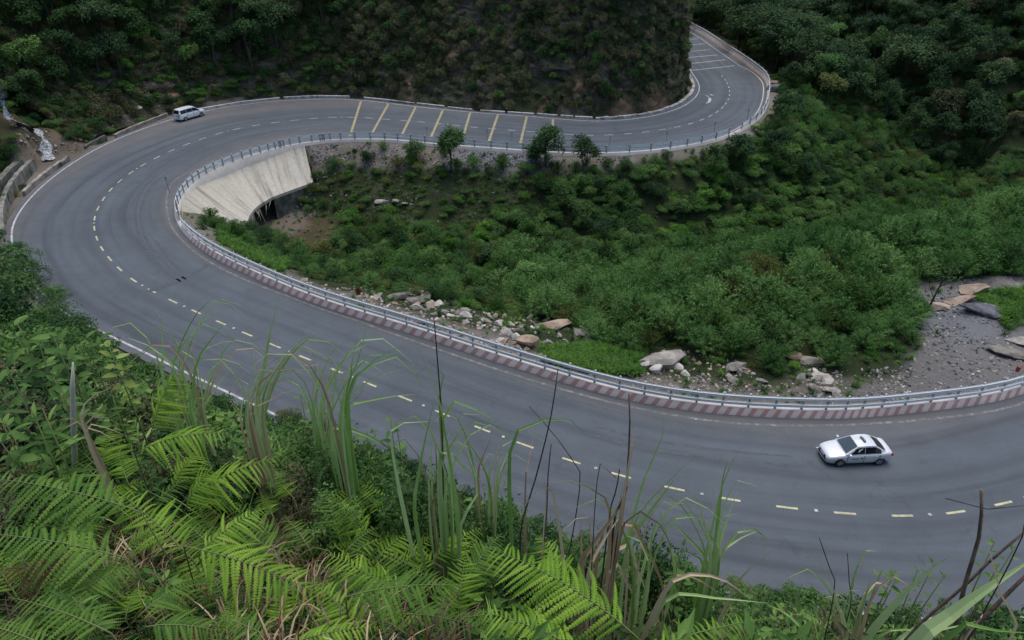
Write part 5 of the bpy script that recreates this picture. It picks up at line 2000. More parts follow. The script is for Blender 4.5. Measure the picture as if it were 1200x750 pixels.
def car(name, label, loc, rotz, spec):
    t = thing(name, label, spec['cat'], loc, rotz)
    pm = M[spec['paint']]
    # lower body: station rows (x, half width, top z, sill z)
    st = spec['stations']
    V, Fc = [], []
    ringn = 0
    for (x, w, top, bot) in st:
        sh = top - 0.07
        half = [(0, top + .025), (w * .55, top + .02), (w * .86, top - .005), (w * .97, sh), (w, top * .5 + bot * .5 + .06), (w * .985, bot + .12), (w * .93, bot), (0, bot)]
        ring = [(x, y, z) for y, z in half] + [(x, -y, z) for y, z in half[-2:0:-1]]
        ringn = len(ring)
        V += ring
    for i in range(len(st) - 1):
        for k in range(ringn):
            k2 = (k + 1) % ringn
            Fc.append((i * ringn + k, i * ringn + k2, (i + 1) * ringn + k2, (i + 1) * ringn + k))
    Fc.append(tuple(range(ringn)))
    Fc.append(tuple(reversed([(len(st) - 1) * ringn + k for k in range(ringn)])))
    me = mesh_np("body", V, Fc, pm, True)
    body = link("body", me, t)
    sub = body.modifiers.new("smooth", 'SUBSURF')
    sub.levels = sub.render_levels = 1
    # cabin hull: belt rectangle and roof rectangle
    g = spec['cabin']
    xb0, xb1, yb, zb, xr0, xr1, yr, zr = g
    zm = zr + 0.045
    hull = MB()
    NX = 7
    Vh = []
    prof = [(xb0, yb * .93, zb), (xr0, yr * .96, zr), ((xr0 * .6 + xr1 * .4), yr, zm), ((xr0 * .2 + xr1 * .8), yr * .99, zm - .005), (xr1, yr * .93, zr - .01), (xb1, yb * .88, zb)]
    ring = []
    # left/right side outline and crowned roof
    L_ = [(x, y, z) for x, y, z in prof]
    R_ = [(x, -y, z) for x, y, z in prof]
    Cn = [(x + (0.09 if i == 0 else (0.05 if i == 1 else (-0.07 if i == 5 else 0))), 0, z + (0.0 if i in (0, 5) else 0.035)) for i, (x, y, z) in enumerate(prof)]
    Vh = L_ + Cn + R_
    n = len(prof)
    Fh = []
    for i in range(n - 1):
        Fh += [(i, i + 1, n + i + 1, n + i), (n + i, n + i + 1, 2 * n + i + 1, 2 * n + i)]
    bl = [(x, yb, zb) for x in np.linspace(xb0, xb1, n)]
    b0 = len(Vh)
    Vh += bl + [(x, -y, z) for x, y, z in bl]
    for i in range(n - 1):
        Fh += [(b0 + i, b0 + i + 1, i + 1, i), (2 * n + i, 2 * n + i + 1, b0 + n + i + 1, b0 + n + i)]
    hull.add(Vh, Fh).build("cabin", pm, t)

    def quad_panel(nm, a, b_, c, d, mat, inset, lift, seg=4, bulge=0.0):
        """panel inside quad a b c d, lifted off along its normal"""
        a, b_, c, d = map(Vector, (a, b_, c, d))
        nrm = (b_ - a).cross(d - a).normalized()
        iu, iv = inset
        Vp = []
        for j in range(seg + 1):
            for i in range(seg + 1):
                fu, fv = iu + (1 - 2 * iu) * i / seg, iv + (1 - 2 * iv) * j / seg
                p = (a * (1 - fu) + b_ * fu) * (1 - fv) + (d * (1 - fu) + c * fu) * fv
                Vp.append(p + nrm * (lift + bulge * math.sin(math.pi * fu)))
        Fp = [(j * (seg + 1) + i, j * (seg + 1) + i + 1, (j + 1) * (seg + 1) + i + 1, (j + 1) * (seg + 1) + i) for j in range(seg) for i in range(seg)]
        return MB().add(Vp, Fp).build(nm, mat, t, True)

    quad_panel("windscreen", R_[0], L_[0], L_[1], R_[1], M['glass_front'], (.05, .06), .022, 5, .062)
    quad_panel("rear_window", L_[5], R_[5], R_[4], L_[4], M['glass'], (.07, .10), .022, 5, .05)
    # side windows along the slanted sides
    for sgn in (1, -1):
        def side(x, f):
            """point at height fraction f between belt and roofline at x"""
            xs = [p[0] for p in prof]
            y0 = yb * sgn
            i = min(range(n), key=lambda q: 0)
            roof_z = float(np.interp(-x, [-p for p in xs], [p[2] for p in prof]))
            roof_y = float(np.interp(-x, [-p for p in xs], [p[1] for p in prof])) * sgn
            return Vector((x, y0 * (1 - f) + roof_y * f + 0.012 * sgn, zb * (1 - f) + roof_z * f))
        for (xa, xb) in spec['windows']:
            Vp = []
            S_ = 6
            for i in range(S_ + 1):
                x = xa + (xb - xa) * i / S_
                Vp += [side(x, .10), side(x, .86)]
            Fp = [(2 * i, 2 * i + 1, 2 * i + 3, 2 * i + 2) for i in range(S_)]
            MB().add(Vp, Fp).build("side_window", M['glass'], t)
        # mirror, handles
        mx, mz = spec['mirror']
        MB().box(mx - .06, mx + .06, sgn * (yb + .04), sgn * (yb + .22), mz - .06, mz + .07).build("mirror", pm, t)
        for hx in spec['handles']:
            hw = spec['stations'][len(st) // 2][1]
            MB().box(hx - .09, hx + .09, sgn * (hw - .005), sgn * (hw + .025), zb - .16, zb - .12).build("door_handle", M['chrome'], t)
        for sx_ in spec['seams']:
            hw = spec['stations'][len(st) // 2][1]
            MB().box(sx_ - .008, sx_ + .008, sgn * (hw - .03), sgn * (hw + .004), .32, zb - .06).build("door_seam", M['trim'], t)
    # wheels
    wr = spec['wheel_r']
    for (wx, sgn) in ((spec['axles'][0], 1), (spec['axles'][0], -1), (spec['axles'][1], 1), (spec['axles'][1], -1)):
        yo = spec['track'] * sgn
        arch = MB()
        pts = [(wx + math.cos(a) * (wr + .07), yo + sgn * .012, wr + math.sin(a) * (wr + .07)) for a in np.linspace(-.25, math.pi + .25, 15)]
        arch.add([(wx, yo + sgn * .012, wr * .7)] + pts, [(0, i, i + 1) for i in range(1, 15)])
        arch.build("wheel_arch", M['trim'], t)
        ty = MB()
        Vt = []
        prof_t = [(-.10, wr * .70), (-.10, wr * .93), (-.07, wr), (.07, wr), (.10, wr * .93), (.10, wr * .70)]
        NS = 20
        for k in range(NS):
            a = 2 * math.pi * k / NS
            for (yy, r_) in prof_t:
                Vt.append((math.cos(a) * r_, yy, math.sin(a) * r_))
        m_ = len(prof_t)
        Ft = [(k * m_ + q, k * m_ + q + 1, ((k + 1) % NS) * m_ + q + 1, ((k + 1) % NS) * m_ + q) for k in range(NS) for q in range(m_ - 1)]
        wo_ = ty.add(Vt, Ft).build("wheel", M['black'], t, True)
        wo_.location = (wx, yo - sgn * .055, wr)
        rm = MB()
        Vr = [(0, sgn * .075, 0)]
        for k in range(20):
            a = 2 * math.pi * k / 20
            Vr.append((math.cos(a) * wr * .72, sgn * .085, math.sin(a) * wr * .72))
        rm.add(Vr, [(0, 1 + k, 1 + (k + 1) % 20) for k in range(20)])
        rm.build("rim", M['alloy'], wo_)
        sp_ = MB()
        for k in range(5):
            a0, a1 = 2 * math.pi * (k + .28) / 5, 2 * math.pi * (k + .72) / 5
            am = (a0 + a1) / 2
            sp_.add([(math.cos(am) * wr * .2, sgn * .09, math.sin(am) * wr * .2), (math.cos(a0) * wr * .6, sgn * .09, math.sin(a0) * wr * .6), (math.cos(a1) * wr * .6, sgn * .09, math.sin(a1) * wr * .6)], [(0, 1, 2)])
        sp_.build("rim_opening", M['trim'], wo_)
    # lamps
    for sgn in (1, -1):
        hx, hy, hz, hl, hw = spec['head']
        b = MB()
        b.add([(hx + .02, sgn * (hy - hw), hz - .06), (hx - hl, sgn * (hy + .03), hz - .04), (hx - hl - .05, sgn * (hy + .025), hz + .05), (hx - .03, sgn * (hy - hw), hz + .05),
               (hx - .1, sgn * (hy - hw), hz - .06), (hx - hl - .1, sgn * (hy - .1), hz - .04), (hx - hl - .1, sgn * (hy - .1), hz + .06), (hx - .15, sgn * (hy - hw), hz + .07)],
              [(0, 1, 2, 3), (3, 2, 6, 7), (0, 3, 7, 4), (1, 5, 6, 2), (0, 4, 5, 1)])
        b.build("headlight", M['lamp'], t)
        tx, ty_, tz0, tz1 = spec['tail']
        MB().box(tx, tx + .22, sgn * (ty_ - .22), sgn * (ty_ + .012), tz0, tz1).build("tail_light", M['tail'], t)
    fx_ = st[0][0]
    gx0 = spec['grille']
    MB().box(fx_ - .06, fx_ + .02, -.42, .42, gx0[0], gx0[1]).build("grille", M['trim'], t)
    MB().box(fx_ - .04, fx_ + .028, -.5, .5, gx0[0] - .13, gx0[0] - .07).build("bumper_intake", M['trim'], t)
    MB().box(fx_ - .03, fx_ + .035, -.24, .24, gx0[0] + .0, gx0[0] + .09).build("number_plate", M['plate'], t)
    rx_ = st[-1][0]
    MB().box(rx_ - .02, rx_ + .03, -.25, .25, spec['rplate'], spec['rplate'] + .12).build("number_plate", M['plate'], t)
    MB().box(rx_ - .012, rx_ + .04, -.6, .6, .30, .38).build("bumper_trim", M['trim'], t)
    return t


sed = dict(cat="car", paint='car_silver', wheel_r=.31, axles=(1.28, -1.30), track=.83, head=(1.98, .70, .62, .22, .34), tail=(-2.16, .74, .70, .86), grille=(.50, .62), rplate=.72,
           stations=[(2.14, .50, .56, .24), (2.10, .66, .64, .20), (1.98, .76, .72, .18), (1.6, .83, .82, .18), (1.1, .86, .91, .18), (.9, .865, .93, .18), (0, .87, .94, .18), (-.9, .87, .96, .18), (-1.5, .86, .99, .19), (-1.85, .82, .985, .22), (-2.08, .76, .96, .27), (-2.16, .62, .82, .32)],
           cabin=(1.02, -1.72, .79, .93, .22, -.95, .57, 1.41), windows=[(.84, -.19), (-.23, -1.30)], mirror=(.82, .98), handles=(-.02, -.98), seams=(.90, -.21, -1.22))
qa, qb = P(982.5, 548, 0), P(1030.5, 546, 0)
fw = (qa - qb).normalized()
rt = math.atan2(fw.y, fw.x)
lf = Vector((-fw.y, fw.x, 0))              # car's left
cen = (qa + qb) / 2 - lf * .83
car_s = car("sedan", "silver white saloon taxi driving through the near curve", (cen.x, cen.y, 0.0), rt, sed)
car_s.scale = (.91, .91, .91)
b = MB()
b.box(-.07, .07, -.26, .26, 1.475, 1.50)
b.box(-.055, .055, -.24, .24, 1.50, 1.60)
o = b.build("roof_sign", M['sign_grey'], car_s)
o.location = (-.3, 0, .0)
o.rotation_euler = (0, 0, .12)
MB().box(-.05, .05, -.03, .03, 1.595, 1.612).build("roof_sign_base", M['trim'], o)
for sgn in (1, -1):
    b = MB()
    hw = .872 * sgn
    b.box(.18, .62, min(hw, hw + .004 * sgn), max(hw, hw + .004 * sgn), .60, .70)
    b.box(-.12, .04, min(hw, hw + .004 * sgn), max(hw, hw + .004 * sgn), .62, .74)
    b.build("door_decal", M['green_decal'], car_s)

van = dict(cat="minivan", paint='car_white', wheel_r=.32, axles=(1.36, -1.36), track=.86, head=(2.12, .72, .78, .25, .34), tail=(-2.24, .78, .80, 1.10), grille=(.55, .72), rplate=.86,
           stations=[(2.26, .52, .66, .26), (2.22, .70, .78, .22), (2.08, .80, .88, .2), (1.7, .86, .97, .2), (1.25, .89, 1.03, .2), (.9, .895, 1.04, .2), (0, .90, 1.05, .2), (-1.2, .90, 1.07, .2), (-1.8, .89, 1.09, .22), (-2.15, .85, 1.08, .26), (-2.26, .76, 1.0, .32)],
           cabin=(1.32, -2.20, .84, 1.02, .55, -1.9, .66, 1.60), windows=[(1.12, .08), (.04, -.97), (-1.0, -2.02)], mirror=(1.05, 1.12), handles=(.22, -.85), seams=(1.15, .08, -.98))
qa, qb = P(236.5, 136.5, 0), P(218.5, 141.8, 0)
fw = (qa - qb).normalized()
rt = math.atan2(fw.y, fw.x)
rgt = Vector((fw.y, -fw.x, 0))
cen = (qa + qb) / 2 - rgt * .86
car("minivan", "white minivan at the outer edge of the upper bend", (cen.x, cen.y, 0.0), rt, van)

# ------------------------------------------------------------------ foreground: ferns, grasses, leafy plants on the camera's slope
SKY_U = [-60, 0, 60, 110, 130, 150, 180, 210, 260, 300, 340, 380, 430, 480, 540, 600, 680, 760, 830, 900, 960, 1020, 1080, 1150, 1200, 1290]
SKY_V = [330, 345, 372, 398, 408, 424, 440, 458, 486, 500, 486, 482, 510, 545, 580, 595, 625, 640, 672, 690, 684, 690, 682, 668, 640, 610]


def skyline(u):
    return np.interp(u, SKY_U, SKY_V)


def fg(u, y):
    """ground point in photo column u at forward distance y"""
    x, z = 0.0, 25.0
    for _ in range(12):
        dep = y * CT - (z - HCAM) * ST
        x = (u - 600) / FPX * dep
        z = gz(x, y)
    return Vector((x, y, z))


def pinna_mesh(name, seed, mat, n=15, droop=0.35, wid=0.105, curl=0.0):
    """one pinna of unit length along +y, a comb of small leaflets either side of a midrib"""
    rs = np.random.RandomState(seed)
    V, Fc, T = [], [], []

    def sp(t):
        return np.array([curl * t * t, t, -droop * t * t])
    for k in range(n):
        t = 0.04 + 0.93 * (k / (n - 1))
        p = sp(t)
        tg = unit(np.array([2 * curl * t, 1, -2 * droop * t]))
        hw = wid * (1 - t ** 3.0) * (0.75 + 0.25 * min(1, t * 6)) + 0.006
        lw = 0.93 / (n - 1) * 0.92
        for s_ in (1, -1):
            sd_ = np.array([s_, 0, -0.25]) + tg * 0.38
            b0 = len(V)
            h_ = hw * rs.uniform(.9, 1.1)
            V += [p - tg * lw * .5, p + sd_ * h_ * .6 - tg * lw * .48, p + sd_ * h_ + tg * lw * .1, p + sd_ * h_ * .6 + tg * lw * .42, p + tg * lw * .5]
            Fc.append((b0, b0 + 1, b0 + 2, b0 + 3, b0 + 4) if s_ < 0 else (b0 + 4, b0 + 3, b0 + 2, b0 + 1, b0))
            T.append(np.clip(0.35 + 0.35 * t + 0.3 * rs.rand(), 0, 1))
    for k in range(5):
        t0, t1 = k / 5, (k + 1) / 5
        b0 = len(V)
        a, c = sp(t0), sp(t1)
        w0, w1 = 0.010 * (1 - t0 * .7), 0.010 * (1 - t1 * .7)
        z_ = np.array([0, 0, 0.004])
        V += [a - [w0, 0, 0] + z_, a + [w0, 0, 0] + z_, c + [w1, 0, 0] + z_, c - [w1, 0, 0] + z_]
        Fc.append((b0, b0 + 1, b0 + 2, b0 + 3))
        T.append(0.9)
    return mesh_np(name, V, [tuple(f) for f in Fc], M[mat], False, T)


PIN = {}
for m_ in ('fern', 'fern_deep', 'fern_rust'):
    PIN[m_] = [pinna_mesh("pinna", 40 + k, m_, 16, d_, w_, c_) for k, (d_, w_, c_) in enumerate(((.28, .062, .05), (.50, .058, -.04), (.75, .055, .07)))]
rf = random.Random(21)


def frond_frames(b0, ctl, tip, n, lmax, droop_tip=0.0, shape=0.22, first=.14):
    """positions, matrices and lengths of the pinnae along a bezier rachis"""
    out = []
    for k in range(n):
        t = first + (0.985 - first) * (k / (n - 1)) ** 0.93
        p = b0 * (1 - t) ** 2 + ctl * 2 * t * (1 - t) + tip * t * t
        tg = ((ctl - b0) * (1 - t) + (tip - ctl) * t).normalized()
        up = Vector((0, 0, 1)) - tg * tg.z
        if up.length < .05:
            up = Vector((0, -1, 0))
        up.normalize()
        # face of the frond leans a little towards the open side of the slope
        side = tg.cross(up).normalized()
        u_ = (t - first) / (1 - first)
        ln = lmax * min(1.0, 0.70 + u_ / shape * 0.30) * (1 - u_ ** 1.7) ** 0.75 + 0.018
        out.append((p, tg, up, side, ln, t))
    return out


def fern(label, loc, fronds, group=None, pinnae=True):
    t = thing("fern", label, "fern", loc, 0, group)
    O_ = Vector(loc)
    for (b0, tip, arch, lmax, n, mat, foot) in fronds:
        b0, tip = Vector(b0), Vector(tip)
        ctl = (b0 + tip) / 2 + Vector((0, 0, arch)) + (b0 - tip) * 0.06
        pts = [b0 * (1 - q) ** 2 + ctl * 2 * q * (1 - q) + tip * q * q - O_ for q in np.linspace(0, 1, 12)]
        ft = Vector(foot) - O_
        stipe = [ft, ft * .5 + pts[0] * .5 + Vector((0, 0, -.06)), pts[0]]
        mbr = MB().tube(stipe[:-1] + pts, [.006, .0055] + [.005 - .0035 * q for q in np.linspace(0, 1, 12)], 5, False)
        fr = mbr.build("frond", M['stem_green'] if mat != 'fern_rust' else M['stem_dark'], t, True)
        for (p, tg, up, side, ln, tt_) in frond_frames(b0, ctl, tip, n, lmax):
            for s_ in (1, -1):
                ang = R(rf.uniform(54, 72))
                dr = (side * s_ * math.sin(ang) + tg * math.cos(ang)).normalized()
                dr = (dr - Vector((0, 0, 1)) * rf.uniform(.0, .22)).normalized()
                zz_ = (up - dr * up.dot(dr)).normalized()
                xx = dr.cross(zz_)
                mt = Matrix((xx, dr, zz_)).transposed().to_4x4()
                l_ = ln * .9 * rf.uniform(.8, 1.1)
                mt = Matrix.Translation(p - O_) @ mt @ Matrix.Diagonal((min(l_, .34) * s_ * .95 if False else min(l_, .34), l_, l_, 1))
                o = link("pinna", rf.choice(PIN[mat]), fr)
                o.matrix_local = mt
    return t


def px_frond(bu, bv, by, tu, tv, ty, arch, lmax, n, mat):
    b0, tip = PY(bu, bv, by), PY(tu, tv, ty)
    gzv = gz(b0.x, b0.y)
    foot = Vector((b0.x + (b0.x - tip.x) * .1, b0.y + .05, min(gzv, b0.z - .05) - .08))
    return (b0, tip, arch, lmax, n, mat, foot)


FERNS = [
    ("bright fern frond standing highest, in front of the white edge line", [(176, 512, 4.6, 206, 436, 4.9, .10, .36, 20, 'fern')]),
    ("bright fern frond leaning right with hanging pinnae below the highest one", [(158, 532, 4.2, 268, 508, 4.4, .16, .34, 20, 'fern')]),
    ("bright fern with a drooping frond tip reaching towards the dry grass", [(212, 590, 3.9, 326, 536, 4.2, .14, .34, 20, 'fern'), (216, 600, 3.8, 250, 548, 4.0, .10, .26, 15, 'fern')]),
    ("large deep green fern with long combed pinnae at the left edge", [(165, 600, 3.2, -20, 560, 3.3, .12, .44, 24, 'fern_deep'), (150, 655, 2.9, -25, 625, 2.9, .10, .38, 22, 'fern_deep')]),
    ("mid green fern frond arching up in the middle of the fern bank", [(225, 655, 3.2, 132, 572, 3.6, .12, .30, 20, 'fern'), (232, 650, 3.2, 310, 596, 3.6, .10, .28, 18, 'fern')]),
    ("broad fern frond spreading right with pinnae hanging like a curtain", [(215, 640, 3.0, 405, 712, 2.8, .16, .33, 24, 'fern')]),
    ("small fern frond pointing left beside the curtain like one", [(478, 706, 2.9, 382, 648, 3.1, .10, .26, 20, 'fern')]),
    ("fern frond with pale hanging pinnae at the bottom middle", [(405, 700, 2.6, 540, 686, 2.6, .10, .26, 20, 'fern_deep')]),
    ("slim upright fern frond between the leafy bush and the low ferns", [(408, 655, 3.6, 402, 598, 3.7, .03, .15, 14, 'fern')]),
    ("slim fern frond right of the upright one", [(470, 668, 3.4, 505, 628, 3.5, .04, .17, 13, 'fern')]),
    ("biggest bright fern frond fanning over the bottom centre", [(752, 752, 2.2, 566, 640, 2.7, .20, .37, 28, 'fern'), (690, 770, 2.1, 560, 716, 2.3, .12, .28, 22, 'fern')]),
    ("small fern frond peeking above the biggest frond", [(668, 690, 2.9, 632, 628, 3.2, .05, .20, 16, 'fern')]),
    ("fern frond with upright toothed row along the bottom edge right of centre", [(748, 765, 2.1, 905, 724, 2.4, .09, .20, 24, 'fern')]),
    ("rust red dead fern frond low at the left edge", [(92, 640, 3.0, 22, 700, 2.8, .05, .22, 18, 'fern_rust'), (100, 668, 2.9, -15, 668, 2.8, .05, .20, 18, 'fern_rust')]),
    ("shaded fern in the bottom left corner", [(130, 742, 2.3, 10, 700, 2.5, .10, .24, 20, 'fern_deep'), (60, 760, 2.2, -30, 730, 2.3, .08, .22, 18, 'fern_deep')]),
    ("low deep green fern between the corner and the curtain like frond", [(170, 735, 2.5, 268, 742, 2.5, .10, .25, 20, 'fern_deep'), (165, 720, 2.6, 230, 680, 2.9, .08, .24, 18, 'fern_deep')]),
    ("fern at the bottom edge left of the biggest frond", [(330, 760, 2.3, 440, 735, 2.4, .10, .24, 20, 'fern'), (320, 750, 2.4, 250, 722, 2.6, .08, .24, 18, 'fern_deep')]),
    ("small light green fern beside the pale dead stick", [(112, 545, 4.6, 62, 500, 4.9, .05, .28, 16, 'fern_deep'), (120, 552, 4.6, 128, 505, 4.9, .05, .26, 15, 'fern')]),
    ("deep green fern in shade behind the fern bank", [(330, 640, 3.7, 270, 590, 3.9, .08, .26, 16, 'fern_deep'), (470, 720, 2.7, 560, 735, 2.6, .08, .22, 16, 'fern_deep')]),
    ("small deep green fern tucked under the left edge fern", [(90, 700, 2.7, 160, 660, 2.9, .08, .24, 16, 'fern_deep'), (60, 690, 2.8, 10, 640, 3.0, .06, .22, 16, 'fern_deep')]),
]
_where = ["beside the dead stick", "under the highest bright fern", "left of the curtain like frond", "below the curtain like frond", "at the left edge", "in the bottom left corner", "below the leafy skyline bush", "beside the biggest frond"]
_wpx = [(90, 500), (190, 520), (190, 660), (330, 720), (10, 610), (40, 735), (370, 590), (540, 720)]
_used = {}
for _k in range(120):
    bu, bv = rf.uniform(-10, 560), rf.uniform(545, 775)
    if bv < 520 + bu * .17:
        bv += 90
    by = 2.3 + 2.5 * (775 - bv) / 250
    an = rf.uniform(0.1, 3.0)
    ln = rf.uniform(60, 120) * 3.2 / by
    m_ = rf.choice(['fern', 'fern', 'fern', 'fern_deep', 'fern_deep', 'fern_rust' if rf.random() < .1 else 'fern_deep'])
    frs = [(bu, bv, by, bu + ln * math.cos(an), bv - ln * math.sin(an) * .65, by + .35, rf.uniform(.06, .14), rf.uniform(.15, .27), rf.randint(15, 20), m_)]
    j = min(range(8), key=lambda q: (bu - _wpx[q][0]) ** 2 + (bv - _wpx[q][1]) ** 2)
    _used[(j, m_)] = _used.get((j, m_), 0) + 1
    o_ = ["", "second ", "third ", "fourth ", "fifth ", "sixth ", "seventh ", "eighth ", "ninth ", "tenth ", "eleventh ", "twelfth ", "thirteenth ", "fourteenth ", "fifteenth ", "sixteenth ", "seventeenth ", "eighteenth ", "nineteenth ", "twentieth "][min(19, _used[(j, m_)] - 1)]
    FERNS.append(("%s%s single frond fern half hidden %s" % (o_, {"fern": "bright", "fern_deep": "deep green", "fern_rust": "withered rust"}[m_], _where[j]), frs))
for lb, frs in FERNS:
    fl = [px_frond(*f) for f in frs]
    fern(lb, tuple(fl[0][6]), fl, "ferns on the camera's slope")


# ---- grass blades traced at their own distance
def smooth_poly(pts, n=14):
    a, _ = resample3(pts, n)
    return a


def resample3(pts, n):
    p = np.array([tuple(q) for q in pts], float)
    if len(p) == 2:
        p = np.array([p[0], (p[0] + p[1]) / 2, p[1]])
    q = []
    for i in range(len(p) - 1):
        p0, p1, p2, p3 = p[max(i - 1, 0)], p[i], p[i + 1], p[min(i + 2, len(p) - 1)]
        for t in np.linspace(0, 1, 8, endpoint=False):
            q.append(0.5 * (2 * p1 + (p2 - p0) * t + (2 * p0 - 5 * p1 + 4 * p2 - p3) * t * t + (3 * p1 - p0 - 3 * p2 + p3) * t ** 3))
    q.append(p[-1])
    q = np.array(q)
    d = np.r_[0, np.cumsum(np.linalg.norm(np.diff(q, axis=0), axis=1))]
    s = np.linspace(0, d[-1], n)
    return np.c_[[np.interp(s, d, q[:, c]) for c in range(3)]].T, d[-1]


def clump(label, name, y, blades, cat="grass", group=None):
    """blades: (kind, width px, [(u, v) base..tip])   kind g green / d dry / s stem"""
    all_b = []
    xs_ = [pp_ for b_ in blades for pp_ in b_[2][:1]]
    if name == "grass_clump" and y > 2.5:
        cu, cv = sum(q[0] for q in xs_) / len(xs_), sum(q[1] for q in xs_) / len(xs_)
        extra = []
        for _ in range(9):
            a_ = rf.uniform(-1.0, 1.0)
            hh = rf.uniform(45, 110)
            ou = math.sin(a_) * hh * 1.1
            b0u = cu + rf.uniform(-14, 14)
            extra.append((rf.choice('gggd'), rf.uniform(2, 4.5), [(b0u, cv + 12), (b0u + ou * .25, cv - hh * .5), (b0u + ou * .7, cv - hh * .85), (b0u + ou * 1.25, cv - hh * (.95 - .5 * abs(a_)))]))
        blades = blades + extra
    for (kd, wpx, pts) in blades:
        yy = y + rf.uniform(-.25, .25)
        lean = rf.uniform(-.18, .25)
        n = len(pts)
        p3 = [PY(u, v, yy + lean * k / max(n - 1, 1)) for k, (u, v) in enumerate(pts)]
        all_b.append((kd, wpx, p3))
    b0 = sum((p[2][0] for p in all_b), Vector()) / len(all_b)
    root = Vector((b0.x, b0.y, gz(b0.x, b0.y)))
    t = thing(name, label, cat, root, 0, group)
    for (kd, wpx, p3) in all_b:
        f = p3[0]
        gx_, gy_ = f.x * .35 + root.x * .65 + rf.uniform(-.05, .05), f.y * .5 + root.y * .5
        g_ = Vector((gx_, gy_, gz(gx_, gy_) - .05))
        if f.z - g_.z > .04:
            mid_ = g_ * .45 + f * .55 + (f - p3[1]) * 0.12
            p3 = [g_, Vector((mid_.x, mid_.y, (g_.z + f.z) / 2))] + p3
        a, ln = resample3(p3, 18)
        pts = [Vector(q) - root for q in a]
        dist = (Vector(a[-1]) - Vector((0, 0, HCAM))).length
        w = 1.15 * wpx / FPX * dist
        if kd == 's':
            MB().tube(pts, [w * .5 * (1 - .6 * k / 17) for k in range(18)], 5).build("stalk", M['stem_dark'], t, True)
        else:
            wid = [w * min(1, .12 + k / 17 * 1.5) * max(.04, 1 - (k / 17) ** 2.8) for k in range(18)]
            tw0, tw1 = rf.uniform(-.5, .5), rf.uniform(-.7, .7)

            def sdv(i, pts=pts, tw0=tw0, tw1=tw1):
                tg = (pts[min(i + 1, 17)] - pts[max(i - 1, 0)]).normalized()
                vw = (pts[i] + root - Vector((0, 0, HCAM))).normalized()
                s_ = tg.cross(vw)
                s_ = s_.normalized() if s_.length > .02 else Vector((1, 0, 0))
                a_ = tw0 + tw1 * i / 17
                return s_ * math.cos(a_) + tg.cross(s_) * math.sin(a_)
            MB().ribbon(pts, wid, sdv, .22).build("blade", M['blade'] if kd == 'g' else M['blade_dry'], t, False, rf.uniform(.5, 1.2))
    return t


GG = "tall grass clumps on the camera's slope"
clump("tall grass clump with dry brown curling leaves left of the road centre", "grass_clump", 4.5, [
    ('g', 7, [(303, 482), (312, 420), (318, 385), (327, 345)]), ('g', 3, [(308, 470), (330, 425), (352, 400), (385, 372)]),
    ('d', 5, [(290, 482), (305, 450), (325, 433), (345, 432), (363, 441)]), ('d', 4, [(292, 485), (310, 455), (330, 445), (352, 444)]), ('d', 4, [(295, 490), (315, 470), (335, 458), (347, 457)]),
    ('d', 4, [(303, 462), (301, 425), (297, 408)]), ('d', 6, [(288, 500), (300, 475), (312, 462)]), ('d', 3, [(300, 470), (308, 440), (324, 398)]), ('d', 5, [(284, 505), (280, 480), (270, 470)]), ('g', 4, [(300, 490), (302, 450), (295, 415), (285, 395)])], group=GG)
clump("pair of slim green grass blades above the fern bank", "grass_clump", 4.8, [
    ('g', 5, [(227, 497), (228, 440), (235, 415), (250, 395), (268, 372)]), ('g', 3, [(228, 450), (236, 415), (255, 402), (282, 399)]), ('g', 5, [(232, 497), (250, 460), (275, 425)]), ('g', 3, [(225, 480), (223, 440), (222, 405)])], group=GG)
clump("broad green blade arching left over the white edge line", "grass_clump", 4.9, [('g', 7, [(206, 440), (193, 420), (175, 406), (150, 396)]), ('g', 4, [(208, 445), (203, 428), (196, 412)])], group=GG)
clump("pair of stiff upright grass blades, one half dry", "grass_clump", 5.0, [('g', 6, [(369, 490), (371, 455), (373, 426)]), ('g', 6, [(376, 488), (385, 451), (390, 413)]), ('d', 3, [(380, 480), (386, 445), (389, 420)]), ('d', 2, [(383, 478), (391, 462), (393, 455)])], group=GG)
clump("grass clump with long arching blades in front of the road centre line", "grass_clump", 4.3, [
    ('g', 6, [(399, 498), (408, 451), (423, 414), (429, 376)]), ('g', 6, [(405, 480), (410, 451), (413, 421), (418, 398)]), ('g', 5, [(408, 465), (435, 429), (460, 417), (485, 436), (499, 462)]),
    ('g', 4, [(408, 468), (445, 416), (475, 408), (490, 410)]), ('g', 4, [(398, 493), (430, 448), (473, 432)]), ('g', 6, [(400, 492), (438, 469), (487, 462)]), ('g', 6, [(388, 508), (413, 504), (450, 521), (478, 542)]), ('g', 6, [(373, 566), (393, 536), (422, 515)]),
    ('g', 4, [(402, 490), (420, 470), (427, 440)])], group=GG)
clump("tallest grass clump round a dark upright stalk, middle of the photo", "grass_clump", 3.6, [
    ('s', 3.4, [(520, 620), (518, 501), (513, 426), (509, 376)]), ('g', 5, [(530, 592), (525, 526), (513, 461), (500, 431), (485, 396)]), ('g', 6, [(486, 602), (490, 560), (498, 516), (510, 466)]), ('g', 9, [(538, 622), (530, 551), (520, 496), (517, 458)]),
    ('g', 6, [(520, 486), (550, 479), (575, 489), (593, 507)]), ('g', 7, [(516, 532), (543, 547), (565, 565)]), ('g', 7, [(458, 508), (480, 497), (502, 494)]), ('g', 4, [(515, 470), (520, 440), (508, 420), (490, 440)]), ('s', 3, [(505, 610), (512, 560), (510, 520)]), ('s', 3, [(530, 610), (526, 565), (516, 530)]), ('g', 5, [(540, 615), (560, 575), (545, 520)]), ('g', 5, [(535, 640), (538, 600), (530, 560), (516, 545)])], group=GG)
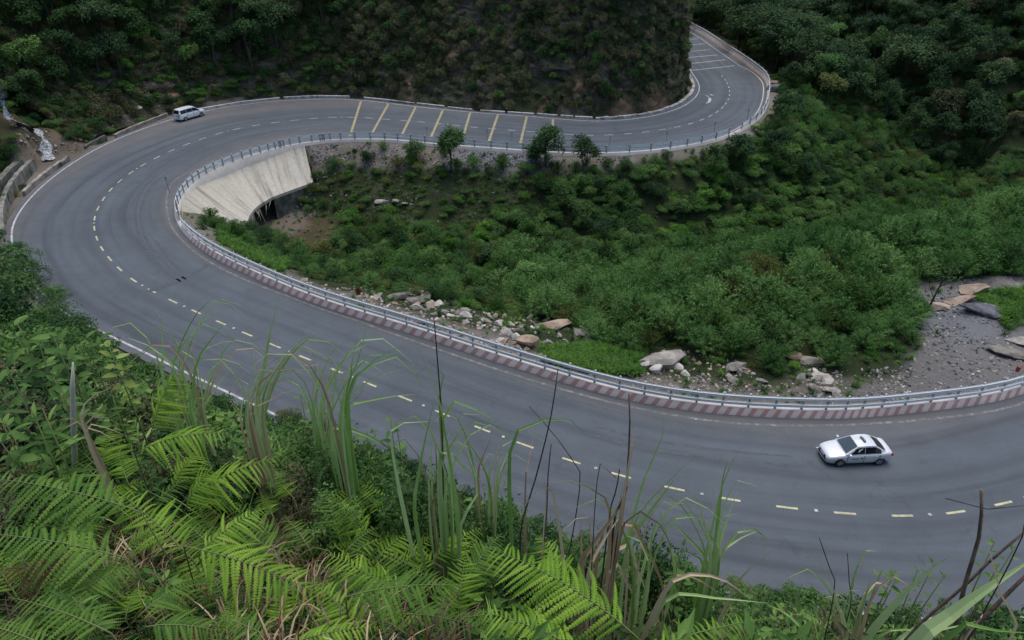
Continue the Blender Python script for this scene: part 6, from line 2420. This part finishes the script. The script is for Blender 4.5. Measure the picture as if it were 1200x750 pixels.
clump("stiff dry split stem in front of the road, right of the tallest clump", "grass_clump", 3.9, [('d', 7, [(560, 565), (566, 536), (577, 510)]), ('g', 5, [(573, 563), (580, 536), (602, 502)]), ('g', 3, [(580, 580), (588, 550), (592, 520)]), ('d', 3, [(570, 590), (585, 570), (600, 562)])], group=GG)
clump("two thin dark stalks crossing the guard rail", "dry_stalk", 3.3, [('s', 3, [(610, 625), (627, 563), (645, 491), (654, 432)]), ('s', 2.2, [(680, 563), (665, 531), (645, 504), (620, 476)]), ('d', 4, [(616, 560), (622, 530), (625, 512)]), ('g', 6, [(598, 526), (625, 499), (650, 489), (673, 494), (683, 506)]), ('s', 3, [(640, 610), (642, 560), (646, 520)]), ('d', 3, [(637, 620), (640, 580), (634, 545)])], "dry stalk", "dry stalks")
clump("dark stalk with a brown seed tuft against the asphalt", "dry_stalk", 3.0, [('s', 4, [(725, 620), (734, 563), (738, 501), (737, 462)]), ('d', 6, [(740, 525), (743, 510), (741, 496)]), ('d', 5, [(738, 540), (744, 522), (742, 505)]), ('s', 3, [(715, 600), (722, 575), (726, 550)]), ('s', 2, [(700, 560), (712, 545), (722, 560)])], "dry stalk", "dry stalks")
clump("collapsed bundle of brown broken grass with curling ends", "dry_grass", 3.0, [
    ('d', 12, [(680, 668), (705, 625), (735, 585)]), ('d', 9, [(690, 672), (708, 632), (728, 604)]), ('d', 6, [(728, 607), (755, 640), (773, 675), (783, 717), (787, 737)]), ('d', 6, [(715, 600), (700, 580), (675, 563), (641, 564)]), ('d', 5, [(647, 572), (622, 585), (598, 612)]),
    ('d', 4, [(733, 608), (763, 607), (779, 622), (788, 650), (785, 680)]), ('d', 6, [(785, 684), (815, 673), (850, 680), (878, 702)]), ('d', 4, [(785, 682), (813, 677), (845, 697)]), ('d', 5, [(683, 669), (681, 640), (680, 610)]), ('d', 6, [(705, 704), (708, 680), (711, 655)]),
    ('d', 5, [(718, 662), (735, 685), (752, 709)]), ('d', 5, [(725, 637), (748, 670), (760, 704)]), ('d', 5, [(702, 640), (722, 600), (730, 570)]), ('d', 4, [(690, 610), (670, 612), (660, 622)]), ('s', 5, [(720, 610), (728, 588), (735, 570)]), ('d', 5, [(775, 740), (777, 715), (772, 690)]), ('d', 4, [(755, 745), (770, 728), (778, 700)])], "dry grass", None)
clump("broad green blade and slim ones rising right of the broken bundle", "grass_clump", 3.1, [
    ('g', 12, [(690, 684), (743, 622), (790, 562)]), ('g', 5, [(735, 640), (755, 562), (775, 516), (779, 484)]), ('g', 4, [(740, 620), (785, 562), (818, 533)]), ('g', 5, [(783, 701), (838, 701), (900, 707)]), ('g', 5, [(790, 680), (785, 640), (770, 590)])], group=GG)
clump("fresh grass clump with a wide split of blades right of centre", "grass_clump", 3.6, [
    ('g', 8, [(836, 660), (841, 612), (847, 562), (852, 540)]), ('g', 7, [(838, 657), (851, 612), (864, 576)]), ('g', 8, [(836, 662), (861, 635), (888, 622)]), ('g', 4, [(850, 640), (880, 620), (896, 630), (894, 650)]), ('g', 4, [(846, 570), (858, 545), (868, 524)]), ('g', 6, [(830, 670), (815, 640), (775, 600)]), ('g', 5, [(825, 665), (800, 645), (790, 640)]), ('d', 4, [(860, 690), (880, 665), (905, 645)])], group=GG)
clump("broad bright grass blade crossing the lower right with thin dark needles", "grass_clump", 3.2, [
    ('g', 9, [(1020, 742), (1075, 680), (1113, 652)]), ('g', 6, [(998, 748), (1010, 712), (1021, 675)]), ('s', 2, [(978, 690), (970, 660), (960, 630)]), ('s', 2, [(996, 714), (995, 680), (993, 648)]), ('d', 5, [(986, 749), (975, 712), (956, 691)]), ('g', 4, [(960, 748), (975, 720), (982, 690)]), ('g', 7, [(945, 750), (925, 722), (900, 709)]), ('g', 6, [(1060, 745), (1100, 725), (1120, 690)]), ('g', 5, [(1030, 745), (1070, 738), (1100, 745)])], group=GG)
clump("big blurred green blades slanting through the bottom right corner", "grass_clump", 1.9, [
    ('g', 20, [(1075, 755), (1108, 727), (1150, 695), (1215, 652)]), ('g', 12, [(1115, 742), (1150, 738), (1205, 742)]), ('g', 9, [(1085, 752), (1120, 735), (1145, 728)])], group=GG)
clump("thick dark stalks crossing like an X at the lower right corner", "dry_stalk", 2.0, [
    ('s', 7, [(1112, 755), (1130, 687), (1148, 625), (1150, 574)]), ('s', 5, [(1060, 752), (1130, 687), (1163, 655), (1205, 620)]), ('d', 4, [(1188, 745), (1175, 702), (1163, 657), (1150, 612)]), ('s', 7, [(1130, 752), (1165, 712), (1205, 672)]), ('s', 2, [(1205, 609), (1148, 597), (1108, 584)]), ('d', 4, [(1140, 735), (1155, 728), (1140, 700)])], "dry stalk", "dry stalks")
clump("pale dry leaf clump beside the dead stick at the left", "dry_grass", 4.3, [
    ('d', 4, [(95, 490), (102, 470), (118, 458), (130, 455)]), ('d', 3.5, [(97, 492), (110, 485), (128, 472)]), ('d', 3.5, [(100, 500), (118, 488), (146, 500)]), ('d', 3, [(98, 500), (84, 498), (66, 508)]), ('d', 3, [(100, 505), (120, 500), (150, 512)]), ('d', 3, [(96, 500), (80, 490), (62, 496)]), ('d', 3, [(102, 506), (122, 508), (140, 522)])], "dry grass", None)
st_ = thing("dead_stick", "pale bare dead stick standing upright among the left leaves", "stick", fg(86, 4.6))
so = Vector(st_.location)
MB().tube([Vector((0, 0, -.1)), PY(86, 488, 4.6) - so, PY(85, 455, 4.6) - so, PY(85.5, 425, 4.6) - so], [.026, .024, .02, .006], 7).build("stick", M['bleached'], st_, True)


# ---- leafy plants with big single leaves
def leaf_mesh(name, mat, wid, seed=0, fold=.12, droop=.22, k=.42):
    V, Fc, T = [], [], []
    n = 6
    for i in range(n + 1):
        t = i / n
        w = wid * math.sin(math.pi * t ** (0.75)) ** 0.85 * .5 if 0 < t < 1 else 0.004
        z = -droop * t * t
        V += [(-w, t, z + w * fold * 2), (0, t, z), (w, t, z + w * fold * 2)]
    for i in range(n):
        a = i * 3
        Fc += [(a, a + 1, a + 4, a + 3), (a + 1, a + 2, a + 5, a + 4)]
    return mesh_np(name, V, np.array(Fc), M[mat], True, np.full(len(Fc), .55))


LEAF = {'broad': [leaf_mesh("leaf", 'lf_broad', .46), leaf_mesh("leaf", 'lf_broad', .40, droop=.35)], 'lime': [leaf_mesh("leaf", 'lf_lime', .48), leaf_mesh("leaf", 'lf_lime', .42, droop=.4)],
        'lance': [leaf_mesh("leaf", 'lf_broad', .20, droop=.15), leaf_mesh("leaf", 'lf_broad', .17, droop=.4)], 'deep': [leaf_mesh("leaf", 'lf_mid', .42), leaf_mesh("leaf", 'lf_mid', .36, droop=.35)]}


def leafy(label, u, vt, y, vb, kind, nleaf, llen, spread, group="leafy plants on the camera's slope", nst=3):
    top = PY(u, vt, y)
    base = Vector((top.x, top.y, gz(top.x, top.y)))
    low_ = PY(u, vb, y)
    t = thing("leafy_plant", label, "plant", base, 0, group)
    for q in range(nst):
        a = rf.uniform(0, 6.28)
        tp = top - base + Vector((math.cos(a), math.sin(a), 0)) * spread * .5 * (q > 0) + Vector((0, 0, -.3 * q * (top.z - low_.z) / nst))
        stp = [Vector((rf.uniform(-.04, .04), rf.uniform(-.04, .04), -.1)), tp * .5 + Vector((rf.uniform(-.05, .05), 0, 0)), tp]
        MB().tube(stp, [.012, .009, .004], 5).build("stem", M['stem_green'], t, True)
        m_ = nleaf // nst
        lo_f = max(.15, 1 - (top.z - low_.z) / max(tp.z, .1))
        for k in range(m_):
            f = lo_f + (1 - lo_f) * (k + .5) / m_
            p = stp[0] * (1 - f) ** 2 + stp[1] * 2 * f * (1 - f) + stp[2] * f * f
            a = k * 2.4 + rf.uniform(-.4, .4)
            el = rf.uniform(-.25, .55) + .5 * (f > .93)
            dr = Vector((math.cos(a) * math.cos(el), math.sin(a) * math.cos(el), math.sin(el)))
            up = (Vector((0, -.35, 1)) - dr * Vector((0, -.35, 1)).dot(dr)).normalized()
            l_ = llen * rf.uniform(.65, 1.15)
            o = link("leaf", rf.choice(LEAF[kind]), t)
            o.matrix_local = Matrix.Translation(p + dr * .02) @ Matrix((dr.cross(up), dr, up)).transposed().to_4x4() @ Matrix.Scale(l_, 4)
    return t


for a in (("yellow green broad leafed plant right of the dead stick", 126, 402, 4.9, 470, 'lime', 16, .13, .10, None, 1),
          ("leafy plant with pointed green leaves highest at the left edge", 20, 378, 5.4, 450, 'broad', 36, .16, .30), ("dense leafy plant left of the dead stick", 62, 392, 5.2, 470, 'broad', 40, .14, .30), ("leafy plant at the left edge below the highest one", 8, 430, 4.8, 500, 'deep', 36, .15, .30),
          ("small leafy plant right behind the dead stick", 98, 396, 5.6, 440, 'broad', 28, .12, .22), ("tuft of narrow upright leaves in front of the dead stick", 36, 478, 4.0, 560, 'lance', 26, .22, .16), ("deep green leafy plant in the gap beside the dead stick", 62, 440, 4.8, 500, 'deep', 34, .13, .28),
          ("leafy plant low at the left edge above the combed fern", 5, 492, 4.2, 540, 'broad', 26, .15, .24), ("sprig with lance shaped leaves low in the bottom left", 85, 700, 2.5, 735, 'lance', 16, .12, .08), ("pale leafed sprig hanging among the bottom left ferns", 180, 668, 2.9, 720, 'broad', 16, .09, .10),
          ("bushy dark leafed plant at the skyline left of the arching grass", 352, 462, 5.6, 540, 'deep', 48, .10, .34), ("dark leafed plant between the arching grass and the road edge", 430, 505, 4.8, 590, 'deep', 44, .10, .34), ("upright dark leafed sprig above the middle ferns", 458, 492, 4.6, 560, 'deep', 22, .11, .12), ("leafy plant behind the broken brown grass", 800, 640, 3.8, 700, 'deep', 36, .09, .26),
          ("leafy sprig catching light above the lower right grass", 1050, 668, 4.0, 720, 'broad', 24, .09, .20), ("small leafed plant at the skyline near the lower right", 1095, 660, 4.4, 700, 'deep', 30, .07, .24), ("leafy plant at the right edge beneath the crossing stalks", 1190, 640, 4.2, 700, 'deep', 40, .08, .30), ("dark leafed plant below the tallest grass clump", 560, 590, 4.0, 660, 'deep', 40, .09, .30), ("small leafy plant in the middle of the lower right grass", 900, 690, 3.8, 740, 'deep', 26, .07, .2)):
    leafy(*a)

# ---- bushes further down the slope and along its foot
BP = [shrub_proto(950, 'lf_mid', 1.3, .75, 5, 130, 12, .10, .05, .20), shrub_proto(955, 'lf_dark', 1.4, .8, 5, 130, 12, .11, .055, .20), shrub_proto(960, 'lf_scrub', 1.2, .75, 5, 120, 12, .09, .04, .2)]
B_LABEL = ["mid green leafy bush on the slope between the camera and the road", "dark leafy bush on the slope between the camera and the road", "dull brownish bush on the slope between the camera and the road"]
cnt_ = 0
pts_ = []
for _ in range(6000):
    r = 5 + 47 * RS.rand() ** .8
    az = RS.uniform(-.95, .95)
    x, y = r * math.sin(az), r * math.cos(az)
    if r > np.interp(az, _azg, _rg) - 1.2:
        continue
    if any((x - p[0]) ** 2 + (y - p[1]) ** 2 < (0.11 * r + .45) ** 2 for p in pts_):
        continue
    pts_.append((x, y, r, az))
for (x, y, r, az) in pts_:
    z = gz(x, y)
    k = RS.choice(3, p=[.35, .5, .15])
    sc = RS.uniform(.75, 1.25) * np.interp(r, [5, 15, 40], [.6, 1.0, 2.1])
    u, v, d_ = project((x, y, z + 1.25 * sc))
    u, v = u[0], v[0]
    gu, gv, _ = project((x, y, z))
    if u < -120 or u > 1320:
        continue
    lim = skyline(u)
    if v < lim:
        # shrink until it stays below the line of the slope's plants
        h_ = None
        for f in (.8, .65, .5, .4, .3):
            uu, vv_, _ = project((x, y, z + 1.25 * sc * f))
            if vv_[0] >= lim:
                h_ = f
                break
        if h_ is None:
            continue
        sc *= h_
    cnt_ += 1
    plant("slope_bush", BP[k], (x, y, z - .05), RS.rand() * 6.28, (sc, sc, sc), B_LABEL[k], "bush", "bushes on the slope below the camera, " + B_LABEL[k].split(" bush")[0])
print("slope bushes", cnt_)
# the dark bushes that hang over the left end of the edge line
LB = [shrub_proto(970, 'lf_dark', 3.2, 2.1, 7, 230, 13, .20, .08, .42, lift=.4), shrub_proto(975, 'lf_mid', 2.8, 2.0, 7, 210, 13, .20, .08, .42, lift=.4)]
for (u, v, k, sc, lb) in ((14, 312, 0, .75, "dark bush hiding the edge line at the far left, topmost one"), (40, 335, 0, .95, "dark bush at the left edge reaching over the asphalt"), (62, 352, 1, .62, "green bush with a twig reaching over the asphalt"), (18, 348, 1, 1.0, "broad dark bush at the left edge below the topmost one"), (70, 372, 0, .5, "small dark bush right at the white edge line"), (92, 384, 0, .42, "low dark bush beside the white edge line"), (5, 385, 0, 1.0, "dark bush behind the leafy plants at the left edge"), (45, 380, 1, .8, "green bush behind the leafy plants, left of the yellow green one"),
                          (112, 395, 1, .38, "small bush below the first visible piece of edge line"), (85, 405, 0, .6, "dark bush above the dead stick")):
    q = gp(u, v)
    plant("edge_bush", LB[k], (q.x, q.y, q.z - .2), RS.rand() * 6, sc, lb, "bush", "bushes over the outer road edge")

# ---- close undergrowth that covers the slope
UG = [merged("ug", shrub_proto(980, 'lf_mid', .55, .34, 4, 40, 9, .075, .035, .13)), merged("ug", shrub_proto(985, 'lf_dark', .55, .34, 4, 40, 9, .08, .035, .13)), tuft_mesh(990, 'blade', 26, .6, .014, .34, .9, 5), tuft_mesh(992, 'lf_mid', 30, .5, .012, .3, .9, 5), tuft_mesh(994, 'blade_dry', 16, .45, .012, .34, 1.0, 5), merged("ug", shrub_proto(986, 'lf_broad', .7, .32, 5, 26, 7, .13, .055, .15, lift=.6)), merged("ug", shrub_proto(987, 'lf_scrub', .9, .3, 5, 40, 8, .07, .02, .16, lift=.9)), tuft_mesh(995, 'blade', 14, 1.0, .016, .5, .8, 6)]
up_, us_, uk_ = [], [], []
for _ in range(15000):
    r = 1.3 + 11 * RS.rand() ** .75
    az = RS.uniform(-1.0, .85)
    x, y = r * math.sin(az), r * math.cos(az)
    if y < 1.2 or r > np.interp(az, _azg, _rg) - .6:
        continue
    z = gz(x, y)
    sc = (.5 + 1.0 * RS.rand() ** 2.2) * (1 if r > 3 else .8)
    u, v, _ = project((x, y, z + .68 * sc))
    if v[0] < skyline(u[0]) + 6 or u[0] < -200 or u[0] > 1400:
        continue
    right = u[0] > 840
    fz = u[0] < 560 and r < 5.2
    if fz:
        sc = min(sc, .62)
    up_.append((x, y, z - .03))
    us_.append(sc)
    uk_.append(RS.choice([1, 1, 0, 4, 2]) if fz else RS.choice(8, p=[.15, .15, .22, .18, .05, .08, .05, .12] if right else [.20, .24, .07, .10, .08, .12, .11, .08]))
    if len(up_) > 4200:
        break
print("undergrowth", len(up_))
scatter("slope_undergrowth", up_, us_, RS.rand(len(up_)) * 6.28, uk_, UG, "tangled weeds, grass and leaf litter covering the camera's slope", "undergrowth")
lp_, ls_, lk_ = [], [], []
LIT = [tuft_mesh(996, 'fern_rust', 18, .5, .012, .45, 1.1, 5), tuft_mesh(997, 'blade_dry', 20, .6, .013, .5, 1.1, 5), tuft_mesh(998, 'stem_dark', 14, .6, .010, .5, 1.0, 5)]
for _ in range(900):
    u = RS.uniform(-20, 860)
    y = RS.uniform(2.0, 6.5)
    p = fg(u, y)
    sc = RS.uniform(.6, 1.3)
    uu, vv, _q = project((p.x, p.y, p.z + .6 * sc))
    if vv[0] < skyline(uu[0]) - 4:
        continue
    lp_.append((p.x, p.y, p.z + .05))
    ls_.append(sc)
    lk_.append(RS.choice(3, p=[.40, .18, .42]))
scatter("dead_litter", lp_, ls_, RS.rand(len(lp_)) * 6.28, lk_, LIT, "dead brown stems and withered leaves tangled among the ferns", "litter")
# weeds lower on the slope, down to the road verge
vp, vs_, vk = [], [], []
for _ in range(9000):
    r = 10 + 60 * RS.rand()
    az = RS.uniform(-.8, .95)
    lim = np.interp(az, _azg, _rg)
    x, y = r * math.sin(az), r * math.cos(az)
    if r > lim - .3 + .8 * RS.rand():
        continue
    z = gz(x, y)
    sc = RS.uniform(.7, 1.6)
    u, v, _ = project((x, y, z + .7 * sc))
    if v[0] < skyline(u[0]) and RS.rand() < .85 or u[0] < -100 or u[0] > 1300:
        continue
    vp.append((x, y, z))
    vs_.append(sc)
    vk.append(RS.choice(5, p=[.34, .36, .08, .16, .06]))
scatter("slope_weeds", vp, vs_, RS.rand(len(vp)) * 6.28, vk, UG, "weeds covering the lower slope down to the road verge", "weeds")

TB = [shrub_proto(963, 'lf_dark', 2.2, .55, 10, 300, 12, .085, .036, .16, lift=.4), shrub_proto(964, 'lf_mid', 2.1, .5, 10, 280, 12, .08, .032, .16, lift=.4), shrub_proto(965, 'lf_scrub', 2.0, .5, 9, 220, 12, .09, .022, .17, lift=.6)]
TB_ITEMS = []
for (u, vt, y, k) in ((345, 492, 5.4, 1), (372, 500, 4.9, 2), (398, 512, 4.7, 0), (432, 520, 4.5, 1), (462, 540, 4.6, 2), (480, 560, 3.9, 0), (510, 568, 4.3, 2), (540, 577, 4.6, 1), (575, 592, 3.9, 0), (610, 602, 4.2, 1), (640, 614, 4.0, 2), (680, 642, 3.6, 0), (730, 652, 4.0, 1), (780, 642, 4.4, 0), (330, 545, 4.4, 2), (385, 575, 3.9, 1), (560, 645, 3.4, 1), (820, 668, 4.0, 1), (620, 660, 3.3, 0)):
    tp = PY(u, vt, y)
    zg = gz(tp.x, tp.y)
    h_ = max(.5, tp.z - zg)
    sxy = .5 * min(1.0, .5 + h_ / 3)
    TB_ITEMS.append((plant("brow_bush", TB[k], (tp.x, tp.y, zg), rf.uniform(0, 6.28), (sxy, sxy, h_ / 2.25), ["dark leafy tall bush", "green leafy tall bush", "dull thin leafed tall bush"][k], "bush", "tall bushes on the brow of the slope"), ["dark leafy tall bush", "green leafy tall bush", "dull thin leafed tall bush"][k] + " on the slope's brow", Vector((tp.x, tp.y, tp.z - .3))))
# ---- random taller grass along the brow of the slope and verge plants hiding the outer road edge
def grass_tuft(x, y, h, n, label, dry=.2):
    z = gz(x, y)
    t = thing("grass_tuft", label, "grass", (x, y, z - .03), 0, "grass tufts along the brow of the slope")
    for q in range(n):
        a = rf.uniform(0, 6.28)
        hh = h * rf.uniform(.5, 1.1)
        out = hh * rf.uniform(.1, .75)
        pts = [Vector((math.cos(a) * (out * f ** 1.7), math.sin(a) * (out * f ** 1.7), hh * (f - .35 * f ** 3 * out / hh))) for f in np.linspace(0, 1, 9)]
        w = rf.uniform(.010, .022)
        dr_ = rf.random() < dry
        MB().ribbon(pts, [w * min(1, .6 + f) * max(.05, 1 - f ** 2.4) for f in np.linspace(0, 1, 9)], (-math.sin(a), math.cos(a), 0), .2).build("blade", M['blade_dry'] if dr_ else M['blade'], t, False, rf.uniform(.2, .9))
    return t


BROW = []
for k in range(120):
    u = rf.uniform(250, 1190) if k % 2 else rf.uniform(820, 1190)
    y = rf.uniform(3.6, 7.5)
    p = fg(u, y)
    h = rf.uniform(.5, 1.15)
    # stay close to the slope's outline
    for f in (1.0, .8, .6, .45):
        uu, vv, _ = project((p.x, p.y, p.z + h * f * .8))
        if vv[0] > skyline(uu[0]) - 14:
            break
    else:
        continue
    BROW.append((grass_tuft(p.x, p.y, h * f, rf.randint(7, 12), "grass tuft", .22), p))
BWALL = []
_e = 0
for i in np.arange(2, s_at(354, 418), 1.0):
    if rf.random() < .05:
        continue
    q = off(i, WO[int(i)] + rf.uniform(-.25, .7))
    u, v, _ = project((q[0], q[1], 0))
    if not (330 < u[0] < 1300):
        continue
    z = gz(q[0], q[1])
    k = RS.choice(3, p=[.45, .4, .15])
    sc = rf.uniform(.55, 1.05) * (1.3 if 340 < u[0] < 760 else .95)
    BWALL.append((plant("verge_bush", BP[k], (q[0], q[1], max(z, -.1) - .1), rf.uniform(0, 6.28), (sc, sc, sc), "bush", "bush", "bushes along the outer road edge"), Vector((q[0], q[1], .5)), k))
print("brow", len(BROW), "verge", len(BWALL))

# ------------------------------------------------------------------ labels that single things out: nearest landmark and rank from it
def ordw(n):
    w = ["", "second ", "third ", "fourth ", "fifth ", "sixth ", "seventh ", "eighth ", "ninth ", "tenth ", "eleventh ", "twelfth ", "thirteenth ", "fourteenth ", "fifteenth ", "sixteenth ", "seventeenth ", "eighteenth ", "nineteenth ", "twentieth "]
    if n < 20:
        return w[n]
    t_ = {2: "twenty", 3: "thirty", 4: "forty", 5: "fifty", 6: "sixty", 7: "seventy", 8: "eighty", 9: "ninety"}[(n + 1) // 10]
    u_ = (n + 1) % 10
    return (t_ + "-" + ["", "first", "second", "third", "fourth", "fifth", "sixth", "seventh", "eighth", "ninth"][u_] if u_ else t_[:-1] + "ieth") + " "


LM_V = [(318, 250, "the culvert mouth"), (360, 268, "the rust brown soil patch"), (462, 238, "the three grey bank rocks"), (472, 342, "the rubble pile"), (621, 402, "the large tan boulder"), (684, 390, "the flat topped grey rock"), (776, 425, "the whitish flat sided block"), (958, 440, "the stony trail"),
        (1086, 340, "the dark leaning sapling"), (1142, 340, "the rust stained block"), (530, 175, "the first young roadside tree"), (641, 180, "the last-band young tree"), (683, 185, "the third young roadside tree"), (835, 170, "the far bend rail"), (620, 320, "the tall grey green thicket tree"), (1028, 386, "the smooth flat rock"), (1198, 250, "the photo's right edge above the gravel"), (940, 200, "the blackish dip tree"), (705, 270, "the layered thicket tree"), (868, 190, "the middle bushy tree"), (1140, 395, "the slate gravel")]
LM_C = [(423, 118, "the first yellow band"), (487, 125, "the third yellow band"), (551, 131, "the fifth yellow band"), (648, 139, "the last yellow band"), (680, 100, "the ochre scar"), (805, 60, "the cliff's right nose"), (478, 95, "the orange streak"), (223, 130, "the minivan"), (770, 128, "the curved kerb end"), (320, 117, "the left end of the kerb"), (420, 2, "the photo's top edge above the first band"), (600, 2, "the photo's top edge above the sixth band"), (740, 2, "the photo's top edge near the cliff nose")]
LM_F = [(905, 100, "the bluish rock outside the far bend"), (958, 85, "the pale domed tree"), (966, 110, "the olive yellow tree"), (1198, 2, "the top right photo corner"), (1000, 2, "the photo's top edge above the domed tree"), (1198, 130, "the middle of the right forest edge"), (815, 25, "the road's vanishing end"), (1198, 220, "the photo's right edge above the thicket"), (870, 55, "the barrier past the far bend"), (1100, 2, "the photo's top edge near the corner"), (940, 200, "the blackish dip tree")]
LM_G = [(223, 130, "the minivan"), (40, 150, "the white stream"), (137, 124, "the red landslip"), (170, 50, "the bright green young tree"), (2, 2, "the top left photo corner"), (110, 2, "the photo's top edge above the stream"), (220, 2, "the photo's top edge above the minivan"), (202, 104, "the brown slide behind the minivan"), (2, 110, "the photo's left edge beside the stream"), (310, 110, "the left end of the kerb")]
LM_S = [(85, 440, "the dead stick"), (200, 450, "the highest bright fern"), (320, 400, "the dry curling grass clump"), (415, 420, "the arching grass clump"), (515, 420, "the tallest grass clump"), (570, 530, "the dry split stem"), (640, 520, "the two crossing thin stalks"), (738, 530, "the seed tuft stalk"), (705, 620, "the broken grass bundle"), (840, 600, "the fresh grass clump"), (1040, 700, "the needle grass clump"), (1135, 670, "the crossing dark stalks"), (10, 400, "the photo's left edge leaves"), (70, 372, "the left end of the edge line"), (950, 690, "the lower edge of the asphalt"), (1198, 640, "the photo's right edge below the road")]


def single_out(items, lms):
    """items: (object, base phrase, world point)"""
    cell = {}
    for o, base, p in items:
        u, v, _ = project(tuple(p))
        j = min(range(len(lms)), key=lambda q: (u[0] - lms[q][0]) ** 2 + (v[0] - lms[q][1]) ** 2)
        cell.setdefault((base, j), []).append(((u[0] - lms[j][0]) ** 2 + (v[0] - lms[j][1]) ** 2, o))
    for (base, j), L_ in cell.items():
        for n_, (_, o) in enumerate(sorted(L_, key=lambda q: q[0])):
            o["label"] = "%s, %snearest to %s" % (base, ordw(n_), lms[j][2].replace("the photo's right edge below the road", 'the bottom right edge'))


pool = {"shrub": ([], LM_V, 1.2, " in the thicket", None), "feathery_shrub": ([], LM_V, 1.8, " in the pale", " in the thicket"), "forest_tree": ([], LM_F, 5, " on the slope", None), "cliff_shrub": ([], LM_C, .5, " clinging", None),
        "slope_tree": ([], LM_G, 4, " on the slope behind", None), "slope_bush": ([], LM_S, .6, " on the slope", None), "boulder": ([], LM_V, .3, " in the rubble", None), "verge_bush": ([], LM_S, .6, None, None), "grass_tuft": ([], LM_S, .5, None, None)}
for o in COL.objects:
    nm = o.name.split(".")[0]
    if nm in pool and o.parent is None:
        items, lms, hh, c1, c2 = pool[nm]
        lb = o["label"]
        if nm == "verge_bush":
            k = [b_[2] for b_ in BWALL if b_[0] == o][0]
            lb = ["green leafy bush", "dark bush", "brownish bush"][k] + " at the road's edge"
        elif nm == "grass_tuft":
            lb = "long grass tuft"
        else:
            if c1 not in lb and not (c2 and c2 in lb):
                continue
            for c in (c1, c2):
                if c and c in lb:
                    lb = lb.split(c)[0]
        items.append((o, lb, Vector(o.location) + Vector((0, 0, hh))))
single_out(TB_ITEMS, LM_S)
for nm, (items, lms, hh, c1, c2) in pool.items():
    single_out(items, lms)
